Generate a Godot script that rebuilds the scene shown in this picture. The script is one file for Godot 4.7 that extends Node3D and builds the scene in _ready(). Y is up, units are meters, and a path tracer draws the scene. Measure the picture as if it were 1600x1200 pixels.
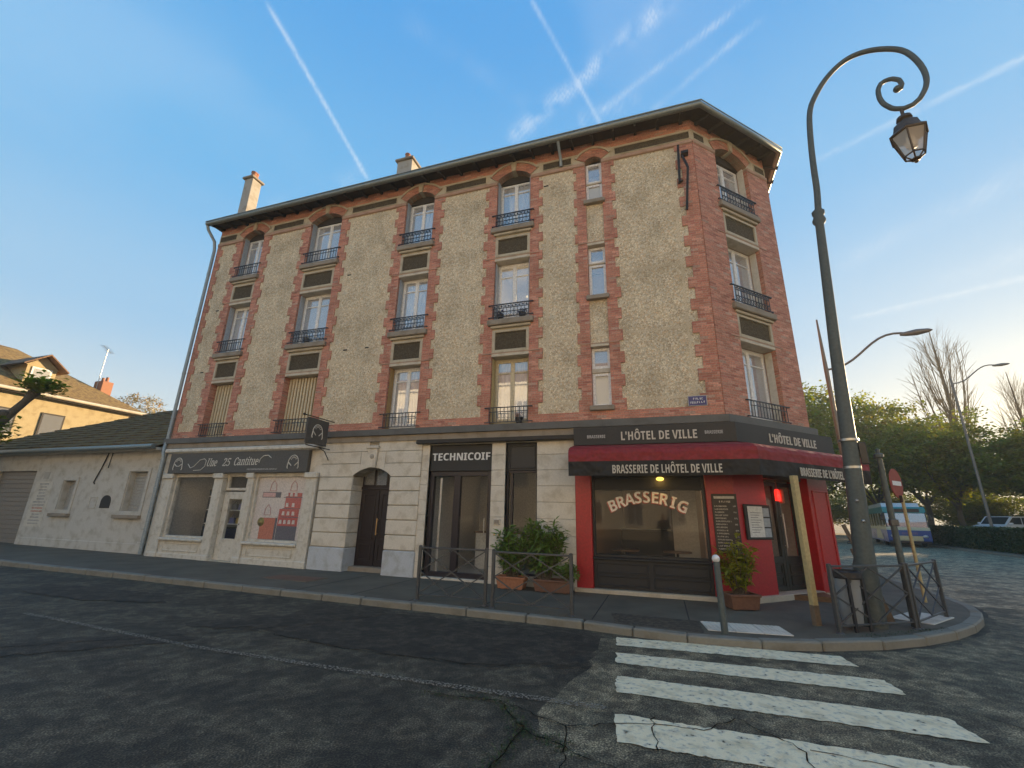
extends Node3D

# ---------------------------------------------------------------- helpers
class MB:
	var v := PackedVector3Array()
	var n := PackedVector3Array()
	var c := PackedColorArray()
	var uv := PackedVector2Array()
	var ix := PackedInt32Array()
	var xf := Transform3D()
	var col := Color(1, 1, 1)
	var use_col := false
	func tri_n(a: Vector3, b: Vector3, d: Vector3, na: Vector3, nb: Vector3, nd: Vector3) -> void:
		var k := v.size()
		v.append(xf * a); v.append(xf * b); v.append(xf * d)
		n.append((xf.basis * na).normalized()); n.append((xf.basis * nb).normalized()); n.append((xf.basis * nd).normalized())
		if use_col:
			c.append(col); c.append(col); c.append(col)
		ix.append(k); ix.append(k + 2); ix.append(k + 1)
	func tri(a: Vector3, b: Vector3, d: Vector3) -> void:
		var m := (b - a).cross(d - a)
		if m.length_squared() < 1e-14: return
		m = m.normalized()
		tri_n(a, b, d, m, m, m)
	func quad(a: Vector3, b: Vector3, d: Vector3, e: Vector3) -> void:
		var m := (d - a).cross(e - b)
		if m.length_squared() < 1e-16: return
		m = m.normalized()
		var k := v.size()
		for p in [a, b, d, e]:
			v.append(xf * p)
			n.append((xf.basis * m).normalized())
			if use_col: c.append(col)
		for i in [0, 2, 1, 0, 3, 2]: ix.append(k + i)
	func box(a: Vector3, b: Vector3) -> void:
		bev(a, b, 0.0)
	func bev(a0: Vector3, b0: Vector3, r: float) -> void:
		var a := Vector3(minf(a0.x, b0.x), minf(a0.y, b0.y), minf(a0.z, b0.z))
		var b := Vector3(maxf(a0.x, b0.x), maxf(a0.y, b0.y), maxf(a0.z, b0.z))
		r = minf(r, 0.45 * minf(b.x - a.x, minf(b.y - a.y, b.z - a.z)))
		var p := a + Vector3(r, r, r)
		var q := b - Vector3(r, r, r)
		quad(Vector3(p.x, p.y, b.z), Vector3(q.x, p.y, b.z), Vector3(q.x, q.y, b.z), Vector3(p.x, q.y, b.z))
		quad(Vector3(q.x, p.y, a.z), Vector3(p.x, p.y, a.z), Vector3(p.x, q.y, a.z), Vector3(q.x, q.y, a.z))
		quad(Vector3(b.x, p.y, q.z), Vector3(b.x, p.y, p.z), Vector3(b.x, q.y, p.z), Vector3(b.x, q.y, q.z))
		quad(Vector3(a.x, p.y, p.z), Vector3(a.x, p.y, q.z), Vector3(a.x, q.y, q.z), Vector3(a.x, q.y, p.z))
		quad(Vector3(p.x, b.y, q.z), Vector3(q.x, b.y, q.z), Vector3(q.x, b.y, p.z), Vector3(p.x, b.y, p.z))
		quad(Vector3(p.x, a.y, p.z), Vector3(q.x, a.y, p.z), Vector3(q.x, a.y, q.z), Vector3(p.x, a.y, q.z))
		if r <= 0.0: return
		for sx in [-1, 1]:
			for sy in [-1, 1]:
				_edge(Vector3(q.x if sx > 0 else p.x, q.y if sy > 0 else p.y, 0), Vector3(sx, 0, 0), Vector3(0, sy, 0), Vector3(0, 0, 1), p.z, q.z, r)
				_edge(Vector3(0, q.y if sx > 0 else p.y, q.z if sy > 0 else p.z), Vector3(0, sx, 0), Vector3(0, 0, sy), Vector3(1, 0, 0), p.x, q.x, r)
				_edge(Vector3(q.x if sx > 0 else p.x, 0, q.z if sy > 0 else p.z), Vector3(sx, 0, 0), Vector3(0, 0, sy), Vector3(0, 1, 0), p.y, q.y, r)
				for sz in [-1, 1]:
					var o := Vector3(q.x if sx > 0 else p.x, q.y if sy > 0 else p.y, q.z if sz > 0 else p.z)
					var t := [o + Vector3(sx * r, 0, 0), o + Vector3(0, sy * r, 0), o + Vector3(0, 0, sz * r)]
					if sx * sy * sz > 0: tri(t[0], t[1], t[2])
					else: tri(t[0], t[2], t[1])
	func _edge(o: Vector3, d1: Vector3, d2: Vector3, ax: Vector3, t0: float, t1: float, r: float) -> void:
		var a := o + d1 * r + ax * t0
		var b := o + d1 * r + ax * t1
		var e := o + d2 * r + ax * t1
		var f := o + d2 * r + ax * t0
		if (b - a).cross(e - a).dot(d1 + d2) > 0: quad(a, b, e, f)
		else: quad(f, e, b, a)
	func bar(a: Vector3, b: Vector3, w: float, h: float) -> void:  # square bar between two points
		var d := (b - a)
		var up := Vector3.UP if absf(d.normalized().y) < 0.95 else Vector3.BACK
		var x := d.cross(up).normalized()
		var y := x.cross(d).normalized()
		var old := xf
		xf = old * Transform3D(Basis(x, y, -d.normalized()), a)
		box(Vector3(-w / 2, -h / 2, -d.length()), Vector3(w / 2, h / 2, 0))
		xf = old
	func prism(poly: PackedVector2Array, z0: float, z1: float) -> void:
		var p := poly
		if Geometry2D.is_polygon_clockwise(p):
			p = p.duplicate(); p.reverse()
		var t := Geometry2D.triangulate_polygon(p)
		for i in range(0, t.size(), 3):
			var a := p[t[i]]; var b := p[t[i + 1]]; var d := p[t[i + 2]]
			if (b - a).cross(d - a) < 0:
				var e := b; b = d; d = e
			tri(Vector3(a.x, a.y, z1), Vector3(b.x, b.y, z1), Vector3(d.x, d.y, z1))
			tri(Vector3(a.x, a.y, z0), Vector3(d.x, d.y, z0), Vector3(b.x, b.y, z0))
		for i in p.size():
			var a := p[i]; var b := p[(i + 1) % p.size()]
			quad(Vector3(a.x, a.y, z0), Vector3(b.x, b.y, z0), Vector3(b.x, b.y, z1), Vector3(a.x, a.y, z1))
	func tube(pts: Array, rad, sides := 8, caps := true) -> void:
		var m := pts.size()
		var rings := []
		var norms := []
		var tp: Vector3 = (pts[1] - pts[0]).normalized()
		var u := tp.cross(Vector3.UP if absf(tp.y) < 0.9 else Vector3.RIGHT).normalized()
		for i in m:
			var t: Vector3 = (pts[mini(i + 1, m - 1)] - pts[maxi(i - 1, 0)]).normalized()
			u = (u - t * u.dot(t)).normalized()
			var w := t.cross(u)
			var r: float = rad[i] if rad is Array else rad
			var ring := []; var nn := []
			for k in sides:
				var an := TAU * k / sides
				var d := u * cos(an) + w * sin(an)
				ring.append(pts[i] + d * r); nn.append(d)
			rings.append(ring); norms.append(nn)
		for i in m - 1:
			for k in sides:
				var k2 := (k + 1) % sides
				tri_n(rings[i][k], rings[i][k2], rings[i + 1][k2], norms[i][k], norms[i][k2], norms[i + 1][k2])
				tri_n(rings[i][k], rings[i + 1][k2], rings[i + 1][k], norms[i][k], norms[i + 1][k2], norms[i + 1][k])
		if caps:
			for k in range(1, sides - 1):
				tri(rings[0][0], rings[0][k + 1], rings[0][k])
				tri(rings[m - 1][0], rings[m - 1][k], rings[m - 1][k + 1])
	func lathe(prof: Array, sides := 16, o := Vector3.ZERO) -> void:  # Vector2(radius, height), going up
		for i in prof.size() - 1:
			var p: Vector2 = prof[i]; var q: Vector2 = prof[i + 1]
			var d := q - p
			if d.length() < 1e-6: continue
			var nr := Vector2(d.y, -d.x).normalized()
			for k in sides:
				var a0 := TAU * k / sides; var a1 := TAU * (k + 1) / sides
				var e0 := Vector3(cos(a0), 0, -sin(a0)); var e1 := Vector3(cos(a1), 0, -sin(a1))
				var y0 := Vector3(0, p.y, 0) + o; var y1 := Vector3(0, q.y, 0) + o
				var n0 := e0 * nr.x + Vector3(0, nr.y, 0); var n1 := e1 * nr.x + Vector3(0, nr.y, 0)
				if p.x > 1e-6: tri_n(y0 + e0 * p.x, y0 + e1 * p.x, y1 + e1 * q.x, n0, n1, n1)
				if q.x > 1e-6: tri_n(y0 + e0 * p.x, y1 + e1 * q.x, y1 + e0 * q.x, n0, n1, n0)
	func ball(o: Vector3, r: Vector3, sides := 12, rows := 8) -> void:
		var old := xf
		xf = old * Transform3D(Basis().scaled(r), o)
		var prof := []
		for i in rows + 1:
			var t := -PI / 2 + PI * i / rows
			prof.append(Vector2(maxf(cos(t), 0.0) if i > 0 and i < rows else 0.0, sin(t)))
		for i in rows:
			for k in sides:
				var a0 := TAU * k / sides; var a1 := TAU * (k + 1) / sides
				var p: Vector2 = prof[i]; var q: Vector2 = prof[i + 1]
				var A := Vector3(cos(a0) * p.x, p.y, -sin(a0) * p.x); var B := Vector3(cos(a1) * p.x, p.y, -sin(a1) * p.x)
				var C := Vector3(cos(a1) * q.x, q.y, -sin(a1) * q.x); var D := Vector3(cos(a0) * q.x, q.y, -sin(a0) * q.x)
				if p.x > 0: tri_n(A, B, C, A, B, C)
				if q.x > 0: tri_n(A, C, D, A, C, D)
		xf = old
	func done() -> ArrayMesh:
		var arr := []
		arr.resize(Mesh.ARRAY_MAX)
		arr[Mesh.ARRAY_VERTEX] = v
		arr[Mesh.ARRAY_NORMAL] = n
		if use_col: arr[Mesh.ARRAY_COLOR] = c
		if uv.size() == v.size() and uv.size() > 0: arr[Mesh.ARRAY_TEX_UV] = uv
		arr[Mesh.ARRAY_INDEX] = ix
		var am := ArrayMesh.new()
		am.add_surface_from_arrays(Mesh.PRIMITIVE_TRIANGLES, arr)
		return am

var M := {}
var used := {}
var rng := RandomNumberGenerator.new()
const SQ := 0.70710678
var CH := Transform3D(Basis(Vector3(SQ, 0, -SQ), Vector3.UP, Vector3(SQ, 0, SQ)), Vector3(1.5, 0, 0))
var MAIN := Transform3D()

func V(x: float, y: float, z: float) -> Vector3: return Vector3(x, y, z)

func numbered(called: String) -> String:
	used[called] = used.get(called, -1) + 1
	return called if used[called] == 0 else "%s_%03d" % [called, used[called]]

func put(mb: MB, called: String, mat: String, parent: Node3D, xf := Transform3D()) -> MeshInstance3D:
	var o := MeshInstance3D.new()
	o.mesh = mb.done()
	return _place(o, called, mat, parent, xf)

func put_mesh(me: Mesh, called: String, mat: String, parent: Node3D, xf := Transform3D()) -> MeshInstance3D:
	var o := MeshInstance3D.new()
	o.mesh = me
	return _place(o, called, mat, parent, xf)

func _place(o: MeshInstance3D, called: String, mat: String, parent: Node3D, xf: Transform3D) -> MeshInstance3D:
	o.name = numbered(called) if parent == self else called
	o.material_override = M[mat]
	parent.add_child(o, true)
	o.transform = xf
	o.cast_shadow = GeometryInstance3D.SHADOW_CASTING_SETTING_ON
	return o

func one(a: Vector3, b: Vector3, called: String, mat: String, parent: Node3D, bev := 0.006, xf := Transform3D()) -> MeshInstance3D:
	var m := MB.new()
	m.bev(a, b, bev)
	return put(m, called, mat, parent, xf)

func tag(o: Node, label: String, category := "", group := "", kind := "") -> Node:
	if label: o.set_meta("label", label)
	if category: o.set_meta("category", category)
	if group: o.set_meta("group", group)
	if kind: o.set_meta("kind", kind)
	return o

func thing(called: String, label: String, category: String, at := Vector3.ZERO, turn := 0.0, group := "") -> Node3D:
	var o := Node3D.new()
	o.name = numbered(called)
	add_child(o)
	o.position = at
	o.rotation.y = turn
	tag(o, label, category, group)
	return o

func structure(mb: MB, called: String, mat: String) -> MeshInstance3D:
	var o := put(mb, called, mat, self)
	o.set_meta("kind", "structure")
	return o

func text(s: String, h: float, depth: float, mat: String, parent: Node3D, xf: Transform3D, called := "lettering", bold := true, width := 0.0, serif := false) -> MeshInstance3D:
	var f := SystemFont.new()
	f.font_names = PackedStringArray(["Droid Serif" if serif else "Droid Sans"])
	f.font_weight = 700 if bold else 400
	var t := TextMesh.new()
	t.font = f
	t.text = s
	t.font_size = 64
	t.pixel_size = 0.01
	t.depth = 0.05
	t.curve_step = 1.2
	var bb := t.get_aabb()
	var cap := 0.457  # capital height of the font at this size
	var k := h / cap
	var kx := k if width <= 0.0 else width / maxf(bb.size.x, 0.01)
	var o := MeshInstance3D.new()
	o.mesh = t
	# centre the text on its own origin
	var c := bb.position + bb.size / 2
	_place(o, called, mat, parent, xf * Transform3D(Basis().scaled(Vector3(kx, k, depth / 0.05)), Vector3(-c.x * kx, -c.y * k, 0)))
	return o

func g(x: float) -> float:  # the street rises slightly away from the corner
	return 0.008 * clampf(-x - 2.0, 0.0, 40.0)

# ---------------------------------------------------------------- materials
func lin(r: float, gg: float, b: float, a := 1.0) -> Color:
	var q := Color(r, gg, b).linear_to_srgb()
	q.a = a
	return q

func mat(called: String, r: float, gg: float, b: float, rough := 0.8, metal := 0.0) -> StandardMaterial3D:
	var m := StandardMaterial3D.new()
	m.resource_name = called
	m.albedo_color = lin(r, gg, b)
	m.roughness = rough
	m.metallic = metal
	M[called] = m
	return m

func noise_tex(seed_: int, freq: float, stops: Array, size := 512, oct := 4, type := FastNoiseLite.TYPE_SIMPLEX_SMOOTH) -> NoiseTexture2D:
	var fn := FastNoiseLite.new()
	fn.seed = seed_
	fn.noise_type = type
	fn.frequency = freq
	fn.fractal_octaves = oct
	if type == FastNoiseLite.TYPE_CELLULAR:
		fn.fractal_type = FastNoiseLite.FRACTAL_NONE
	var t := NoiseTexture2D.new()
	t.width = size
	t.height = size
	t.seamless = true
	t.noise = fn
	if stops.size() > 0:
		var gr := Gradient.new()
		var off := PackedFloat32Array(); var cs := PackedColorArray()
		for s in stops:
			off.append(s[0])
			cs.append(lin(s[1], s[2], s[3], s[4] if s.size() > 4 else 1.0))
		gr.offsets = off
		gr.colors = cs
		t.color_ramp = gr
	return t

func grey_stops(lo: float, hi: float) -> Array: return [[0.0, lo, lo, lo], [1.0, hi, hi, hi]]

func tri_map(m: StandardMaterial3D, per_m: float, world := true) -> void:
	m.uv1_triplanar = true
	m.uv1_world_triplanar = world
	m.uv1_scale = Vector3.ONE * per_m
	m.uv1_triplanar_sharpness = 4.0

func textured(called: String, col: Array, rough: float, tex: Texture2D, per_m: float, bump: Texture2D = null, bump_cm := 1.0, world := true) -> StandardMaterial3D:
	var m := mat(called, col[0], col[1], col[2], rough)
	m.albedo_texture = tex
	tri_map(m, per_m, world)
	if bump:
		m.heightmap_enabled = true
		m.heightmap_texture = bump
		m.heightmap_scale = bump_cm
	return m

func stains(m: StandardMaterial3D, tex: Texture2D, per_m: float) -> void:  # a second, coarser pattern multiplied over the first
	m.detail_enabled = true
	m.detail_albedo = tex
	m.detail_blend_mode = BaseMaterial3D.BLEND_MODE_MUL
	m.detail_uv_layer = BaseMaterial3D.DETAIL_UV_2
	m.uv2_triplanar = true
	m.uv2_world_triplanar = true
	m.uv2_scale = Vector3.ONE * per_m

func glass(called: String, r: float, gg: float, b: float, alpha: float, mirror: float) -> void:
	var m := mat(called, r, gg, b, 0.02, mirror)
	m.transparency = BaseMaterial3D.TRANSPARENCY_ALPHA
	m.albedo_color.a = alpha
	m.metallic_specular = 0.5

func glow(called: String, r: float, gg: float, b: float, e: float) -> void:
	var m := mat(called, r * 0.5, gg * 0.5, b * 0.5, 0.4)
	m.emission_enabled = true
	m.emission = lin(r, gg, b)
	m.emission_energy_multiplier = e

func brick_images() -> Array:
	# 2 m x 1.92 m of running bond: 9 bricks of 0.222 m, 32 courses of 0.06 m
	var w := 720; var h := 704
	var a := Image.create(w, h, false, Image.FORMAT_RGB8)
	var hm := Image.create(w, h, false, Image.FORMAT_L8)
	var fn := FastNoiseLite.new(); fn.seed = 5; fn.frequency = 0.05; fn.fractal_octaves = 3
	var ni := fn.get_seamless_image(w, h)
	var r := RandomNumberGenerator.new(); r.seed = 11
	var bw := 80; var bh := 22
	var tones := []
	for j in 32:
		var row := []
		for i in 9:
			var t := r.randf()
			var k := r.randf_range(0.78, 1.15)
			var base := Color(0.50, 0.205, 0.135)
			if t < 0.16: base = Color(0.42, 0.15, 0.105)
			elif t < 0.3: base = Color(0.56, 0.27, 0.19)
			elif t < 0.34: base = Color(0.44, 0.28, 0.21)
			row.append(base * k)
		tones.append(row)
	for y in h:
		var j := y / bh
		var sh := (bw / 2) if j % 2 == 1 else 0
		for x in w:
			var xx := (x + sh) % w
			var i := xx / bw
			var lx := xx % bw; var ly := y % bh
			var nz := ni.get_pixel(x, y).r
			var mortar := lx < 3 or ly < 3
			var c: Color
			if mortar:
				c = Color(0.40, 0.29, 0.22) * (0.75 + 0.5 * nz)
			else:
				c = tones[j][i] * (0.72 + 0.56 * nz)
			a.set_pixel(x, y, Color(c.r, c.g, c.b).linear_to_srgb())
			var hv := 0.25 if mortar else 0.75 + 0.25 * nz
			hm.set_pixel(x, y, Color(hv, hv, hv))
	return [ImageTexture.create_from_image(a), ImageTexture.create_from_image(hm)]

func asphalt_images() -> Array:
	# 2.7 m of worn asphalt: aggregate, ragged pale scabs, dark bitumen
	var w := 1024
	var ims := []
	for q in [[61, 0.13, 3, FastNoiseLite.TYPE_SIMPLEX_SMOOTH], [62, 0.012, 7, FastNoiseLite.TYPE_SIMPLEX_SMOOTH], [65, 0.09, 4, FastNoiseLite.TYPE_SIMPLEX_SMOOTH]]:
		var fn := FastNoiseLite.new()
		fn.seed = q[0]; fn.frequency = q[1]; fn.fractal_octaves = q[2]; fn.noise_type = q[3]
		ims.append(fn.get_seamless_image(w, w))
	var a := Image.create(w, w, false, Image.FORMAT_RGB8)
	var hm := Image.create(w, w, false, Image.FORMAT_L8)
	for y in w:
		for x in w:
			var fine: float = ims[0].get_pixel(x, y).r
			var big: float = ims[1].get_pixel(x, y).r
			var mid: float = ims[2].get_pixel(x, y).r
			var scab := smoothstep(0.56, 0.61, big + 0.16 * (mid - 0.5))
			var hole := smoothstep(0.40, 0.34, big + 0.2 * (mid - 0.5))
			var v := lerpf(0.030, 0.062, mid) + 0.085 * smoothstep(0.56, 0.74, fine) - 0.025 * smoothstep(0.46, 0.28, fine)
			v = lerpf(v, v * 1.42 + 0.006, scab)
			v = lerpf(v, v * 0.7, hole)
			a.set_pixel(x, y, Color(v, v, v * 0.98).linear_to_srgb())
			var hv := clampf(0.35 + 0.35 * fine + 0.12 * scab - 0.1 * hole, 0.0, 1.0)
			hm.set_pixel(x, y, Color(hv, hv, hv))
	return [ImageTexture.create_from_image(a), ImageTexture.create_from_image(hm)]

func rubble_images() -> Array:
	# irregular millstone rubble, 2.4 m across
	var w := 1024
	var cell := FastNoiseLite.new()
	cell.noise_type = FastNoiseLite.TYPE_CELLULAR
	cell.seed = 3
	cell.frequency = 0.042
	cell.fractal_type = FastNoiseLite.FRACTAL_NONE
	cell.cellular_jitter = 1.0
	cell.cellular_return_type = FastNoiseLite.RETURN_CELL_VALUE
	var iv := cell.get_seamless_image(w, w, false, false, 0.06, false)
	cell.cellular_return_type = FastNoiseLite.RETURN_DISTANCE2_SUB
	var idd := cell.get_seamless_image(w, w, false, false, 0.06, false)
	var fn := FastNoiseLite.new(); fn.seed = 8; fn.frequency = 0.06; fn.fractal_octaves = 4
	var fi := fn.get_seamless_image(w, w, false, false, 0.06, true)
	var a := Image.create(w, w, false, Image.FORMAT_RGB8)
	var hm := Image.create(w, w, false, Image.FORMAT_L8)
	var pal := [Color(0.70, 0.58, 0.39), Color(0.60, 0.48, 0.31), Color(0.78, 0.68, 0.49), Color(0.52, 0.44, 0.31), Color(0.68, 0.50, 0.31), Color(0.64, 0.58, 0.45), Color(0.82, 0.72, 0.53), Color(0.48, 0.37, 0.24)]
	var lo := 1.0; var hi := 0.0
	for k in 4000:
		var q := idd.get_pixel((k * 37) % w, (k * 91) % w).r
		lo = minf(lo, q); hi = maxf(hi, q)
	var vl := 1.0; var vh := 0.0
	for k in 4000:
		var q := iv.get_pixel((k * 37) % w, (k * 91) % w).r
		vl = minf(vl, q); vh = maxf(vh, q)
	for y in w:
		for x in w:
			var cv := (iv.get_pixel(x, y).r - vl) / maxf(vh - vl, 0.01)
			var d := (idd.get_pixel(x, y).r - lo) / maxf(hi - lo, 0.01)
			var nz := fi.get_pixel(x, y).r
			var e := smoothstep(0.03, 0.2, d)
			var c: Color = pal[int(cv * 53.7) % pal.size()]
			c = c * (0.68 + 0.62 * nz)
			var pit := smoothstep(0.3, 0.22, nz)
			c = c.lerp(Color(0.22, 0.165, 0.10), pit * 0.75)
			c = Color(0.62, 0.52, 0.37).lerp(c, e)
			a.set_pixel(x, y, Color(c.r, c.g, c.b).linear_to_srgb())
			var hv := clampf(0.35 + 0.4 * e + 0.35 * (nz - 0.5) - 0.5 * pit, 0.0, 1.0)
			hm.set_pixel(x, y, Color(hv, hv, hv))
	return [ImageTexture.create_from_image(a), ImageTexture.create_from_image(hm)]

func materials() -> void:
	var br := brick_images()
	var m := textured("brick", [1, 1, 1], 0.85, br[0], 0.5, br[1], 0.6, false)
	m.uv1_scale = Vector3(0.5, 1.0 / 1.92, 0.5)
	var blotch := noise_tex(21, 0.012, [[0.0, 0.72, 0.7, 0.67], [0.35, 0.9, 0.89, 0.88], [0.6, 1, 1, 1], [1.0, 1, 0.98, 0.95]], 512, 5)
	stains(m, blotch, 0.17)
	var rb := rubble_images()
	m = textured("rubble", [1, 1, 1], 0.9, rb[0], 1.0 / 1.75, rb[1], 1.1, false)
	stains(m, blotch, 0.13)
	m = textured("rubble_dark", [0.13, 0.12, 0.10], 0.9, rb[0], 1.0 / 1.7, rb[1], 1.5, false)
	var grain := noise_tex(2, 0.05, grey_stops(0.84, 1.0), 512, 5)
	var grit := noise_tex(4, 0.22, grey_stops(0.0, 1.0), 512, 3)
	var dirt := noise_tex(31, 0.014, [[0.0, 0.72, 0.69, 0.63], [0.3, 0.87, 0.85, 0.82], [0.48, 0.97, 0.965, 0.955], [1.0, 1, 1, 1]], 512, 5)
	var streak := noise_tex(33, 0.03, [[0.0, 0.66, 0.62, 0.55], [0.4, 0.93, 0.92, 0.9], [1.0, 1, 1, 1]], 512, 5)
	for q in [["ashlar", [0.68, 0.62, 0.52], 0.8], ["ashlar_joint", [0.42, 0.38, 0.31], 0.9], ["cream_paint", [0.66, 0.62, 0.54], 0.5], ["cream_band", [0.52, 0.45, 0.33], 0.8], ["pink_band", [0.46, 0.30, 0.22], 0.8],
			["sill_stone", [0.30, 0.255, 0.20], 0.85], ["pale_stone", [0.60, 0.54, 0.44], 0.8], ["blue_grey", [0.50, 0.53, 0.56], 0.7], ["plinth_stone", [0.50, 0.44, 0.34], 0.8], ["render_white", [0.56, 0.53, 0.47], 0.85],
			["render_yellow", [0.43, 0.35, 0.20], 0.85], ["render_grey", [0.40, 0.37, 0.32], 0.9], ["kerb_stone", [0.21, 0.20, 0.165], 0.85], ["concrete", [0.44, 0.41, 0.36], 0.9], ["white_slab", [0.62, 0.58, 0.50], 0.8], ["opposite_wall", [0.80, 0.76, 0.68], 0.85], ["lead", [0.105, 0.105, 0.10], 0.6]]:
		m = textured(q[0], q[1], q[2], grain, 0.6, grit, 0.25)
		stains(m, dirt if q[0] != "cream_paint" else streak, 0.31)
	# metals and paints
	var scuff := noise_tex(41, 0.03, grey_stops(0.7, 1.1), 512, 5)
	for q in [["zinc", [0.24, 0.27, 0.26], 0.45, 0.5], ["pipe_grey", [0.30, 0.35, 0.37], 0.5, 0.2], ["railing_paint", [0.032, 0.04, 0.055], 0.45, 0.3], ["barrier_paint", [0.075, 0.08, 0.085], 0.42, 0.3], ["post_green", [0.072, 0.09, 0.088], 0.6, 0.0], ["black_iron", [0.012, 0.012, 0.014], 0.5, 0.3],
			["red_paint", [0.40, 0.010, 0.018], 0.4, 0.0], ["black_wood", [0.008, 0.011, 0.018], 0.5, 0.0], ["green_black", [0.006, 0.011, 0.010], 0.45, 0.0], ["door_brown", [0.018, 0.010, 0.013], 0.4, 0.0], ["frame_purple", [0.016, 0.013, 0.022], 0.35, 0.2],
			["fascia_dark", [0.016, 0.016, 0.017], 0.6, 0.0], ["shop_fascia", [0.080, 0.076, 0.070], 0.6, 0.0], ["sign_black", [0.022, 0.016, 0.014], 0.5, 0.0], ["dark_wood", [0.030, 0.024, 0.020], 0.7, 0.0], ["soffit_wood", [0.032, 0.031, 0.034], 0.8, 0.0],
			["white_frame", [0.82, 0.81, 0.79], 0.4, 0.0], ["shutter_grey", [0.36, 0.40, 0.44], 0.5, 0.0], ["slat_cream", [0.62, 0.53, 0.36], 0.6, 0.0], ["slat_ochre", [0.36, 0.23, 0.09], 0.6, 0.0], ["roller_grey", [0.40, 0.38, 0.34], 0.5, 0.1], ["roller_brown", [0.25, 0.22, 0.19], 0.5, 0.2], ["steel", [0.45, 0.45, 0.44], 0.3, 0.8], ["brass", [0.55, 0.36, 0.18], 0.3, 0.8],
			["lantern_brown", [0.075, 0.052, 0.035], 0.5, 0.3], ["lamp_grey", [0.20, 0.19, 0.17], 0.5, 0.4], ["sign_blue", [0.018, 0.022, 0.16], 0.35, 0.0], ["sign_red", [0.30, 0.06, 0.04], 0.8, 0.0], ["sign_white", [0.75, 0.74, 0.72], 0.4, 0.0], ["tyre", [0.012, 0.012, 0.012], 0.8, 0.0], ["car_white", [0.72, 0.74, 0.75], 0.25, 0.0], ["bus_blue", [0.018, 0.08, 0.30], 0.3, 0.0], ["bus_cream", [0.55, 0.50, 0.30], 0.35, 0.0], ["bus_teal", [0.04, 0.26, 0.25], 0.35, 0.0], ["bus_white", [0.62, 0.66, 0.66], 0.4, 0.0], ["bike_blue", [0.10, 0.11, 0.28], 0.35, 0.2],
			["off_white_letter", [0.55, 0.50, 0.42], 0.5, 0.0], ["pale_letter", [0.70, 0.66, 0.58], 0.5, 0.0], ["white_letter", [0.8, 0.8, 0.78], 0.5, 0.0], ["window_letter", [0.80, 0.75, 0.70], 0.5, 0.0], ["grey_letter", [0.45, 0.44, 0.42], 0.5, 0.0], ["paper", [0.72, 0.72, 0.68], 0.7, 0.0], ["print_grey", [0.30, 0.30, 0.30], 0.7, 0.0],
			["poster_paper", [0.66, 0.58, 0.53], 0.6, 0.0], ["poster_red", [0.50, 0.10, 0.08], 0.6, 0.0], ["poster_orange", [0.52, 0.17, 0.10], 0.6, 0.0], ["poster_grey", [0.12, 0.11, 0.13], 0.6, 0.0], ["poster_pink", [0.62, 0.36, 0.33], 0.6, 0.0], ["poster_yellow", [0.5, 0.36, 0.08], 0.6, 0.0],
			["clay", [0.36, 0.15, 0.075], 0.75, 0.0], ["clay_pot_dark", [0.16, 0.075, 0.045], 0.75, 0.0], ["soil", [0.03, 0.02, 0.014], 0.95, 0.0], ["yellow_timber", [0.46, 0.36, 0.17], 0.7, 0.0], ["old_timber", [0.16, 0.115, 0.075], 0.85, 0.0], ["bulb_white", [0.75, 0.72, 0.66], 0.4, 0.0],
			["cloth_black", [0.012, 0.012, 0.014], 0.9, 0.0], ["dim_room_brown", [0.30, 0.17, 0.10], 0.6, 0.0], ["room_mid", [0.55, 0.52, 0.47], 0.9, 0.0], ["wood_mid", [0.14, 0.07, 0.03], 0.5, 0.0], ["skin", [0.45, 0.26, 0.18], 0.6, 0.0], ["shelf_dark", [0.05, 0.05, 0.055], 0.6, 0.0], ["pot_violet", [0.05, 0.03, 0.12], 0.6, 0.0], ["dark_plastic", [0.015, 0.015, 0.02], 0.4, 0.0]]:
		m = textured(q[0], q[1], q[2], scuff, 0.9)
		m.metallic = q[3]
	for k in ["red_paint", "black_wood", "green_black", "door_brown"]:
		var mm: StandardMaterial3D = M[k]
		mm.roughness_texture = noise_tex(55, 0.02, grey_stops(0.6, 1.4), 512, 4)
		mm.roughness_texture_channel = BaseMaterial3D.TEXTURE_CHANNEL_RED
	# fabrics
	var fold := noise_tex(57, 0.008, [], 512, 3)
	m = textured("awning_red", [0.26, 0.011, 0.017], 0.7, scuff, 0.5, fold, 6.0)
	stains(m, streak, 0.7)
	textured("awning_black", [0.012, 0.011, 0.011], 0.75, scuff, 0.5, fold, 5.0)
	m = textured("curtain", [0.66, 0.66, 0.64], 0.9, grain, 1.2)
	m.backlight_enabled = true
	m.backlight = Color(0.35, 0.35, 0.35)
	m = mat("bag_clear", 0.22, 0.23, 0.23, 0.4)
	m.backlight_enabled = true
	m.backlight = Color(0.6, 0.6, 0.6)
	# ground
	var road_tex := asphalt_images()
	var asp: Texture2D = road_tex[0]
	var asp_h: Texture2D = road_tex[1]
	var worn := noise_tex(63, 0.009, [[0.0, 0.34, 0.36, 0.355], [0.38, 0.40, 0.415, 0.405], [0.47, 0.52, 0.525, 0.51], [0.53, 0.56, 0.56, 0.54], [0.555, 0.88, 0.87, 0.83], [0.62, 0.74, 0.74, 0.71], [0.67, 1.0, 0.98, 0.93], [0.75, 0.66, 0.65, 0.61], [1.0, 1.0, 0.97, 0.92]], 1024, 7)
	var walk := noise_tex(66, 0.16, [[0.0, 0.028, 0.028, 0.028], [0.5, 0.055, 0.055, 0.054], [1.0, 0.10, 0.10, 0.098]], 1024, 3)
	m = textured("asphalt", [1.22, 1.03, 0.70], 0.85, asp, 0.36, asp_h, 1.6)
	stains(m, worn, 0.10)
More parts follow.
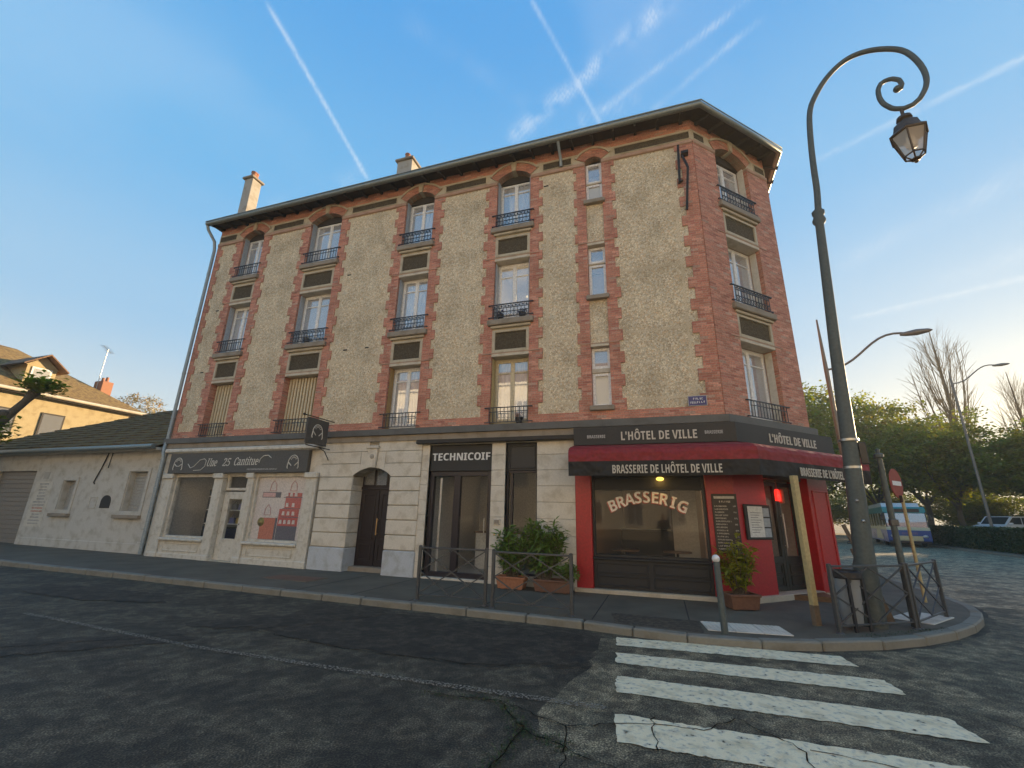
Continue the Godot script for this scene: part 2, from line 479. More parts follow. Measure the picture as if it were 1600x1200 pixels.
	m = textured("asphalt_dark", [0.66, 0.56, 0.41], 0.88, asp, 0.41, asp_h, 1.4)
	stains(m, worn, 0.19)
	m = textured("asphalt_pale", [5.4, 4.4, 2.9], 0.85, asp, 0.31, asp_h, 1.6)
	stains(m, worn, 0.10)
	m = textured("asphalt_mid", [3.1, 2.55, 1.68], 0.85, asp, 0.36, asp_h, 1.6)
	stains(m, worn, 0.12)
	m = textured("pavement_asphalt", [2.2, 1.88, 1.38], 0.88, walk, 0.5, walk, 0.5)
	stains(m, noise_tex(64, 0.012, [[0.0, 0.56, 0.56, 0.56], [0.5, 0.8, 0.8, 0.8], [1.0, 1.0, 1.0, 1.0]], 512, 5), 0.16)
	m = textured("pavement_patch", [0.95, 0.78, 0.56], 0.85, asp, 0.7, asp_h, 1.4)
	textured("crack", [0.30, 0.30, 0.29], 0.95, asp, 0.7, asp_h, 1.0)
	textured("moss", [0.045, 0.055, 0.02], 0.95, grit, 1.5, grit, 0.8)
	var wear := noise_tex(71, 0.03, [[0.0, 0.3, 0.26, 0.2, 0.0], [0.16, 0.3, 0.26, 0.2, 0.0], [0.165, 0.46, 0.40, 0.30, 1.0], [0.3, 0.70, 0.63, 0.47, 1.0], [0.5, 0.88, 0.76, 0.52, 1.0], [1.0, 0.86, 0.73, 0.49, 1.0]], 1024, 7)
	m = textured("road_paint", [0.95, 0.95, 0.95], 0.7, wear, 0.35, asp_h, 1.6)
	stains(m, dirt, 0.55)
	m.transparency = BaseMaterial3D.TRANSPARENCY_ALPHA_SCISSOR
	m.alpha_scissor_threshold = 0.5
	var faded := noise_tex(73, 0.06, [[0.0, 0.2, 0.18, 0.15, 0.0], [0.53, 0.2, 0.18, 0.15, 0.0], [0.54, 0.17, 0.15, 0.12, 1.0], [1.0, 0.40, 0.36, 0.28, 1.0]], 1024, 6)
	m = textured("faded_paint", [1, 1, 1], 0.75, faded, 0.45, asp_h, 1.2)
	m.transparency = BaseMaterial3D.TRANSPARENCY_ALPHA_SCISSOR
	m.alpha_scissor_threshold = 0.5
	textured("earth", [0.075, 0.07, 0.045], 0.95, grain, 0.3)
	textured("lawn", [0.05, 0.08, 0.02], 0.95, grain, 0.3)
	# roofs
	m = textured("roof_moss", [1, 1, 1], 0.95, noise_tex(81, 0.02, [[0.0, 0.045, 0.027, 0.012], [0.4, 0.115, 0.07, 0.028], [0.55, 0.14, 0.092, 0.028], [0.75, 0.125, 0.092, 0.022], [1.0, 0.20, 0.12, 0.055]], 512, 5), 0.4, grit, 1.0)
	textured("roof_golden", [1, 1, 1], 0.95, noise_tex(83, 0.02, [[0.0, 0.09, 0.055, 0.02], [0.4, 0.19, 0.115, 0.04], [0.6, 0.24, 0.16, 0.05], [1.0, 0.30, 0.20, 0.08]], 512, 5), 0.4, grit, 1.0)
	m = textured("roof_tile", [1, 1, 1], 0.85, noise_tex(82, 0.03, [[0.0, 0.10, 0.06, 0.035], [0.5, 0.20, 0.11, 0.06], [1.0, 0.28, 0.17, 0.09]], 512, 5), 0.4, grit, 1.0)
	# plants
	m = textured("bark", [1, 1, 1], 0.95, noise_tex(91, 0.05, [[0.0, 0.045, 0.035, 0.026], [0.5, 0.11, 0.09, 0.07], [1.0, 0.20, 0.17, 0.13]], 512, 5), 0.8, grit, 1.5)
	m = mat("pale_twig", 0.24, 0.17, 0.085, 0.9)
	for q in [["leaf", [0.25, 0.27, 0.026], [0.9, 1.0, 0.3]], ["leaf_light", [0.30, 0.30, 0.03], [0.9, 1.0, 0.3]], ["leaf_shrub", [0.13, 0.22, 0.035], [0.4, 0.5, 0.12]], ["leaf_hedge", [0.04, 0.075, 0.014], [0.2, 0.28, 0.05]], ["blossom", [0.46, 0.38, 0.20], [0.5, 0.42, 0.22]]]:
		m = mat(q[0], q[1][0], q[1][1], q[1][2], 0.55)
		m.vertex_color_use_as_albedo = true
		m.backlight_enabled = true
		m.backlight = lin(q[2][0], q[2][1], q[2][2])
	# glass: coated panes mirror more than plain ones
	glass("pane", 0.88, 0.90, 0.94, 0.06, 0.48)
	glass("shop_pane", 0.5, 0.54, 0.54, 0.02, 0.02)
	M["shop_pane"].metallic_specular = 0.32
	glass("frosted_pane", 0.66, 0.66, 0.63, 0.75, 0.05)
	glass("bistro_pane", 0.5, 0.5, 0.48, 0.02, 0.02)
	M["bistro_pane"].metallic_specular = 0.4
	glass("dark_pane", 0.40, 0.42, 0.45, 0.3, 0.3)
	glass("lantern_pane", 0.50, 0.44, 0.36, 0.55, 0.05)
	glow("bulb_glow", 1.0, 0.58, 0.10, 0.9)
	glow("red_glow", 1.0, 0.03, 0.02, 0.5)
	glow("room_bulb", 1.0, 0.75, 0.35, 0.45)

# ---------------------------------------------------------------- the corner building
const COLS := [[-14.55, -13.5], [-11.32, -9.98], [-7.4, -6.34], [-4.15, -3.08], [-1.43, -0.96]]
const XL := -15.85
const CHW := 3.13
var B: Node3D

func arch_poly(x0: float, x1: float, ys: float, rise: float, grow := 0.0) -> PackedVector2Array:
	# segmental arch head, closed at its springing; grow makes the outer ring
	var p := PackedVector2Array()
	var c := (x0 + x1) / 2
	var w := (x1 - x0) / 2
	var r := (w * w + rise * rise) / (2 * rise)
	var cy := ys + rise - r
	var half := asin(w / r)
	for i in 17:
		var a := PI / 2 + half - 2 * half * i / 16.0
		p.append(Vector2(c + cos(a) * (r + grow), cy + sin(a) * (r + grow)))
	return p

func railing(xf: Transform3D, x0: float, x1: float, y0: float, h: float, kind: int) -> void:
	var m := MB.new()
	var z := 0.07
	var y1 := y0 + h
	m.box(V(x0 - 0.12, y1 - 0.022, z - 0.018), V(x1 + 0.12, y1, z + 0.018))
	m.box(V(x0 - 0.12, y0 + 0.05, z - 0.012), V(x1 + 0.12, y0 + 0.07, z + 0.012))
	var r := put(m, "window_railing", "railing_paint", B, xf)
	m = MB.new()
	m.box(V(x0, y1 - 0.135, z - 0.01), V(x1, y1 - 0.118, z + 0.01))
	if kind == 1: m.box(V(x0, y0 + 0.2, z - 0.01), V(x1, y0 + 0.216, z + 0.01))
	for s in [x0 - 0.11, x1 + 0.11]:
		for yy in [y1 - 0.012, y0 + 0.06]:
			m.box(V(s - 0.012, yy - 0.012, -0.05), V(s + 0.012, yy + 0.012, z))
	put(m, "rail", "railing_paint", r)
	var n := int((x1 - x0) / 0.105)
	for i in n + 1:
		var x := lerpf(x0 + 0.01, x1 - 0.01, float(i) / n)
		one(V(x - 0.007, y0 + 0.05, z - 0.007), V(x + 0.007, y1 - 0.01, z + 0.007), "baluster", "railing_paint", r, 0.0)
	if kind == 1:
		m = MB.new()
		for i in n:
			var x := lerpf(x0 + 0.01, x1 - 0.01, (i + 0.5) / n)
			m.tube([V(x, y1 - 0.075, z - 0.006), V(x, y1 - 0.075, z + 0.006)], 0.03, 8)
			m.bar(V(x - 0.045, y0 + 0.2, z), V(x + 0.045, y0 + 0.07, z), 0.008, 0.008)
		put(m, "ornament", "railing_paint", r).set_meta("kind", "stuff")

func window(xf: Transform3D, x0: float, x1: float, y0: float, y1: float, look: Dictionary) -> void:
	# tall two-leaf casement set back in the reveal, with what stands behind it
	var zf: float = look.get("z", -0.26)
	var fm: String = look.get("frame", "white_frame")
	var m := MB.new()
	var t := 0.055
	m.bev(V(x0, y0, zf - 0.06), V(x0 + t, y1, zf), 0.006)
	m.bev(V(x1 - t, y0, zf - 0.06), V(x1, y1, zf), 0.006)
	m.bev(V(x0 + t, y1 - t, zf - 0.06), V(x1 - t, y1, zf), 0.006)
	m.bev(V(x0 + t, y0, zf - 0.06), V(x1 - t, y0 + 0.09, zf), 0.006)
	var w := put(m, "window", fm, B, xf)
	var xm := (x0 + x1) / 2
	var bar: float = y0 + (y1 - y0) * float(look.get("transom", 0.78))
	for s in 2:
		m = MB.new()
		var a := x0 + t if s == 0 else xm
		var b := xm if s == 0 else x1 - t
		var z1 := zf + 0.012
		m.bev(V(a, y0 + 0.09, zf - 0.04), V(a + 0.055, y1 - t, z1), 0.006)
		m.bev(V(b - 0.055, y0 + 0.09, zf - 0.04), V(b, y1 - t, z1), 0.006)
		m.bev(V(a + 0.055, y1 - t - 0.055, zf - 0.04), V(b - 0.055, y1 - t, z1), 0.006)
		m.bev(V(a + 0.055, y0 + 0.09, zf - 0.04), V(b - 0.055, y0 + 0.19, z1), 0.006)
		m.bev(V(a + 0.055, bar - 0.015, zf - 0.03), V(b - 0.055, bar + 0.015, z1), 0.004)
		put(m, "casement", fm, w)
		m = MB.new()
		m.quad(V(a + 0.05, y0 + 0.15, zf - 0.015), V(b - 0.05, y0 + 0.15, zf - 0.015), V(b - 0.05, y1 - t - 0.05, zf - 0.015), V(a + 0.05, y1 - t - 0.05, zf - 0.015))
		put(m, "pane", "pane", w)
	m = MB.new()  # dim room behind
	var zb := zf - 1.6
	m.quad(V(x0, y0, zb), V(x1, y0, zb), V(x1, y1, zb), V(x0, y1, zb))
	m.quad(V(x0, y0, zb), V(x0, y1, zb), V(x0, y1, zf - 0.06), V(x0, y0, zf - 0.06))
	m.quad(V(x1, y0, zf - 0.06), V(x1, y1, zf - 0.06), V(x1, y1, zb), V(x1, y0, zb))
	m.quad(V(x0, y0, zb), V(x0, y0, zf - 0.06), V(x1, y0, zf - 0.06), V(x1, y0, zb))
	m.quad(V(x0, y1, zf - 0.06), V(x0, y1, zb), V(x1, y1, zb), V(x1, y1, zf - 0.06))
	put(m, "room", "room_mid", w)
	var cu: Array = look.get("curtain", [])
	for q in cu:  # each [from, to] in shares of the width
		m = MB.new()
		var a := lerpf(x0 + 0.04, x1 - 0.04, q[0]); var b := lerpf(x0 + 0.04, x1 - 0.04, q[1])
		var n := maxi(6, int((b - a) * 60))
		for i in n:
			var p0 := lerpf(a, b, float(i) / n); var p1 := lerpf(a, b, float(i + 1) / n)
			var d0 := zf - 0.13 + 0.022 * sin(p0 * 55.0) + 0.012 * sin(p0 * 23.0); var d1 := zf - 0.13 + 0.022 * sin(p1 * 55.0) + 0.012 * sin(p1 * 23.0)
			m.quad(V(p0, y0 + 0.06, d0), V(p1, y0 + 0.06, d1), V(p1, y1 - 0.05, d1), V(p0, y1 - 0.05, d0))
		put(m, "curtain", "curtain", w)
	if look.get("shutter", true):  # folded metal shutters in the reveal
		var sm: String = look.get("shutter_mat", "shutter_grey")
		for s in 2:
			m = MB.new()
			for k in 3:
				var xx := x0 + 0.012 + k * 0.014 if s == 0 else x1 - 0.012 - k * 0.014
				m.bev(V(xx - 0.005, y0 + 0.05, zf + 0.02 + 0.012 * k), V(xx + 0.005, y1 - 0.03, zf + 0.215), 0.002)
			put(m, "shutter", sm, w)

func slat_shutter(x0: float, x1: float, y0: float, y1: float) -> void:
	var back := one(V(x0, y0, -0.3), V(x1, y1, -0.24), "shutter", "slat_ochre", B)
	tag(back, "closed vertical slat shutter")
	var n := int((x1 - x0) / 0.118)
	for i in n:
		var a := lerpf(x0, x1, float(i) / n)
		var w := (x1 - x0) / n
		var o := one(V(a + w * 0.12, y0 + 0.02, -0.238), V(a + w * 0.68, y1 - 0.02, -0.205), "slat", "slat_cream", back, 0.005)
		o.rotation.y = 0.0

func surround(xf: Transform3D, x0: float, x1: float, ypt: float, ypb: float, ysill: float, ylint: float) -> void:
	# spandrel between two windows: dark rubble panel in a stone frame, sill above it, pale lintel below
	var f := 0.085
	var m := MB.new()
	m.bev(V(x0, ypb, -0.2), V(x0 + f, ypt, 0.03), 0.008)
	m.bev(V(x1 - f, ypb, -0.2), V(x1, ypt, 0.03), 0.008)
	m.bev(V(x0 + f, ypt - f * 0.8, -0.2), V(x1 - f, ypt, 0.03), 0.008)
	m.bev(V(x0 + f, ypb, -0.2), V(x1 - f, ypb + f, 0.03), 0.008)
	var fr := put(m, "spandrel", "cream_band", B, xf)
	m = MB.new()
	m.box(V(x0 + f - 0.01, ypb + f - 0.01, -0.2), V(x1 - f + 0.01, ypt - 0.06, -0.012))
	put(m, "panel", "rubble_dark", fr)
	var s := one(V(x0 - 0.13, ysill - 0.17, -0.3), V(x1 + 0.13, ysill, 0.14), "window_sill", "sill_stone", B, 0.02, xf)
	m = MB.new()
	m.bev(V(x0 - 0.05, ysill - 0.25, -0.1), V(x1 + 0.05, ysill - 0.175, 0.08), 0.015)
	put(m, "moulding", "cream_band", s)
	m = MB.new()
	m.box(V(x0, ypt + 0.002, -0.2), V(x1, ysill - 0.17, -0.003))
	put(m, "infill", "cream_band", s)
	var l := one(V(x0, ylint, -0.3), V(x1, ylint + 0.1, 0.035), "lintel", "pale_stone", B, 0.012, xf)
	m = MB.new()
	m.box(V(x0 - 0.3, ylint + 0.085, -0.05), V(x1 + 0.3, ylint + 0.108, 0.045))
	put(m, "string_course", "pink_band", l)
	if ypb - ylint - 0.11 > 0.01:
		m = MB.new()
		m.box(V(x0, ylint + 0.108, -0.2), V(x1, ypb, 0.012))
		put(m, "infill", "cream_band", l)

func jamb(xf: Transform3D, edge: float, dir: int, y0: float, y1: float, phase: int, wide := 0.36, narrow := 0.26) -> void:
	# brick strip beside an opening, with every other block a tooth wider
	var m := MB.new()
	var a := edge; var b := edge + dir * narrow
	m.box(V(minf(a, b), y0, -0.42), V(maxf(a, b), y1, 0.025))
	put(m, "brick_jamb", "brick", B, xf)
	var y := y0 + 0.3 * phase
	while y < y1 - 0.05:
		var yt := minf(y + 0.3, y1)
		var c := edge + dir * (narrow - 0.004); var d := edge + dir * (wide + rng.randf_range(-0.012, 0.012))
		one(V(minf(c, d), y, -0.05), V(maxf(c, d), yt, 0.028), "quoin_block", "brick", B, 0.006, xf)
		y += 0.6

func frieze(xf: Transform3D, x0: float, x1: float, cols: Array, first: bool) -> void:
	# moulding, pale band with dark panels, brick band, all cut by the window arches
	var holes := []
	for c in cols:
		var o := arch_poly(c[0], c[1], 11.58, c[2])
		var ring := arch_poly(c[0], c[1], 11.58, c[2], 0.27)
		var h := PackedVector2Array([Vector2(o[0].x, 11.3), o[0]])
		h.append_array(ring)
		h.append(o[16])
		h.append(Vector2(o[16].x, 11.3))
		holes.append(h)
		# arch of bricks on edge
		var m := MB.new()
		for i in 16:
			for half in 2:
				var t0 := (i + half * 0.5) / 16.0; var t1 := (i + half * 0.5 + 0.42) / 16.0
				var pa := o[i].lerp(o[i + 1], half * 0.5); var pb := o[i].lerp(o[i + 1], half * 0.5 + 0.44)
				var qa := ring[i].lerp(ring[i + 1], half * 0.5); var qb := ring[i].lerp(ring[i + 1], half * 0.5 + 0.44)
				m.prism(PackedVector2Array([pa, pb, qb, qa]), -0.25, 0.04)
		var ar := put(m, "brick_arch", "brick", B, xf)
		m = MB.new()
		for i in 16: m.prism(PackedVector2Array([o[i], o[i + 1], ring[i + 1], ring[i]]), -0.26, 0.03)
		put(m, "arch_joint", "cream_band", ar)
		m = MB.new()
		var drip := arch_poly(c[0], c[1], 11.58, c[2], 0.33)
		for i in 16: m.prism(PackedVector2Array([ring[i], ring[i + 1], drip[i + 1], drip[i]]), -0.2, 0.075)
		put(m, "hood_mould", "cream_band", ar)
		if c[1] - c[0] > 0.8:
			var k = (c[0] + c[1]) / 2
			m = MB.new()
			m.prism(PackedVector2Array([Vector2(k - 0.06, 11.56 + c[2]), Vector2(k + 0.06, 11.56 + c[2]), Vector2(k + 0.09, 11.9 + c[2]), Vector2(k - 0.09, 11.9 + c[2])]), -0.25, 0.085)
			put(m, "keystone", "cream_band", ar)
	for q in [[11.565, 11.93, "cream_band", 0.012, "frieze_band"], [11.93, 12.27, "brick", 0.0, "brick_band"]]:
		var pieces := [PackedVector2Array([Vector2(x0, q[0]), Vector2(x1, q[0]), Vector2(x1, q[1]), Vector2(x0, q[1])])]
		for h in holes:
			var nxt := []
			for p in pieces:
				for r in Geometry2D.clip_polygons(p, h): nxt.append(r)
			pieces = nxt
		for p in pieces:
			var m := MB.new()
			m.prism(p, -0.4, q[3])
			put(m, q[4], q[2], B, xf)
	# moulding and panels run between the arches
	var edges := [x0]
	for c in cols: edges.append_array([c[0], c[1]])
	edges.append(x1)
	for i in range(0, edges.size(), 2):
		var a: float = edges[i]; var b: float = edges[i + 1]
		var o := one(V(a, 11.44, -0.3), V(b, 11.563, 0.06), "moulding", "pink_band", B, 0.02, xf)
		var pa := a + (0.4 if i > 0 else 0.06); var pb := b - (0.4 if i + 2 < edges.size() else 0.06)
		if pb - pa > 0.3:
			var fr := MB.new()
			fr.bev(V(pa - 0.03, 11.6, -0.1), V(pb + 0.03, 11.625, 0.035), 0.005)
			fr.bev(V(pa - 0.03, 11.84, -0.1), V(pb + 0.03, 11.868, 0.04), 0.005)
			fr.bev(V(pa - 0.03, 11.625, -0.1), V(pa, 11.84, 0.035), 0.005)
			fr.bev(V(pb, 11.625, -0.1), V(pb + 0.03, 11.84, 0.035), 0.005)
			var fo := put(fr, "frieze_frame", "cream_band", B, xf)
			fr = MB.new()
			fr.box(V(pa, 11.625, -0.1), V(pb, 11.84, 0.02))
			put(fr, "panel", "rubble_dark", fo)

func main_walls() -> void:
	var y0 := 3.83; var y1 := 11.5
	# rubble strips between the window columns
	var xs := [XL]
	for c in COLS: xs.append_array([c[0], c[1]])
	xs.append(1.5)
	for i in range(0, xs.size(), 2):
		var m := MB.new()
		m.box(V(xs[i] + 0.1, 4.06, -0.4), V(xs[i + 1] - 0.1, 11.5, 0.0))
		put(m, "rubble_wall", "rubble", B)
	# brick dressings
	for i in COLS.size():
		jamb(MAIN, COLS[i][0], -1, 4.07, y1, i % 2, 0.38 if i < 4 else 0.34)
		jamb(MAIN, COLS[i][1], 1, 4.07, y1, i % 2, 0.38 if i < 4 else 0.36)
	jamb(MAIN, XL, 1, 4.07, y1, 1, 0.3, 0.18)
	jamb(MAIN, 1.5, -1, 4.07, y1, 0, 0.47, 0.33)
	# brick band above the cornice
	var edges := [XL]
	for k in 4: edges.append_array([COLS[k][0], COLS[k][1]])
	edges.append(1.5)
	for i in range(0, edges.size(), 2):
		var m := MB.new()
		m.box(V(edges[i], 3.83, -0.41), V(edges[i + 1], 4.065, 0.032))
		put(m, "brick_band", "brick", B)
	# window bays
	var looks := [
		[{"slats": true}, {"curtain": [[0.0, 0.2]], "frame": "white_frame"}, {"curtain": [[0.75, 1.0]]}],
		[{"slats": true}, {"curtain": []}, {"curtain": [[0.0, 0.16]]}],
		[{"curtain": [[0.0, 0.5], [0.52, 1.0]], "shutter_mat": "slat_ochre"}, {"curtain": [[0.0, 1.0]]}, {"curtain": [[0.5, 1.0]]}],
		[{"curtain": [[0.14, 1.0]], "shutter_mat": "yellow_timber", "frame": "slat_cream"}, {"curtain": []}, {"curtain": [[0.2, 1.0]]}]]
	for k in 4:
		var a: float = COLS[k][0]; var b: float = COLS[k][1]
		surround(MAIN, a, b, 6.52, 5.85, 6.82, 5.735)
		surround(MAIN, a, b, 9.52, 8.86, 9.83, 8.72)
		if looks[k][0].has("slats"): slat_shutter(a, b, 3.84, 5.735)
		else: window(MAIN, a, b, 3.85, 5.735, looks[k][0])
		window(MAIN, a, b, 6.82, 8.72, looks[k][1])
		window(MAIN, a, b, 9.83, 11.62, looks[k][2])
		var m := MB.new()
		m.prism(arch_poly(a, b, 11.58, 0.25), -0.4, -0.2)
		put(m, "arch_shade_board", "dark_wood", B)  # infill coloured dark to stand for the shade in the arch head
		railing(MAIN, a, b, 3.84, 0.46, 0)
		railing(MAIN, a, b, 6.84, 0.45, 1 if k > 0 else 0)
		railing(MAIN, a, b, 9.85, 0.45, 1 if k > 1 else 0)
	# narrow stair bay with small windows
	var a: float = COLS[4][0]; var b: float = COLS[4][1]
	for q in [[10.2, 11.62, 10.9], [7.2, 8.74, 8.25], [4.2, 5.755, 5.2]]:
		one(V(a - 0.06, q[0] - 0.12, -0.3), V(b + 0.06, q[0], 0.11), "window_sill", "sill_stone", B, 0.012)
		for s in 2:
			var lo: float = q[0] if s == 0 else q[2]
			var hi: float = q[2] - 0.04 if s == 0 else q[1]
			if s == 1 and q[0] == 10.2: hi = 11.58
			if s == 0: hi = minf(hi, q[2] - (0.05 if q[0] != 4.2 else 0.12))
			var m := MB.new()
			var t := 0.075
			m.bev(V(a, lo, -0.2), V(a + t, hi, -0.12), 0.008)
			m.bev(V(b - t, lo, -0.2), V(b, hi, -0.12), 0.008)
			m.bev(V(a + t, lo, -0.2), V(b - t, lo + t, -0.12), 0.008)
			m.bev(V(a + t, hi - t, -0.2), V(b - t, hi, -0.12), 0.008)
			var w := put(m, "small_window", "white_frame", B)
			m = MB.new()
			m.quad(V(a + t, lo + t, -0.16), V(b - t, lo + t, -0.16), V(b - t, hi - t, -0.16), V(a + t, hi - t, -0.16))
			put(m, "pane", "frosted_pane" if s == 0 and q[0] != 7.2 else "pane", w)
			one(V(a, lo, -0.7), V(b, hi, -0.66), "room", "room_mid", w, 0.0)
		one(V(a, q[2] - (0.05 if q[0] != 4.2 else 0.12), -0.22), V(b, q[2], -0.09), "transom", "pale_stone", B, 0.01)
	for q in [[5.86, 7.08], [8.85, 10.08]]:
		var m := MB.new()
		m.box(V(a, q[0], -0.4), V(b, q[1], -0.02))
		put(m, "rubble_infill", "rubble", B)
		var l := one(V(a, q[0] - 0.1, -0.3), V(b, q[0], 0.03), "lintel", "pale_stone", B, 0.01)
		m = MB.new()
		m.box(V(a - 0.26, q[0] - 0.024, -0.05), V(b + 0.26, q[0] - 0.002, 0.042))
		put(m, "string_course", "pink_band", l)
	var mm := MB.new()
	mm.box(V(a, 3.83, -0.4), V(b, 4.08, 0.03))
	put(mm, "brick_infill", "brick", B)
	mm = MB.new()
	mm.prism(arch_poly(a, b, 11.58, 0.13), -0.4, -0.2)
	put(mm, "arch_shade_board", "dark_wood", B)  # shade of the narrow arch, again put in as dark colour
	frieze(MAIN, XL, 1.5, [[COLS[0][0], COLS[0][1], 0.25], [COLS[1][0], COLS[1][1], 0.25], [COLS[2][0], COLS[2][1], 0.25], [COLS[3][0], COLS[3][1], 0.25], [COLS[4][0], COLS[4][1], 0.13]], true)
	# iron tie plates and weep holes seen as small dark marks
	for q in [[-9.35, 9.15], [-9.1, 6.45], [-8.3, 6.45], [-15.15, 6.2], [-15.1, 8.6], [-2.6, 11.05]]:
		one(V(q[0] - 0.07, q[1] - 0.02, -0.02), V(q[0] + 0.07, q[1] + 0.02, 0.012), "tie_plate", "black_iron", B, 0.004)

func chamfer_walls() -> void:
	var a := 0.86; var b := 2.22
	for q in [[0.0, a], [b, CHW]]:
		var m := MB.new()
		m.box(V(q[0], 3.83, -0.4), V(q[1], 11.5, 0.03))
		put(m, "brick_wall", "brick", B, CH)
	surround(CH, a, b, 6.54, 5.92, 6.8, 5.8)
	surround(CH, a, b, 9.53, 8.9, 9.82, 8.76)
	window(CH, a, b, 3.85, 5.8, {"curtain": [[0.3, 0.62]], "shutter_mat": "cream_paint", "z": -0.3})
	window(CH, a, b, 6.8, 8.76, {"curtain": [[0.0, 0.55]], "shutter_mat": "cream_paint", "z": -0.3})
	window(CH, a, b, 9.82, 11.62, {"curtain": [[0.0, 0.5]], "shutter_mat": "cream_paint", "z": -0.3})
	var m := MB.new()
	m.prism(arch_poly(a, b, 11.58, 0.25), -0.4, -0.22)
	put(m, "arch_shade_board", "dark_wood", B, CH)  # dark colour gives the shade under the chamfer arch
	railing(CH, a, b, 3.84, 0.46, 0)
	railing(CH, a, b, 6.82, 0.5, 1)
	railing(CH, a, b, 9.84, 0.5, 1)
	frieze(CH, 0.0, CHW, [[a, b, 0.25]], false)

func other_walls() -> void:
	# the far street front and the blind gable
	var cx := 1.5 + CHW * SQ; var cz := -CHW * SQ
	var m := MB.new()
	m.box(V(cx - 0.4, 3.83, -12.5), V(cx, 12.5, cz - 0.02))
	put(m, "brick_wall", "brick", B)
	m = MB.new()
	m.box(V(cx - 0.4, 0, -12.5), V(cx - 0.003, 3.83, cz - 0.5))
	put(m, "side_wall", "red_paint", B)
	m = MB.new()
	m.box(V(XL, 0, -12.5), V(XL + 0.35, 12.3, -0.42))
	put(m, "gable_wall", "render_grey", B)
	m = MB.new()
	m.box(V(XL + 0.35, 0, -12.5), V(cx - 0.4, 12.3, -12.2))
	put(m, "rear_wall", "render_grey", B)
	m = MB.new()  # floor over the shops closes the upper rooms
	m.box(V(XL + 0.36, 3.5, -12.2), V(1.2, 3.62, -0.45))
	put(m, "floor_slab", "concrete", B)

func mitre(d: float, side := 1.0) -> Array:  # plan corners of the street fronts pushed out by d; the far front by a share of it
	var t := 0.41421 * d
	var c := CH * V(CHW, 0, 0)
	var d3 := d * side
	return [V(XL - 0.12, 0, d), V(1.5 + t, 0, d), c + V(SQ, 0, SQ) * d + V(SQ, 0, -SQ) * (d3 / SQ - d), V(c.x + d3, 0, -12.6)]

func band(called: String, matn: String, d0: float, d1: float, y0: float, y1: float) -> void:
	# a profile carried round the three street fronts
	var o := mitre(d1); var i := mitre(d0)
	var m := MB.new()
	for k in 3:
		var a: Vector3 = o[k]; var b: Vector3 = o[k + 1]; var c: Vector3 = i[k + 1]; var d: Vector3 = i[k]
		var u := Vector3.UP
		m.quad(a + u * y0, b + u * y0, b + u * y1, a + u * y1)
		m.quad(a + u * y1, b + u * y1, c + u * y1, d + u * y1)
		m.quad(d + u * y0, c + u * y0, b + u * y0, a + u * y0)
	m.quad(o[0] + Vector3.UP * y0, o[0] + Vector3.UP * y1, i[0] + Vector3.UP * y1, i[0] + Vector3.UP * y0)
	put(m, called, matn, B)

func roof() -> void:
	var e := mitre(0.5, 0.7)
	var i := mitre(0.0)
	var ye := 12.13; var yi := 12.26
	var m := MB.new()  # boarded soffit
	var u := Vector3.UP
	for k in 3:
		m.quad(i[k] + u * yi, i[k + 1] + u * yi, e[k + 1] + u * ye, e[k] + u * ye)
	put(m, "soffit", "soffit_wood", B)
	# rafter feet
	for k in 3:
		var a: Vector3 = i[k]; var b: Vector3 = i[k + 1]
		var n := int(a.distance_to(b) / 0.62)
		for j in n + 1:
			if k == 2 and j > 4: break
			var p := a.lerp(b, (j + 0.4) / (n + 0.8)) + u * (yi - 0.05)
			var out := Vector3(0, 0, 1) if k == 0 else (Vector3(SQ, 0, SQ) if k == 1 else Vector3(1, 0, 0))
			m = MB.new()
			m.bar(p - out * 0.02, p + out * 0.47 - u * 0.12, 0.075, 0.1)
			put(m, "rafter", "soffit_wood", B)
	# gutter: half round with a rolled rim, its brackets
	var g0 := mitre(0.545, 0.7)
	m = MB.new()
	var pts := []
	for p in g0: pts.append(p + u * 12.15)
	m.tube(pts, 0.085, 10)
	var gt := put(m, "gutter", "zinc", B)
	m = MB.new()
	pts = []
	for p in mitre(0.62, 0.7): pts.append(p + u * 12.215)
	m.tube(pts, 0.02, 8)
	put(m, "rim", "zinc", gt)
	# roof slopes
	var t := mitre(0.5, 0.7)
	var y := 12.2
	var r1 := V(-15.95, 14.4, -6.2); var r2 := V(-1.5, 14.4, -6.2)
	m = MB.new()
	m.quad(t[0] + u * y, t[1] + u * y, r2, r1)
	m.tri(t[1] + u * y, t[2] + u * y, r2)
	m.tri(t[2] + u * y, t[3] + u * y, r2)
	m.quad(t[3] + u * y, V(-15.95, y, -12.6), r1, r2)
	m.tri(V(-15.95, y, -12.6), t[0] + u * y, r1)
	put(m, "roof", "roof_tile", B)
	chimney(V(-16.0, 12.3, -0.95), V(-15.56, 15.15, -0.5), 2)
	chimney(V(-9.55, 13.0, -4.6), V(-8.85, 15.75, -2.1), 4)
	m = MB.new()
	m.lathe([Vector2(0.13, 0), Vector2(0.13, 0.3), Vector2(0.1, 0.42), Vector2(0.0, 0.42)], 10, V(-1.9, 13.2, -1.6))
	put(m, "vent_pot", "clay", B)

func chimney(a: Vector3, b: Vector3, pots: int) -> void:
	var c := one(a, b, "chimney", "render_grey", B, 0.02)
	one(V(a.x - 0.08, b.y, a.z - 0.08), V(b.x + 0.08, b.y + 0.1, b.z + 0.08), "cap", "sill_stone", c, 0.02)
	for k in pots:
		var m := MB.new()
		m.lathe([Vector2(0.12, 0), Vector2(0.10, 0.3), Vector2(0.12, 0.32), Vector2(0.12, 0.36), Vector2(0.0, 0.36)], 10, V((a.x + b.x) / 2, b.y + 0.1, lerpf(a.z + 0.18, b.z - 0.18, k / maxf(pots - 1.0, 1.0))))
		put(m, "pot", "clay", c)

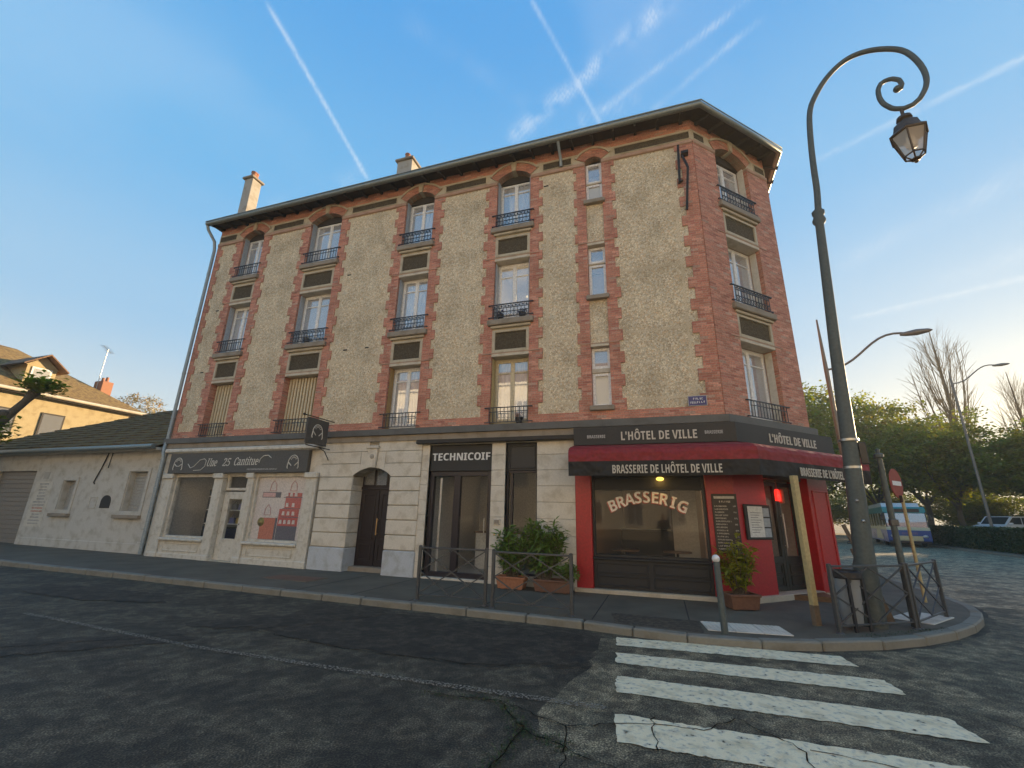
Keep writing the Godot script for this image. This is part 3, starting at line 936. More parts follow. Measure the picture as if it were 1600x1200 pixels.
func pipes() -> void:
	var m := MB.new()
	m.tube([V(-15.95, 12.1, 0.53), V(-15.95, 11.95, 0.47), V(-15.9, 11.6, 0.17), V(-15.88, 11.25, 0.11), V(-15.88, 3.75, 0.11), V(-15.86, 3.55, 0.16), V(-15.8, 3.35, 0.2), V(-15.78, 3.2, 0.17), V(-15.78, 0.15, 0.17)], 0.055, 10)
	var p := put(m, "downpipe", "pipe_grey", B)
	for y in [10.2, 8.3, 6.2, 4.6, 2.2]:
		m = MB.new()
		m.tube([V(-15.88, y - 0.03, 0.11), V(-15.88, y + 0.03, 0.11)], 0.065, 10)
		put(m, "bracket", "pipe_grey", p)
	m = MB.new()
	m.tube([V(-2.12, 12.12, 0.52), V(-2.12, 12.02, 0.45), V(-2.12, 11.8, 0.14), V(-2.12, 11.55, 0.1)], 0.045, 8)
	put(m, "downpipe", "pipe_grey", B)

# ---------------------------------------------------------------- shops and entrances at street level
func block(poly: PackedVector2Array, z0: float, z1: float, mt := "ashlar") -> void:
	var m := MB.new()
	m.prism(poly, z0, z1)
	put(m, "stone_block", mt, B)

func rect(x0: float, y0: float, x1: float, y1: float) -> PackedVector2Array:
	return PackedVector2Array([Vector2(x0, y0), Vector2(x1, y0), Vector2(x1, y1), Vector2(x0, y1)])

func pane(x0: float, y0: float, x1: float, y1: float, z: float, mt: String, parent: Node3D, xf := Transform3D()) -> void:
	var m := MB.new()
	m.quad(V(x0, y0, z), V(x1, y0, z), V(x1, y1, z), V(x0, y1, z))
	put(m, "pane", mt, parent, xf)

func frame_of(x0: float, y0: float, x1: float, y1: float, t: float, z0: float, z1: float, called: String, mt: String, parent: Node3D, bars := [], xf := Transform3D()) -> MeshInstance3D:
	var m := MB.new()
	m.bev(V(x0, y0, z0), V(x0 + t, y1, z1), 0.008)
	m.bev(V(x1 - t, y0, z0), V(x1, y1, z1), 0.008)
	m.bev(V(x0 + t, y0, z0), V(x1 - t, y0 + t, z1), 0.008)
	m.bev(V(x0 + t, y1 - t, z0), V(x1 - t, y1, z1), 0.008)
	for b in bars: m.bev(V(b[0], b[1], z0 + 0.01), V(b[2], b[3], z1 - 0.004), 0.006)
	return put(m, called, mt, parent, xf)

func inset(x0: float, y0: float, x1: float, y1: float, z: float, mt: String, parent: Node3D, xf := Transform3D(), called := "panel") -> void:
	# raised moulding round a sunk field
	var m := MB.new()
	var t := 0.035
	m.bev(V(x0, y0, z - 0.01), V(x0 + t, y1, z + 0.022), 0.008)
	m.bev(V(x1 - t, y0, z - 0.01), V(x1, y1, z + 0.022), 0.008)
	m.bev(V(x0 + t, y0, z - 0.01), V(x1 - t, y0 + t, z + 0.022), 0.008)
	m.bev(V(x0 + t, y1 - t, z - 0.01), V(x1 - t, y1, z + 0.022), 0.008)
	put(m, called, mt, parent, xf)

func room(x0: float, x1: float, y0: float, y1: float, z0: float, z1: float, wall: String, floor_: String) -> void:
	# walls, floor and ceiling with thickness; open to the street side
	var t := 0.1
	var m := MB.new()
	m.box(V(x0, y0 - t, z0 - t), V(x1, y1 + t, z0))
	m.box(V(x0 - t, y0 - t, z0), V(x0, y1 + t, z1))
	m.box(V(x1, y0 - t, z0), V(x1 + t, y1 + t, z1))
	m.box(V(x0, y1, z0), V(x1, y1 + t, z1))
	var r := put(m, "shop_room", wall, B)
	m = MB.new()
	m.box(V(x0, y0 - t, z0), V(x1, y0, z1))
	put(m, "floor", floor_, r)

func street_level() -> void:
	# cornice round the building above the shops
	band("cornice", "lead", -0.05, 0.17, 3.66, 3.83)
	band("cornice", "sill_stone", -0.05, 0.1, 3.5, 3.655)
	handbag_shop()
	portal()
	salon()
	bistro()

func handbag_shop() -> void:
	room(-15.45, -9.5, 0.13, 3.2, -3.6, -0.16, "room_mid", "wood_mid")
	# backing wall over the shop and the two end piers
	one(V(-15.84, 2.62, -0.3), V(-9.34, 3.5, 0.02), "wall_head", "ashlar", B, 0.0)
	one(V(-15.72, 3.335, 0.02), V(-9.42, 3.47, 0.22), "shop_cornice", "cream_paint", B, 0.03)
	for q in [[-15.62, -15.2, "pilaster"], [-13.36, -13.0, "pilaster"], [-12.0, -11.76, "pilaster"], [-9.78, -9.4, "pilaster"]]:
		var p := one(V(q[0], g(q[0]) - 0.02, -0.12), V(q[1], 2.66, 0.1), q[2], "cream_paint", B, 0.015)
		one(V(q[0] - 0.03, 2.5, -0.1), V(q[1] + 0.03, 2.66, 0.16), "capital", "cream_paint", p, 0.02)
		one(V(q[0] - 0.025, g(q[0]) - 0.02, -0.1), V(q[1] + 0.025, 0.24, 0.13), "base", "cream_paint", p, 0.02)
		one(V(q[0] + 0.07, 0.75, 0.1), V(q[1] - 0.07, 2.4, 0.113), "field", "cream_paint", p, 0.008)
	one(V(-15.84, g(-15.8) - 0.02, -0.3), V(-15.63, 2.62, 0.03), "end_pier", "ashlar", B, 0.02)
	for q in [[-15.2, -13.36], [-11.76, -9.78]]:
		var w := frame_of(q[0], 0.68, q[1], 2.62, 0.07, -0.12, 0.0, "shop_window", "cream_paint", B)
		pane(q[0] + 0.05, 0.73, q[1] - 0.05, 2.57, -0.06, "shop_pane", w)
		var s := one(V(q[0], g(q[0]) - 0.02, -0.14), V(q[1], 0.6, 0.05), "stall_riser", "cream_paint", B, 0.01)
		one(V(q[0] - 0.01, 0.6, -0.14), V(q[1] + 0.01, 0.68, 0.15), "sill", "cream_paint", s, 0.02)
		one(V(q[0] + 0.01, g(q[0]) - 0.02, 0.0), V(q[1] - 0.01, 0.22, 0.09), "plinth", "cream_paint", s, 0.01)
		inset(q[0] + 0.15, 0.29, q[1] - 0.15, 0.54, 0.05, "cream_paint", s)
	# door with a light above it
	var d := frame_of(-12.98, g(-12.5) + 0.02, -12.02, 2.1, 0.22, -0.16, -0.06, "shop_door", "cream_paint", B, [[-12.76, 0.3, -12.24, 0.72]])
	pane(-12.78, 0.7, -12.22, 1.9, -0.11, "shop_pane", d)
	one(V(-12.76, g(-12.5) + 0.04, -0.15), V(-12.24, 0.34, -0.08), "kick_board", "cream_paint", d)
	var hm := MB.new()
	hm.ball(V(-12.13, 1.15, -0.03), V(0.025, 0.03, 0.03))
	put(hm, "handle", "black_iron", d)
	var tr := frame_of(-12.98, 2.14, -12.02, 2.64, 0.08, -0.16, -0.06, "fanlight", "cream_paint", B)
	pane(-12.92, 2.2, -12.08, 2.58, -0.11, "shop_pane", tr)
	one(V(-13.0, g(-12.5) - 0.02, -0.2), V(-12.0, g(-12.5) + 0.02, 0.1), "threshold", "plinth_stone", B, 0.01)
	# shelves with goods, seen dimly through the glass
	var sh := thing("display_shelf", "dark display shelves behind the glass of the shop with the handbag sign", "shelf", V(-14.2, 0.13, -1.3))
	for y in [0.5, 0.95, 1.4, 1.85]:
		one(V(-0.8, y, -0.18), V(0.8, y + 0.03, 0.18), "board", "paper", sh, 0.004)
	for x in [-0.8, 0.77]: one(V(x, 0, -0.18), V(x + 0.03, 2.1, 0.18), "upright", "shelf_dark", sh, 0.004)
	var cols := ["poster_red", "shelf_dark", "bike_blue", "poster_yellow", "old_timber"]
	var k := 0
	for y in [0.53, 0.98, 1.43]:
		for x in [-0.55, -0.15, 0.3, 0.6]:
			k += 1
			var b := thing("handbag", "small %s handbag on the %s shop shelf" % [["red", "black", "blue", "tan", "brown"][k % 5], "lowest" if y < 0.6 else ("middle" if y < 1.2 else "upper")], "handbag", V(-14.2 + x, 0.13 + y, -1.3), 0.0, "handbags on the shop shelves")
			var m := MB.new()
			m.prism(PackedVector2Array([Vector2(-0.12, 0.0), Vector2(0.12, 0.0), Vector2(0.09, 0.19), Vector2(-0.09, 0.19)]), -0.05, 0.05)
			put(m, "body", cols[k % 5], b)
			m = MB.new()
			m.tube([V(-0.06, 0.18, 0), V(-0.045, 0.26, 0), V(0, 0.29, 0), V(0.045, 0.26, 0), V(0.06, 0.18, 0)], 0.008, 6)
			put(m, "strap", cols[k % 5], b)
	var mq := thing("shop_counter", "navy covered counter inside the shop window", "counter", V(-13.75, 0.13, -0.75))
	one(V(-0.4, 0, -0.3), V(0.4, 0.85, 0.25), "body", "sign_blue", mq, 0.03)
	one(V(-0.43, 0.85, -0.33), V(0.43, 0.89, 0.28), "top", "shelf_dark", mq, 0.01)
	fascia_of_shop()
	window_poster()

func fascia_of_shop() -> void:
	var t := thing("shop_sign", "dark grey shop sign with white script and two handbag drawings above the cream shopfront", "sign", V(-12.57, 2.66, 0.1))
	one(V(-2.88, 0.0, -0.08), V(2.82, 0.655, 0.06), "board", "shop_fascia", t, 0.012)
	one(V(-2.9, 0.655, -0.08), V(2.84, 0.675, 0.07), "trim", "grey_letter", t, 0.004)
	# script wording and flourishes
	var sc := Transform3D(Basis(Vector3(1, 0, 0), Vector3(0.22, 1, 0), Vector3(0, 0, 1)), V(-0.95, 0.34, 0.066))
	text("Une", 0.24, 0.008, "pale_letter", t, sc, "lettering", false, 0.42, true)
	text("25", 0.24, 0.008, "pale_letter", t, sc.translated(V(0.62, 0, 0)), "lettering", false, 0.28, true)
	text("Cantitue", 0.24, 0.008, "pale_letter", t, sc.translated(V(1.42, 0.02, 0)), "lettering", false, 0.95, true)
	var sr := RandomNumberGenerator.new(); sr.seed = 14
	scribble(t, V(0.55, 0.08, 0.062), 1.15, 0.045, sr, "grey_letter")
	var m := MB.new()
	m.tube([V(-2.0, 0.3, 0.067), V(-1.86, 0.17, 0.067), V(-1.72, 0.22, 0.067), V(-1.5, 0.42, 0.067), V(-1.32, 0.46, 0.067), V(-1.22, 0.4, 0.067), V(-1.24, 0.22, 0.067), V(-1.4, 0.1, 0.067), V(-1.7, 0.09, 0.067)], 0.011, 6)
	put(m, "flourish", "pale_letter", t)
	m = MB.new()
	m.tube([V(0.98, 0.3, 0.067), V(1.02, 0.42, 0.067), V(1.14, 0.51, 0.067), V(1.31, 0.52, 0.067), V(1.44, 0.44, 0.067)], 0.013, 6)
	put(m, "flourish", "pale_letter", t)
	for s in [-2.45, 2.3]:
		m = MB.new()
		bag_drawing(m, V(s, 0.3, 0.067), 0.3, s > 0)
		put(m, "handbag_emblem", "pale_letter", t)
	# hanging sign on a bracket
	var h := thing("hanging_sign", "square grey sign with a handbag drawing hanging out on an iron bracket", "sign", V(-9.12, 3.37, 0.05), 0.0)
	var tilt := Transform3D(Basis(Vector3.UP, 1.12), V(0, 0, 0))
	one(V(-0.02, 0.0, 0.18), V(0.02, 0.72, 1.02), "board", "shop_fascia", h, 0.01)
	m = MB.new()
	m.xf = Transform3D(Basis(Vector3.UP, PI / 2), V(0.024, 0.36, 0.6))
	bag_drawing(m, V(0, 0, 0), 0.3, true)
	put(m, "handbag_emblem", "pale_letter", h)
	m = MB.new()
	m.tube([V(0, 0.76, -0.05), V(0, 0.76, 1.15)], 0.014, 6)
	m.tube([V(0, -0.06, -0.05), V(0, -0.05, 0.95)], 0.014, 6)
	m.tube([V(0, -0.4, -0.03), V(0, -0.3, 0.05), V(0, -0.14, 0.2), V(0, -0.06, 0.42)], 0.012, 6)
	m.ball(V(0, 0.76, 1.17), V(0.035, 0.035, 0.035))
	m.tube([V(0, -0.06, 0.95), V(0.0, 0.0, 0.95)], 0.01, 6)
	put(m, "bracket", "black_iron", h)

func bag_drawing(m: MB, o: Vector3, s: float, handles: bool) -> void:
	# open outline of a handbag: body, handle and clasp strokes
	var pts := []
	for i in 13:
		var a := PI * i / 12.0
		pts.append(o + V(cos(a) * s * 0.62, sin(a) * s * 0.75 - 0.02, 0))
	m.tube(pts, 0.012, 5)
	m.tube([o + V(-s * 0.62, -s * 0.05, 0), o + V(-s * 0.68, -s * 0.5, 0), o + V(-s * 0.6, -s * 0.62, 0)], 0.016, 5)
	m.tube([o + V(s * 0.62, -s * 0.05, 0), o + V(s * 0.68, -s * 0.5, 0), o + V(s * 0.6, -s * 0.62, 0)], 0.016, 5)
	if handles:
		m.tube([o + V(-s * 0.6, 0, 0), o + V(-s * 0.2, -s * 0.35, 0)], 0.014, 5)
		m.tube([o + V(s * 0.6, 0, 0), o + V(s * 0.2, -s * 0.35, 0)], 0.014, 5)
	else:
		m.tube([o + V(-s * 0.5, 0, 0), o + V(-s * 0.2, -s * 0.22, 0), o + V(s * 0.2, -s * 0.22, 0), o + V(s * 0.5, 0, 0)], 0.014, 5)
	for i in 6:
		var a := PI * (0.2 + 0.12 * i)
		m.tube([o + V(cos(a) * s * 0.3, sin(a) * s * 0.4, 0), o + V(cos(a) * s * 0.5, sin(a) * s * 0.62, 0)], 0.008, 5)

func window_poster() -> void:
	var t := thing("window_poster", "pink and red window poster of handbags on shop shelves", "poster", V(-10.77, 0.76, -0.085))
	one(V(-0.93, 0.0, -0.004), V(0.93, 1.82, 0.0), "sheet", "poster_paper", t, 0.0)
	var z := 0.003
	var rects := [[-0.62, 0.0, -0.02, 0.62, "poster_orange"], [0.02, 0.0, 0.75, 0.4, "poster_grey"], [0.03, 0.38, 0.75, 0.86, "poster_red"], [0.2, 0.86, 0.78, 1.32, "poster_red"], [-0.7, 1.18, 0.0, 1.34, "poster_grey"], [-0.68, 1.2, -0.2, 1.32, "poster_pink"], [-0.06, 0.0, 0.0, 0.62, "poster_grey"], [0.13, 0.62, 0.76, 0.64, "poster_grey"], [0.14, 0.86, 0.78, 0.88, "poster_grey"], [0.12, 1.18, 0.8, 1.2, "poster_grey"], [-0.66, 0.6, 0.0, 0.66, "poster_paper"]]
	var k := 0
	for r in rects:
		k += 1
		one(V(r[0], r[1], 0.0), V(r[2], r[3], z + 0.0012 * k), "print", r[4], t, 0.0)
	for q in [[0.14, 0.44], [0.3, 0.44], [0.46, 0.44], [0.62, 0.44], [0.2, 0.68], [0.38, 0.68], [0.56, 0.68], [0.3, 0.92], [0.52, 0.92], [0.24, 1.22], [0.4, 1.22], [0.57, 1.22]]:
		var m := MB.new()
		m.prism(PackedVector2Array([Vector2(q[0] - 0.05, q[1]), Vector2(q[0] + 0.05, q[1]), Vector2(q[0] + 0.035, q[1] + 0.11), Vector2(q[0] - 0.035, q[1] + 0.11)]), 0.0, 0.022)
		put(m, "print", "poster_paper", t)
	for q in [[-0.32, 1.38, 1.0], [0.45, 1.38, 1.0], [-0.4, 0.68, 0.9]]:
		var m := MB.new()
		m.tube([V(q[0] - 0.12, q[1], 0.01), V(q[0] - 0.1, q[1] + 0.18, 0.01), V(q[0], q[1] + 0.3, 0.01), V(q[0] + 0.1, q[1] + 0.18, 0.01), V(q[0] + 0.12, q[1], 0.01), V(q[0] - 0.12, q[1], 0.01)], 0.012, 5)
		put(m, "print", "poster_pink", t)
	var fm := MB.new()
	fm.ball(V(-0.6, 0.48, 0.005), V(0.13, 0.13, 0.008))
	put(fm, "print", "poster_yellow", t)

func portal() -> void:
	# rusticated entrance: backing, base course, courses of blocks, arch stones
	var xl := -9.34; var xr := -6.06
	var dl := -8.2; var dr := -6.98
	one(V(xl, g(-9) - 0.02, -0.55), V(dl - 0.03, 3.5, 0.0), "portal_backing", "ashlar_joint", B, 0.0)
	one(V(dr + 0.03, g(-6) - 0.02, -0.55), V(xr, 3.5, 0.0), "portal_backing", "ashlar_joint", B, 0.0)
	var open := arch_poly(dl, dr, 2.56, 0.22)
	var cut := PackedVector2Array([Vector2(dl, -0.2)])
	cut.append_array(open)
	cut.append(Vector2(dr, -0.2))
	for p in Geometry2D.clip_polygons(rect(dl - 0.03, 2.3, dr + 0.03, 3.5), cut):
		var m := MB.new()
		m.prism(p, -0.55, 0.0)
		put(m, "portal_backing", "ashlar_joint", B)
	# base course painted blue grey
	one(V(xl - 0.02, g(-9) - 0.02, -0.5), V(dl, 0.64, 0.07), "base_block", "blue_grey", B, 0.02)
	one(V(dr, g(-6.5) - 0.02, -0.5), V(xr + 0.02, 0.64, 0.07), "base_block", "blue_grey", B, 0.02)
	var y := 0.655
	for k in 5:
		for q in [[xl, dl], [dr, xr]]:
			var m := MB.new()
			m.bev(V(q[0], y, -0.52), V(q[1], y + 0.358, 0.05), 0.018)
			put(m, "stone_block", "ashlar", B)
		y += 0.375
	# stones round the arch
	var cuts := [cut]
	var mid := (dl + dr) / 2
	var groups := [rect(xl, 2.535, dl + 0.2, 2.885), rect(dr - 0.2, 2.535, xr, 2.885), rect(xl, 2.9, mid - 0.42, 3.22), rect(mid + 0.42, 2.9, xr, 3.22), rect(xl, 3.235, mid - 0.16, 3.5), rect(mid + 0.16, 3.235, xr, 3.5),
		PackedVector2Array([Vector2(mid - 0.4, 2.6), Vector2(mid - 0.12, 2.6), Vector2(mid - 0.17, 3.22), Vector2(mid - 0.4, 3.22)]), PackedVector2Array([Vector2(mid + 0.12, 2.6), Vector2(mid + 0.4, 2.6), Vector2(mid + 0.4, 3.22), Vector2(mid + 0.17, 3.22)])]
	for q in groups:
		for p in Geometry2D.clip_polygons(q, cut): block(p, -0.3, 0.05)
	var key := PackedVector2Array([Vector2(mid - 0.105, 2.6), Vector2(mid + 0.105, 2.6), Vector2(mid + 0.155, 3.3), Vector2(mid - 0.155, 3.3)])
	for p in Geometry2D.clip_polygons(key, cut):
		var m := MB.new()
		m.prism(p, -0.3, 0.11)
		var ks := put(m, "keystone", "ashlar", B)
		m = MB.new()
		m.xf = Transform3D(Basis(Vector3.RIGHT, PI / 2), V(mid, 3.08, 0.11))
		m.lathe([Vector2(0.07, 0), Vector2(0.06, 0.02), Vector2(0.03, 0.02), Vector2(0.02, 0.035), Vector2(0.0, 0.035)], 14)
		put(m, "rosette", "ashlar_joint", ks)
		one(V(mid - 0.2, 3.3, -0.1), V(mid + 0.2, 3.38, 0.15), "cap", "ashlar", ks, 0.015)
	# door leaves with panels, transom light above
	var yb := g(-7.6) + 0.12
	one(V(dl, g(-7.6) - 0.02, -0.6), V(dr, yb, -0.2), "door_step", "sill_stone", B, 0.015)
	for s in 2:
		var a := dl if s == 0 else mid + 0.012
		var b := mid - 0.012 if s == 0 else dr
		var d := one(V(a, yb, -0.5), V(b, 2.2, -0.44), "entrance_door", "door_brown", B, 0.008)
		inset(a + 0.09, yb + 0.15, b - 0.09, 0.75, -0.44, "door_brown", d)
		inset(a + 0.09, 0.85, b - 0.09, 2.08, -0.44, "door_brown", d)
		if s == 1:
			var m := MB.new()
			m.tube([V(a + 0.03, 0.98, -0.38), V(a + 0.03, 1.42, -0.38)], 0.02, 8)
			m.tube([V(a + 0.03, 1.02, -0.44), V(a + 0.03, 1.02, -0.38)], 0.012, 6)
			m.tube([V(a + 0.03, 1.38, -0.44), V(a + 0.03, 1.38, -0.38)], 0.012, 6)
			put(m, "pull_handle", "brass", d)
	one(V(dl, 2.2, -0.5), V(dr, 2.29, -0.4), "transom", "door_brown", B, 0.012)
	var to := one(V(dl, 2.29, -0.5), V(dr, 2.33, -0.44), "transom_light", "door_brown", B)
	for x in [dl, -7.82, -7.41, dr - 0.06]: one(V(x, 2.33, -0.5), V(x + 0.055, 2.76 if x in [-7.82, -7.41] else 2.58, -0.44), "glazing_bar", "door_brown", to)
	var gp := MB.new()
	gp.prism(arch_poly(dl, dr, 2.56, 0.22), -0.485, -0.48)
	gp.box(V(dl, 2.29, -0.485), V(dr, 2.559, -0.48))
	put(gp, "pane", "dark_pane", to)
	one(V(dl - 0.1, yb, -1.2), V(dr + 0.1, 2.9, -1.15), "hall", "render_grey", B, 0.0)

func salon() -> void:
	var gy := g(-5)
	room(-5.95, -2.75, gy + 0.04, 3.3, -4.0, -0.32, "room_mid", "room_mid")
	# courses of pale stone: the narrow piers and the wide one
	for q in [[-6.06, -5.84], [-4.04, -3.67], [-2.84, -1.9]]:
		one(V(q[0], g(q[0]) - 0.02, -0.4), V(q[1], 3.5, -0.02), "pier_backing", "ashlar_joint", B, 0.0)
		var y := g(q[0]) + 0.0
		while y < 3.3:
			var top := minf(y + 0.372, 3.36)
			var m := MB.new()
			m.bev(V(q[0], y, -0.36), V(q[1], top, 0.012), 0.006)
			put(m, "stone_block", "ashlar", B)
			y = top + 0.008
	one(V(-6.2, 3.385, -0.1), V(-1.88, 3.49, 0.16), "ledge", "black_iron", B, 0.01)
	one(V(-5.84, 3.36, -0.3), V(-2.84, 3.5, -0.03), "wall_head", "fascia_dark", B, 0.0)
	one(V(-6.06, 3.36, -0.3), V(-1.9, 3.386, 0.008), "ledge_bed", "ashlar_joint", B, 0.0)
	# dark glazed doors
	var f := frame_of(-5.83, gy + 0.05, -4.05, 2.66, 0.12, -0.24, -0.1, "salon_front", "frame_purple", B, [[-5.12, gy + 0.1, -4.94, 2.6]])
	pane(-5.72, 0.16, -5.1, 2.55, -0.17, "shop_pane", f)
	pane(-4.96, 0.16, -4.15, 2.55, -0.17, "shop_pane", f)
	one(V(-5.56, 0.16, -0.22), V(-5.5, 2.5, -0.185), "inner_bar", "steel", f)
	var m := MB.new()
	m.tube([V(-4.22, 0.95, -0.06), V(-4.22, 1.5, -0.06)], 0.014, 8)
	m.tube([V(-4.22, 1.0, -0.12), V(-4.22, 1.0, -0.06)], 0.01, 6)
	m.tube([V(-4.22, 1.45, -0.12), V(-4.22, 1.45, -0.06)], 0.01, 6)
	put(m, "pull_handle", "steel", f)
	one(V(-5.83, gy - 0.02, -0.3), V(-4.05, gy + 0.05, 0.02), "threshold", "pale_stone", B, 0.01)
	var s := thing("salon_sign", "black sign board with white capitals above the glazed salon doors", "sign", V(-4.94, 2.66, 0.0))
	one(V(-0.89, 0.005, -0.22), V(0.89, 0.695, -0.06), "board", "fascia_dark", s, 0.01)
	text("TECHNICOIF", 0.19, 0.02, "white_letter", s, Transform3D(Basis(), V(0, 0.385, -0.05)), "lettering", true, 1.66)
	# side window
	var w := frame_of(-3.67, 0.22, -2.84, 2.66, 0.05, -0.22, -0.12, "side_window", "frame_purple", B, [[-3.56, 0.3, -3.5, 2.6]])
	pane(-3.63, 0.26, -2.88, 2.62, -0.18, "shop_pane", w)
	one(V(-3.67, 2.665, -0.22), V(-2.84, 3.36, -0.12), "dark_panel", "black_wood", B, 0.01)
	inset(-3.6, 2.72, -2.91, 3.3, -0.12, "black_wood", B, Transform3D(), "panel_moulding")
	one(V(-3.67, g(-3) - 0.02, -0.3), V(-2.84, 0.22, -0.05), "window_apron", "ashlar", B, 0.01)
	var i := thing("intercom", "small grey steel intercom box on the pale pier beside the salon doors", "intercom", V(-3.85, 1.42, 0.012))
	one(V(-0.09, -0.07, -0.01), V(0.09, 0.07, 0.03), "case", "steel", i, 0.01)
	one(V(-0.065, -0.045, 0.028), V(0.065, 0.045, 0.034), "face", "roller_brown", i, 0.003)
	for x in [-0.06, 0.05]:
		var b := thing("wall_plug", "tiny copper coloured plug on the pier under the intercom", "plug", V(-3.85 + x, 1.12, 0.012), 0.0, "copper plugs under the intercom")
		m = MB.new()
		m.xf = Transform3D(Basis(Vector3.RIGHT, PI / 2), V(0, 0, 0))
		m.lathe([Vector2(0.025, -0.01), Vector2(0.022, 0.015), Vector2(0.0, 0.018)], 10)
		put(m, "head", "brass", b)
	# a reception desk inside
	var d := thing("reception_desk", "pale desk standing inside the salon behind the glass", "desk", V(-4.6, gy + 0.04, -2.4))
	one(V(-0.7, 0, -0.25), V(0.7, 1.0, 0.25), "front", "paper", d, 0.02)
	one(V(-0.75, 1.0, -0.3), V(0.75, 1.04, 0.3), "top", "wood_mid", d, 0.01)

func bistro() -> void:
	# room behind the windows, red piers, dark joinery
	room(-1.55, 0.85, 0.1, 2.9, -9.5, -0.2, "dim_room_brown", "wood_mid")  # walls toned brown to keep the room dim behind the glass
	var rm := MB.new()
	rm.box(V(0.95, 0.0, -4.4), V(3.3, 0.1, -0.9))
	put(rm, "entrance_floor", "wood_mid", B)
	one(V(-1.9, 0.0, -0.4), V(-1.53, 3.5, 0.03), "red_pier", "red_paint", B, 0.012)
	one(V(0.94, 0.0, -0.4), V(1.5, 3.5, 0.0), "red_pier", "red_paint", B, 0.012)
	one(V(-1.53, 2.52, -0.3), V(0.94, 3.5, -0.02), "window_head", "black_wood", B, 0.01)
	one(V(-1.95, -0.03, -0.4), V(1.3, 0.08, 0.1), "plinth", "plinth_stone", B, 0.012)
	var st := one(V(-1.53, 0.08, -0.28), V(0.94, 0.68, -0.06), "stall_riser", "black_wood", B, 0.01)
	for q in [[-1.47, -0.35], [-0.25, 0.88]]:
		inset(q[0], 0.14, q[1], 0.36, -0.06, "black_wood", st)
		inset(q[0], 0.4, q[1], 0.62, -0.06, "black_wood", st)
	one(V(-1.54, 0.68, -0.3), V(0.95, 0.73, 0.0), "sill", "black_wood", st, 0.012)
	var f := frame_of(-1.53, 0.73, 0.94, 2.53, 0.06, -0.24, -0.1, "bistro_window", "black_wood", B, [[-1.5, 2.2, 0.9, 2.25]])
	pane(-1.48, 0.78, 0.89, 2.21, -0.17, "bistro_pane", f)
	one(V(-1.48, 2.25, -0.2), V(0.89, 2.48, -0.15), "head_board", "black_wood", f, 0.006)
	# lettering in an arc on the glass
	var wl := thing("window_lettering", "pale pink capitals with red shadow arched across the bistro window", "lettering", V(-0.3, 1.95, -0.165))
	var word := "BRASSERIG"
	for i in word.length():
		var t := (i - 4.0) / 4.0
		var an := -t * 0.38
		var p := V(t * 0.76, 0.1 - 0.2 * t * t, 0.004)
		text(word[i], 0.245, 0.004, "poster_red", wl, Transform3D(Basis(Vector3.BACK, an), p + V(-0.018, -0.018, -0.001)), "letter_shadow", true)
		text(word[i], 0.245, 0.008, "window_letter", wl, Transform3D(Basis(Vector3.BACK, an), p), "letter", true)
	# chamfered front: poster panel, door, pier
	one(V(0.0, 0.08, -0.3), V(1.04, 3.5, 0.0), "red_panel", "red_paint", B, 0.012, CH)
	one(V(1.04, 2.5, -0.35), V(2.5, 3.5, -0.04), "door_head", "black_wood", B, 0.01, CH)
	var pr := one(V(2.5, 0.06, -0.4), V(3.3, 3.5, 0.1), "red_pier", "red_paint", B, 0.012, CH)
	inset(2.62, 0.5, 3.22, 2.3, 0.1, "red_paint", pr)
	one(V(0.14, -0.03, -0.3), V(3.3, 0.11, 0.1), "plinth", "plinth_stone", B, 0.012, CH)
	for s in 2:
		var a := 1.06 + s * 0.71; var b := a + 0.7
		var d := frame_of(a, 0.12, b, 2.46, 0.09, -0.3, -0.22, "bistro_door", "green_black", B, [[a + 0.05, 0.68, b - 0.05, 0.82]], CH)
		pane(a + 0.08, 0.8, b - 0.08, 2.4, -0.26, "bistro_pane", d)
		one(V(a + 0.05, 0.16, -0.29), V(b - 0.05, 0.7, -0.24), "lower_panel", "green_black", d)
		inset(a + 0.13, 0.2, b - 0.13, 0.42, -0.24, "green_black", d)
		inset(a + 0.13, 0.45, b - 0.13, 0.66, -0.24, "green_black", d)
		if s == 1:
			var m := MB.new()
			m.tube([V(a + 0.045, 1.0, -0.17), V(a + 0.045, 1.75, -0.17)], 0.016, 8)
			m.tube([V(a + 0.045, 1.05, -0.22), V(a + 0.045, 1.05, -0.17)], 0.01, 6)
			m.tube([V(a + 0.045, 1.7, -0.22), V(a + 0.045, 1.7, -0.17)], 0.01, 6)
			put(m, "pull_handle", "steel", d)
	var bk := MB.new()
	bk.box(V(0.9, 0.1, -2.6), V(3.0, 3.2, -2.55))
	bk.box(V(0.85, 0.1, -2.6), V(0.9, 3.2, -0.3))
	bk.box(V(2.55, 0.1, -2.6), V(2.6, 3.2, -0.42))
	bk.box(V(0.9, 3.1, -2.55), V(2.55, 3.2, -0.35))
	put(bk, "lobby_wall", "room_mid", B, CH)
	# furniture behind the window
	var bar := thing("bar_counter", "dark wooden bar counter at the back of the bistro", "counter", V(-0.4, 0.1, -6.5))
	one(V(-1.0, 0, -0.3), V(1.0, 1.05, 0.25), "front", "dark_wood", bar, 0.02)
	one(V(-1.05, 1.05, -0.35), V(1.05, 1.1, 0.32), "top", "dark_wood", bar, 0.012)
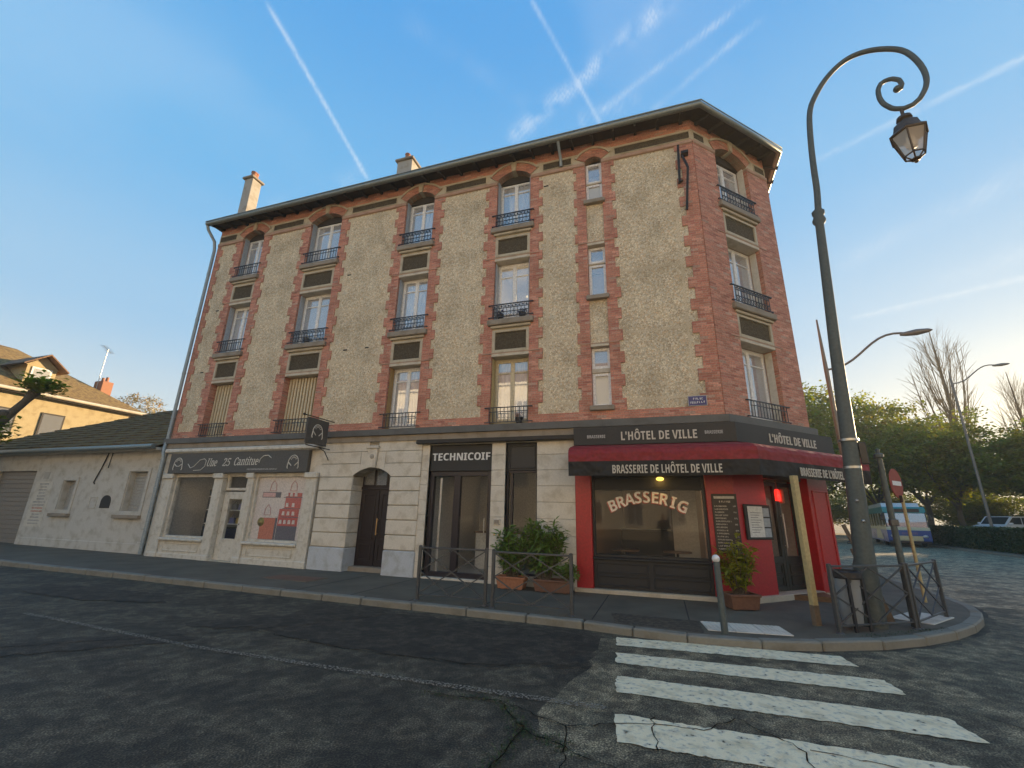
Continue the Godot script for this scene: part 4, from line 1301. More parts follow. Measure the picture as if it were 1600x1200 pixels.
	for x in [-0.9, 0.3]:
		var tb := thing("bistro_table", "small round bistro table behind the window " + ("on the side of the pale stone pier" if x < 0 else "on the side of the menu board"), "table", V(x, 0.1, -1.2), 0.0, "tables in the bistro")
		var m := MB.new()
		m.lathe([Vector2(0.0, 0.71), Vector2(0.32, 0.71), Vector2(0.33, 0.725), Vector2(0.32, 0.74), Vector2(0.0, 0.74)], 20)
		put(m, "top", "wood_mid", tb)
		m = MB.new()
		m.lathe([Vector2(0.22, 0), Vector2(0.2, 0.03), Vector2(0.035, 0.06), Vector2(0.03, 0.7), Vector2(0.06, 0.71)], 14)
		put(m, "pedestal", "black_iron", tb)
	bistro_sign()
	awning()
	menu_boards()

func bistro_sign() -> void:
	var t := thing("fascia_sign", "dark board with pale capitals wrapped round the corner above the red awning", "sign", V(1.5, 3.2, 0.0))
	var o := MB.new()
	# two boards butted at the mitre
	var d0 := 0.17; var d1 := 0.32
	var k0 := 0.41421 * d0; var k1 := 0.41421 * d1
	var xl := -3.36
	o.xf = Transform3D(Basis(Vector3.RIGHT, Vector3.BACK, Vector3.DOWN), Vector3.ZERO)
	o.prism(PackedVector2Array([Vector2(xl, d0), Vector2(k0, d0), Vector2(k1, d1), Vector2(xl, d1)]), -0.42, 0.0)
	put(o, "board", "fascia_dark", t)
	o = MB.new()
	var cb := Transform3D(CH.basis, Vector3.ZERO)
	o.xf = cb * Transform3D(Basis(Vector3.RIGHT, Vector3.BACK, Vector3.DOWN), Vector3.ZERO)
	o.prism(PackedVector2Array([Vector2(-k0 + 0.004, d0), Vector2(3.42, d0), Vector2(3.46, d1), Vector2(-k1 + 0.004, d1)]), -0.42, 0.0)
	put(o, "board", "fascia_dark", t)
	text("L'HÔTEL DE VILLE", 0.19, 0.012, "off_white_letter", t, Transform3D(Basis(), V(-1.45, 0.215, d1 + 0.006)), "lettering", true, 1.62)
	text("BRASSERIE", 0.07, 0.01, "grey_letter", t, Transform3D(Basis(), V(-2.83, 0.19, d1 + 0.006)), "lettering", true, 0.42)
	text("BRASSERIE", 0.07, 0.01, "grey_letter", t, Transform3D(Basis(), V(-0.3, 0.21, d1 + 0.006)), "lettering", true, 0.36)
	text("L'HÔTEL DE VILLE", 0.19, 0.012, "off_white_letter", t, cb * Transform3D(Basis(), V(1.85, 0.2, d1 + 0.006)), "lettering", true, 1.75)

func awning() -> void:
	var t := thing("awning", "red awning with black lettered valance wrapped round the corner of the bistro", "awning", V(1.5, 2.42, 0.0))
	var c45 := Transform3D(CH.basis, Vector3.ZERO)
	var xl := -3.38; var ur := 3.62
	# profile from the board outward: sloped hood, rounded nose, short front, then the valance below
	var prof := [Vector2(0.2, 0.79), Vector2(0.62, 0.70), Vector2(0.82, 0.64), Vector2(0.90, 0.58), Vector2(0.925, 0.50), Vector2(0.925, 0.33)]
	for s in 2:
		var m := MB.new()
		if s == 1: m.xf = c45
		for i in prof.size() - 1:
			var p: Vector2 = prof[i]; var q: Vector2 = prof[i + 1]
			var kp := 0.41421 * p.x; var kq := 0.41421 * q.x
			if s == 0: m.quad(V(xl, q.y, q.x), V(kq, q.y, q.x), V(kp, p.y, p.x), V(xl, p.y, p.x))
			else: m.quad(V(-kq, q.y, q.x), V(ur, q.y, q.x), V(ur, p.y, p.x), V(-kp, p.y, p.x))
		# end cheek
		var ex := xl if s == 0 else ur
		for i in prof.size() - 1:
			m.tri(V(ex, 0.36, 0.2), V(ex, prof[i].y, prof[i].x), V(ex, prof[i + 1].y, prof[i + 1].x))
		put(m, "cover", "awning_red", t)
		m = MB.new()
		if s == 1: m.xf = c45
		var n := 40
		for i in n:
			var a := lerpf(xl if s == 0 else -0.383, 0.383 if s == 0 else ur, float(i) / n)
			var b := lerpf(xl if s == 0 else -0.383, 0.383 if s == 0 else ur, float(i + 1) / n)
			var wa := 0.012 * sin(a * 7.0); var wb := 0.012 * sin(b * 7.0)
			if i == 0: wa = 0.0
			if i == n - 1: wb = 0.0
			m.quad(V(a, 0.02, 0.915 + wa), V(b, 0.02, 0.915 + wb), V(b, 0.33, 0.92), V(a, 0.33, 0.92))
			m.quad(V(b, 0.02, 0.908 + wb), V(a, 0.02, 0.908 + wa), V(a, 0.33, 0.912), V(b, 0.33, 0.912))
		put(m, "valance", "awning_black", t)
		m = MB.new()
		if s == 1: m.xf = c45
		var e0: float = xl if s == 0 else -0.36
		var e1: float = 0.36 if s == 0 else ur
		m.tube([V(e0, 0.345, 0.87), V(e1, 0.345, 0.87)], 0.03, 8)
		m.box(V(e0 + 0.05, 0.36, 0.05), V(e1 - 0.05, 0.4, 0.84))
		put(m, "cassette", "dark_plastic", t)
		for q in 3:
			m = MB.new()
			if s == 1: m.xf = c45
			var x := lerpf(e0 + 0.3, e1 - 0.3, q / 2.0)
			m.bar(V(x, 0.34, 0.04), V(x, 0.345, 0.84), 0.035, 0.03)
			put(m, "folding_arm", "steel", t)
	text("BRASSERIE DE LHÔTEL DE VILLE", 0.17, 0.01, "off_white_letter", t, Transform3D(Basis(), V(-1.36, 0.18, 0.94)), "lettering", true, 2.14)
	text("BRASSERIE DE L'HÔTEL DE VILLE", 0.17, 0.01, "off_white_letter", t, c45 * Transform3D(Basis(), V(1.98, 0.18, 0.94)), "lettering", true, 2.2)
	for x in [-2.8, -1.0]:
		var m := MB.new()
		m.bar(V(x, 0.655, 0.83), V(x, 0.5, 0.93), 0.012, 0.006)
		m.bar(V(x, 0.5, 0.931), V(x, 0.34, 0.931), 0.012, 0.006)
		put(m, "seam", "awning_red", t)
	# ceiling lamp under it, lit
	var l := thing("wall_lamp", "lit round yellow bulkhead lamp under the awning above the bistro window", "lamp", V(0.02, 2.43, 0.02))
	var m := MB.new()
	m.ball(V(0, 0, 0.09), V(0.085, 0.045, 0.05))
	put(m, "bulb", "bulb_glow", l)
	one(V(-0.12, 0.04, 0.0), V(0.12, 0.07, 0.14), "hood", "black_iron", l, 0.01)
	var om := OmniLight3D.new()
	om.name = "lamp_light"
	om.light_color = Color(1.0, 0.78, 0.42)
	om.light_energy = 0.035
	om.light_size = 0.05
	om.omni_range = 8
	om.omni_attenuation = 2.0
	om.shadow_enabled = true
	l.add_child(om)
	om.position = V(0, -0.01, 0.09)
	# red illuminated sign by the door
	var cp := CH * V(1.42, 2.14, 0.02)
	var r := thing("red_sign_light", "small glowing red sign hanging over the bistro door", "light", cp, PI / 4)
	m = MB.new()
	m.prism(PackedVector2Array([Vector2(-0.05, -0.12), Vector2(0.07, -0.12), Vector2(0.075, -0.02), Vector2(0.045, 0.12), Vector2(-0.02, 0.14), Vector2(-0.05, 0.08)]), -0.03, 0.03)
	put(m, "red_light", "red_glow", r)
	m = MB.new()
	m.box(V(-0.01, 0.16, -0.01), V(0.01, 0.34, 0.01))
	m.box(V(0.11, -0.16, -0.04), V(0.2, 0.14, 0.03))
	put(m, "hanger", "old_timber", r)
	om = OmniLight3D.new()
	om.name = "sign_glow_light"
	om.light_color = Color(1.0, 0.1, 0.05)
	om.light_energy = 0.05
	om.light_size = 0.06
	om.omni_attenuation = 2.0
	om.shadow_enabled = true
	r.add_child(om)
	om.position = V(0, 0, 0.06)

func scribble(parent: Node3D, at: Vector3, wide: float, high: float, r: RandomNumberGenerator, mt: String) -> void:
	# a line of small writing too fine to read: one stroke group for each letter
	var m := MB.new()
	var x := 0.0
	while x < wide:
		var w := high * r.randf_range(0.4, 0.65)
		var st := high * 0.2
		var k := r.randi() % 4
		m.box(V(at.x + x, at.y, at.z - 0.003), V(at.x + x + st, at.y + high, at.z + 0.004))
		if k != 1: m.box(V(at.x + x + st, at.y + high - st, at.z - 0.003), V(at.x + x + w, at.y + high, at.z + 0.004))
		if k != 2: m.box(V(at.x + x + st, at.y, at.z - 0.003), V(at.x + x + w, at.y + st, at.z + 0.004))
		if k > 1: m.box(V(at.x + x + st, at.y + high * 0.4, at.z - 0.003), V(at.x + x + w * 0.8, at.y + high * 0.4 + st, at.z + 0.004))
		x += w + high * (0.22 if r.randf() > 0.14 else 0.6)
	put(m, "lettering", mt, parent)

func menu_boards() -> void:
	var b := thing("menu_board", "tall black menu board with lines of white writing on the red pier", "menu board", V(1.285, 0.92, 0.012))
	one(V(-0.245, 0, -0.01), V(0.245, 1.2, 0.025), "board", "sign_black", b, 0.008)
	var m := MB.new()
	m.box(V(-0.2, 1.1, 0.022), V(0.2, 1.15, 0.0285))
	put(m, "heading", "grey_letter", b)
	var r := RandomNumberGenerator.new(); r.seed = 9
	scribble(b, V(-0.1, 1.02, 0.025), 0.2, 0.035, r, "off_white_letter")
	var y := 0.93
	for i in 15:
		scribble(b, V(-0.2, y, 0.025), r.randf_range(0.15, 0.33), 0.026, r, "off_white_letter")
		if i % 2 == 0: scribble(b, V(0.16, y, 0.025), 0.055, 0.028, r, "grey_letter")
		y -= 0.061
	var p := thing("menu_case", "glazed menu case with white and blue sheets on the red panel", "menu case", CH * V(0.63, 1.2, 0.0), PI / 4)
	one(V(-0.42, 0, 0.002), V(0.42, 0.72, 0.05), "case", "fascia_dark", p, 0.01)
	one(V(-0.34, 0.05, 0.05), V(0.14, 0.68, 0.056), "sheet", "paper", p, 0.0)
	for k in 3: one(V(0.15, 0.05 + 0.21 * k, 0.05), V(0.36, 0.23 + 0.21 * k, 0.054), "sheet", "shutter_grey", p, 0.0)
	for k in 9: one(V(-0.27, 0.54 - 0.05 * k, 0.0555), V(0.07 - 0.05 * (k % 3), 0.555 - 0.05 * k, 0.0575), "print", "print_grey", p, 0.0)
	# street name plate and the old sign bracket on the wall above
	var s := thing("street_name_plate", "blue enamel street name plate on the rubble wall by the brick corner", "sign", V(0.965, 4.07, 0.03))
	one(V(-0.205, 0, -0.01), V(0.205, 0.245, 0.012), "border", "grey_letter", s, 0.006)
	one(V(-0.19, 0.015, 0.0), V(0.19, 0.23, 0.016), "plate", "sign_blue", s, 0.004)
	var sr := RandomNumberGenerator.new(); sr.seed = 4
	scribble(s, V(-0.09, 0.145, 0.016), 0.21, 0.045, sr, "white_letter")
	scribble(s, V(-0.155, 0.06, 0.016), 0.16, 0.045, sr, "white_letter")
	scribble(s, V(0.03, 0.065, 0.016), 0.13, 0.045, sr, "white_letter")
	var k := thing("iron_bracket", "rusty black iron bars of an old sign bracket high on the brick corner", "bracket", V(1.2, 10.3, 0.03))
	var q := MB.new()
	q.bar(V(-0.12, -0.1, 0.06), V(-0.08, 1.0, 0.16), 0.06, 0.05)
	put(q, "bar", "black_iron", k)
	q = MB.new()
	q.bar(V(-0.02, -1.0, 0.06), V(0.1, 0.2, 0.2), 0.06, 0.05)
	q.bar(V(0.1, 0.2, 0.2), V(0.0, 0.65, 0.14), 0.05, 0.05)
	put(q, "bar", "black_iron", k)
	q = MB.new()
	q.box(V(-0.02, 0.72, 0.0), V(0.16, 0.8, 0.16))
	q.bar(V(-0.14, -0.1, 0.0), V(-0.05, -0.12, 0.12), 0.05, 0.04)
	put(q, "fixing", "black_iron", k)

# ---------------------------------------------------------------- street, pavements, street furniture
const KERB := [[-70.0, 2.86], [-1.6, 2.86], [-0.9, 2.96], [-0.3, 3.1], [0.4, 3.15], [1.2, 3.05], [2.1, 2.76], [3.0, 2.28], [3.8, 1.65], [4.5, 0.92], [5.1, 0.12], [5.6, -0.78], [5.95, -1.8], [6.15, -3.2], [6.4, -6.0], [6.7, -12.0], [7.5, -60.0]]

func sheet(m: MB, poly: Array, y: float) -> void:  # flat-ish polygon laid at height y above the street
	var p := PackedVector2Array()
	for q in poly: p.append(Vector2(q[0], q[1]))
	var t := Geometry2D.triangulate_polygon(p)
	for i in range(0, t.size(), 3):
		var a := p[t[i]]; var b := p[t[i + 1]]; var c := p[t[i + 2]]
		var A := V(a.x, y + g(a.x), a.y); var Bq := V(b.x, y + g(b.x), b.y); var C := V(c.x, y + g(c.x), c.y)
		if (Bq - A).cross(C - A).y > 0: m.tri(A, Bq, C)
		else: m.tri(A, C, Bq)

func rough_poly(pts: Array, amp: float, step: float, seed_: int) -> Array:  # ragged outline
	var r := RandomNumberGenerator.new(); r.seed = seed_
	var out := []
	for i in pts.size():
		var a := Vector2(pts[i][0], pts[i][1]); var b := Vector2(pts[(i + 1) % pts.size()][0], pts[(i + 1) % pts.size()][1])
		var n := maxi(1, int(a.distance_to(b) / step))
		for k in n:
			var q := a.lerp(b, float(k) / n)
			out.append([q.x + r.randf_range(-amp, amp), q.y + r.randf_range(-amp, amp)])
	return out

func strip_grid(m: MB, x0: float, x1: float, z0: float, z1: float, y: float) -> void:
	var xs := [x0]
	for q in [-42.0, -30.0, -20.0, -12.0, -6.0, -2.0]:
		if q > x0 and q < x1: xs.append(q)
	xs.append(x1)
	for i in xs.size() - 1:
		var a: float = xs[i]; var b: float = xs[i + 1]
		m.quad(V(a, y + g(a), z1), V(b, y + g(b), z1), V(b, y + g(b), z0), V(a, y + g(a), z0))

func ribbon(m: MB, pts: Array, w: float, y: float, seed_: int) -> void:
	var r := RandomNumberGenerator.new(); r.seed = seed_
	var fine := []
	for i in pts.size() - 1:
		var a := Vector2(pts[i][0], pts[i][1]); var b := Vector2(pts[i + 1][0], pts[i + 1][1])
		var n := maxi(1, int(a.distance_to(b) / 0.07))
		for k in n: fine.append(a.lerp(b, float(k) / n) + Vector2(r.randf_range(-0.025, 0.025), r.randf_range(-0.025, 0.025)))
	fine.append(Vector2(pts[-1][0], pts[-1][1]))
	for i in fine.size() - 1:
		var a: Vector2 = fine[i]; var b: Vector2 = fine[i + 1]
		var d := (b - a).normalized().orthogonal() * w * r.randf_range(0.4, 1.0) * 0.5
		m.quad(V(a.x - d.x, y + g(a.x), a.y - d.y), V(a.x + d.x, y + g(a.x), a.y + d.y), V(b.x + d.x, y + g(b.x), b.y + d.y), V(b.x - d.x, y + g(b.x), b.y - d.y))
	# keep upward normals
	for i in m.n.size():
		if m.n[i].y < 0: m.n[i] = -m.n[i]

func ground_and_road() -> void:
	var m := MB.new()
	m.quad(V(-700, -0.35, 700), V(700, -0.35, 700), V(700, -0.35, -900), V(-700, -0.35, -900))
	structure(m, "ground", "earth")
	m = MB.new()
	strip_grid(m, -90, 60, -2.5, 9.4, -0.11)
	structure(m, "road", "asphalt")
	m = MB.new()
	sheet(m, [[3.0, -2.5], [40.0, -2.5], [40.0, -120.0], [3.0, -120.0]], -0.11)
	structure(m, "road", "asphalt_pale")
	# paler area of asphalt that turns the corner
	m = MB.new()
	sheet(m, rough_poly([[-1.05, 3.3], [-0.95, 4.8], [-1.2, 6.1], [-0.7, 7.4], [-0.4, 9.3], [16.0, 9.3], [30.0, 4.0], [30.0, -2.52], [6.35, -2.52], [5.75, -0.78], [5.0, 0.5], [3.9, 1.75], [2.2, 2.85], [1.2, 3.16], [-0.2, 3.22]], 0.05, 0.2, 3), -0.1075)
	structure(m, "road_surface", "asphalt_mid")
	# repairs
	var k := 0
	for q in [[[-6.1, 3.3], [-3.2, 3.15], [-0.95, 3.3], [-0.95, 4.6], [-2.2, 5.1], [-4.2, 5.2], [-5.9, 4.9]], [[-10.5, 9.2], [-9.6, 9.3], [-5.9, 5.7], [-6.6, 5.6]], [[-7.0, 5.2], [-6.2, 5.2], [-4.6, 3.4], [-5.2, 3.35]], [[-12.5, 4.0], [-9.4, 3.7], [-8.6, 4.3], [-10.2, 4.8], [-12.0, 4.7]]]:
		k += 1
		m = MB.new()
		sheet(m, rough_poly(q, 0.07, 0.16, 20 + k), -0.1055 + 0.001 * k)
		structure(m, "road_patch", "asphalt_dark")
	for q in [[[-1.2, 7.4], [-0.5, 7.2], [0.2, 7.5], [-0.1, 8.2], [-0.9, 8.3]]]:
		k += 1
		m = MB.new()
		sheet(m, rough_poly(q, 0.11, 0.13, 20 + k), -0.1062 + 0.001 * (k % 3))
		structure(m, "road_patch", "asphalt_mid")
	m = MB.new()
	for c in [[[-0.9, 6.3], [-0.4, 6.05], [0.2, 5.95], [0.5, 5.6]], [[-1.6, 6.0], [-1.2, 6.5], [-1.3, 7.3], [-0.7, 8.2]], [[-2.4, 6.1], [-1.6, 6.0], [-0.9, 6.3], [-0.75, 7.2]], [[-1.2, 6.5], [-0.75, 6.7], [-0.1, 6.9], [0.6, 6.6]], [[0.5, 5.6], [0.9, 6.0], [0.95, 6.6]], [[0.95, 6.0], [1.5, 6.1], [2.2, 5.9], [3.2, 6.2]], [[-0.2, 5.85], [-0.15, 6.45]], [[-10.5, 9.2], [-8.2, 7.4], [-6.2, 5.5], [-5.0, 4.2], [-4.6, 3.4]], [[-9.6, 9.35], [-7.4, 7.3], [-5.7, 5.75]], [[-6.0, 5.0], [-4.0, 5.25], [-2.1, 5.15], [-0.9, 4.7]], [[2.6, 4.6], [4.4, 6.6], [6.8, 9.2]]]:
		ribbon(m, c, 0.013, -0.0955, c.size() * 7 + int(c[0][0] * 10))
	structure(m, "road_crack", "crack")
	m = MB.new()
	m.use_col = true
	var wr := RandomNumberGenerator.new(); wr.seed = 19
	for c in [[-1.6, 6.0, -1.2, 6.5, 260], [-1.2, 6.5, -0.75, 6.7, 160], [-1.2, 6.5, -1.3, 7.3, 240], [-2.4, 6.1, -1.6, 6.0, 120], [2.7, 2.18, 4.2, 1.0, 260], [-4.4, 2.62, -1.5, 2.68, 160]]:
		for i in c[4]:
			var q := Vector2(c[0], c[1]).lerp(Vector2(c[2], c[3]), wr.randf()) + Vector2(wr.randfn(), wr.randfn()) * 0.05
			m.col = tint(wr) * 0.7
			var hy: float = -0.105 if q.y > 2.86 or c[0] < -2.0 and c[1] > 3.0 else 0.0
			leaf(m, V(q.x, hy + g(q.x), q.y), Vector3(wr.randfn(), 0.7, wr.randfn()).normalized(), Vector3.UP, wr.randf_range(0.015, 0.045), 0.006)
	var wo := put(m, "weeds", "leaf_hedge", self)
	tag(wo, "small green weeds growing in the road cracks and along the kerb", "weeds", "", "stuff")
	# painted markings
	k = 0
	for q in [[[-0.76, 3.2], [-0.72, 3.64], [2.17, 3.42], [2.10, 3.0]], [[-0.69, 3.99], [-0.65, 4.41], [2.29, 4.33], [2.24, 3.88]], [[-0.61, 4.88], [-0.57, 5.37], [2.42, 5.36], [2.36, 4.87]], [[-0.52, 5.89], [-0.47, 6.41], [2.6, 6.4], [2.52, 5.87]]]:
		k += 1
		m = MB.new()
		sheet(m, rough_poly(q, 0.016, 0.06, 40 + k), -0.1)
		structure(m, "crossing_stripe", "road_paint")
	m = MB.new()
	sheet(m, rough_poly([[-9.6, 5.68], [-9.6, 5.77], [-5.7, 5.97], [-0.62, 5.86], [-0.62, 5.74], [-5.7, 5.88]], 0.012, 0.2, 71), -0.099)
	structure(m, "lane_marking", "faded_paint")

func pavements() -> void:
	var inner := []
	for p in KERB: inner.append([p[0], p[1]])
	# outline of the pavement up to the back of the kerb stones
	var off := []
	for i in KERB.size():
		var a := Vector2(KERB[maxi(i - 1, 0)][0], KERB[maxi(i - 1, 0)][1]); var b := Vector2(KERB[mini(i + 1, KERB.size() - 1)][0], KERB[mini(i + 1, KERB.size() - 1)][1])
		var d := (b - a).normalized()
		off.append(Vector2(KERB[i][0], KERB[i][1]) + Vector2(d.y, -d.x) * 0.17)
	var m := MB.new()
	# straight part in slices that follow the slope, then the corner
	strip_grid(m, -70, -2.0, -2.0, 2.69, 0.0)
	var poly := [[-2.0, -2.0], [-2.0, 2.69]]
	for i in range(1, off.size()): poly.append([off[i].x, off[i].y])
	poly.append([2.0, -60.0])
	poly.append([2.0, -2.0])
	sheet(m, poly, 0.0)
	structure(m, "pavement", "pavement_asphalt")
	# kerb stones, each its own piece
	var kerb := thing("kerb", "", "")
	kerb.set_meta("kind", "structure")
	var pts := []
	for i in KERB.size(): pts.append(Vector2(KERB[i][0], KERB[i][1]))
	var carry := 0.0
	var fine := []
	for i in pts.size() - 1:
		var L: float = pts[i].distance_to(pts[i + 1])
		var n := maxi(1, int(round(L / 0.06)))
		for k in n: fine.append(pts[i].lerp(pts[i + 1], float(k) / n))
	fine.append(pts[-1])
	var start := 0
	var r := RandomNumberGenerator.new(); r.seed = 6
	var want := 1.0
	var idx := 0
	var count := 0
	while idx < fine.size() - 1:
		var j := idx
		var acc := 0.0
		want = r.randf_range(0.85, 1.15) if fine[idx].x < -1.5 else r.randf_range(0.75, 1.0)
		while j < fine.size() - 1 and acc < want:
			acc += fine[j].distance_to(fine[j + 1])
			j += 1
		var A: Vector2 = fine[idx]; var Bq: Vector2 = fine[j]
		idx = j
		if A.x < -34.0 or A.y < -34.0: continue
		count += 1
		var d := (Bq - A).normalized()
		var nrm := Vector2(d.y, -d.x)
		var o := MB.new()
		var dy := r.randf_range(-0.006, 0.008)
		var a3 := V(A.x, g(A.x), A.y); var b3 := V(Bq.x, g(Bq.x), Bq.y)
		var dir := (b3 - a3).normalized()
		var x := V(-nrm.x, 0, -nrm.y)
		o.bev(V(0.008, -0.2, -0.18), V(a3.distance_to(b3) - 0.008, 0.006 + dy, 0.0), 0.02)
		var bs := Basis(dir, Vector3.UP, x)
		put(o, "kerb_stone", "kerb_stone", kerb, Transform3D(bs, a3))
	# tactile strip, patched trench, slab
	m = MB.new()
	sheet(m, rough_poly([[-0.95, 2.03], [0.45, 2.1], [0.47, 2.92], [0.0, 2.86], [-0.82, 2.78]], 0.015, 0.1, 81), 0.004)
	structure(m, "pavement_patch", "pavement_patch")
	var tac := thing("tactile_paving", "white studded tactile paving slabs at the crossing", "paving", V(1.07, 0.0, 2.3), 0.12)
	for k in 3:
		var sl := one(V(-0.57 + 0.39 * k, -0.02, -0.24), V(-0.19 + 0.39 * k, 0.012, 0.34), "slab", "white_slab", tac, 0.004)
		m = MB.new()
		for i in 6:
			for j in 9: m.lathe([Vector2(0.016, 0.011), Vector2(0.01, 0.018), Vector2(0.0, 0.018)], 6, V(-0.54 + 0.39 * k + 0.06 * i, 0, -0.21 + 0.06 * j))
		put(m, "stud", "white_slab", sl)
	var t2 := thing("tactile_paving", "pale slab set in the pavement behind the corner barrier", "paving", V(4.25, 0.0, 0.15), 0.9)
	one(V(-0.55, -0.02, -0.3), V(0.55, 0.012, 0.3), "slab", "white_slab", t2, 0.004)
	var mc := thing("manhole_cover", "brown iron access cover in the pavement before the arched door", "manhole cover", V(-8.2, g(-8.2), 1.5))
	one(V(-0.9, -0.01, -0.35), V(0.5, 0.006, 0.35), "frame", "old_timber", mc, 0.002)
	one(V(-0.85, 0.0, -0.3), V(-0.22, 0.01, 0.3), "lid", "clay_pot_dark", mc, 0.003)
	one(V(-0.2, 0.0, -0.3), V(0.45, 0.01, 0.3), "lid", "clay_pot_dark", mc, 0.003)
	# joints of the pavement slabs towards the corner
	m = MB.new()
	for x in [-7.2, -5.9, -4.6, -3.2, -1.2, 0.3]: m.box(V(x, g(x) - 0.02, 0.2), V(x + 0.02, g(x) + 0.002, 2.68))
	structure(m, "pavement_joint", "crack")
	# far side of the avenue
	m = MB.new()
	sheet(m, [[17.2, -8.0], [21.8, -52.0], [60.0, -52.0], [60.0, -8.0]], 0.0)
	structure(m, "pavement", "pavement_asphalt")
	var fk := thing("kerb", "", "")
	fk.set_meta("kind", "structure")
	for i in 30:
		var a := Vector2(17.2, -8.0).lerp(Vector2(21.8, -52.0), i / 30.0); var b := Vector2(17.2, -8.0).lerp(Vector2(21.8, -52.0), (i + 1) / 30.0)
		m = MB.new()
		m.bar(V(a.x, -0.08, a.y), V(b.x, -0.08, b.y), 0.18, 0.2)
		put(m, "kerb_stone", "kerb_stone", fk)
	m = MB.new()  # raised park ground behind the hedge
	m.quad(V(20.4, 0.02, -8), V(26, 0.75, -8), V(27, 0.75, -60), V(23.5, 0.02, -60))
	m.quad(V(26, 0.75, -8), V(90, 1.0, -8), V(90, 1.0, -60), V(27, 0.75, -60))
	for i in m.n.size():
		if m.n[i].y < 0: m.n[i] = -m.n[i]
	structure(m, "terrain", "lawn")
	# opposite side of the street, behind the viewer
	m = MB.new()
	strip_grid(m, -40, 40, 9.4, 24.0, 0.0)
	m.box(V(-40, -0.2, 9.38), V(40, 0.0, 9.42))
	structure(m, "pavement", "pavement_asphalt")

func barrier(a: Vector3, b: Vector3, label: String) -> void:
	var L := a.distance_to(b)
	var t := thing("pedestrian_barrier", label, "barrier", a, -atan2(b.z - a.z, b.x - a.x), "crossed steel barriers along the kerb")
	var h := 0.95
	for x in [0.0, L]:
		var p := one(V(x - 0.028, -0.02, -0.028), V(x + 0.028, h, 0.028), "post", "barrier_paint", t, 0.006)
		var m := MB.new()
		m.lathe([Vector2(0.034, h), Vector2(0.034, h + 0.018), Vector2(0.012, h + 0.026), Vector2(0.0, h + 0.026)], 10, V(x, 0, 0))
		m.lathe([Vector2(0.06, 0.0), Vector2(0.055, 0.012), Vector2(0.03, 0.02)], 10, V(x, 0, 0))
		put(m, "cap", "barrier_paint", p)
	one(V(0.022, h - 0.035, -0.018), V(L - 0.022, h - 0.002, 0.018), "rail", "barrier_paint", t, 0.005)
	one(V(0.022, 0.09, -0.014), V(L - 0.022, 0.115, 0.014), "rail", "barrier_paint", t, 0.004)
	var y0 := 0.115; var y1 := h - 0.035; var ym := (y0 + y1) / 2
	var s := [[V(0.02, y0, 0), V(L - 0.02, y1, 0)], [V(0.02, y1, 0), V(L - 0.02, y0, 0)], [V(0.02, ym, 0), V(L / 2, y1, 0)], [V(L / 2, y1, 0), V(L - 0.02, ym, 0)], [V(L - 0.02, ym, 0), V(L / 2, y0, 0)], [V(L / 2, y0, 0), V(0.02, ym, 0)]]
	for i in s.size():
		var m := MB.new()
		var z := 0.004 * (i % 2) - 0.002
		m.bar(s[i][0] + V(0, 0, z), s[i][1] + V(0, 0, z), 0.02, 0.02)
		put(m, "diagonal", "barrier_paint", t)

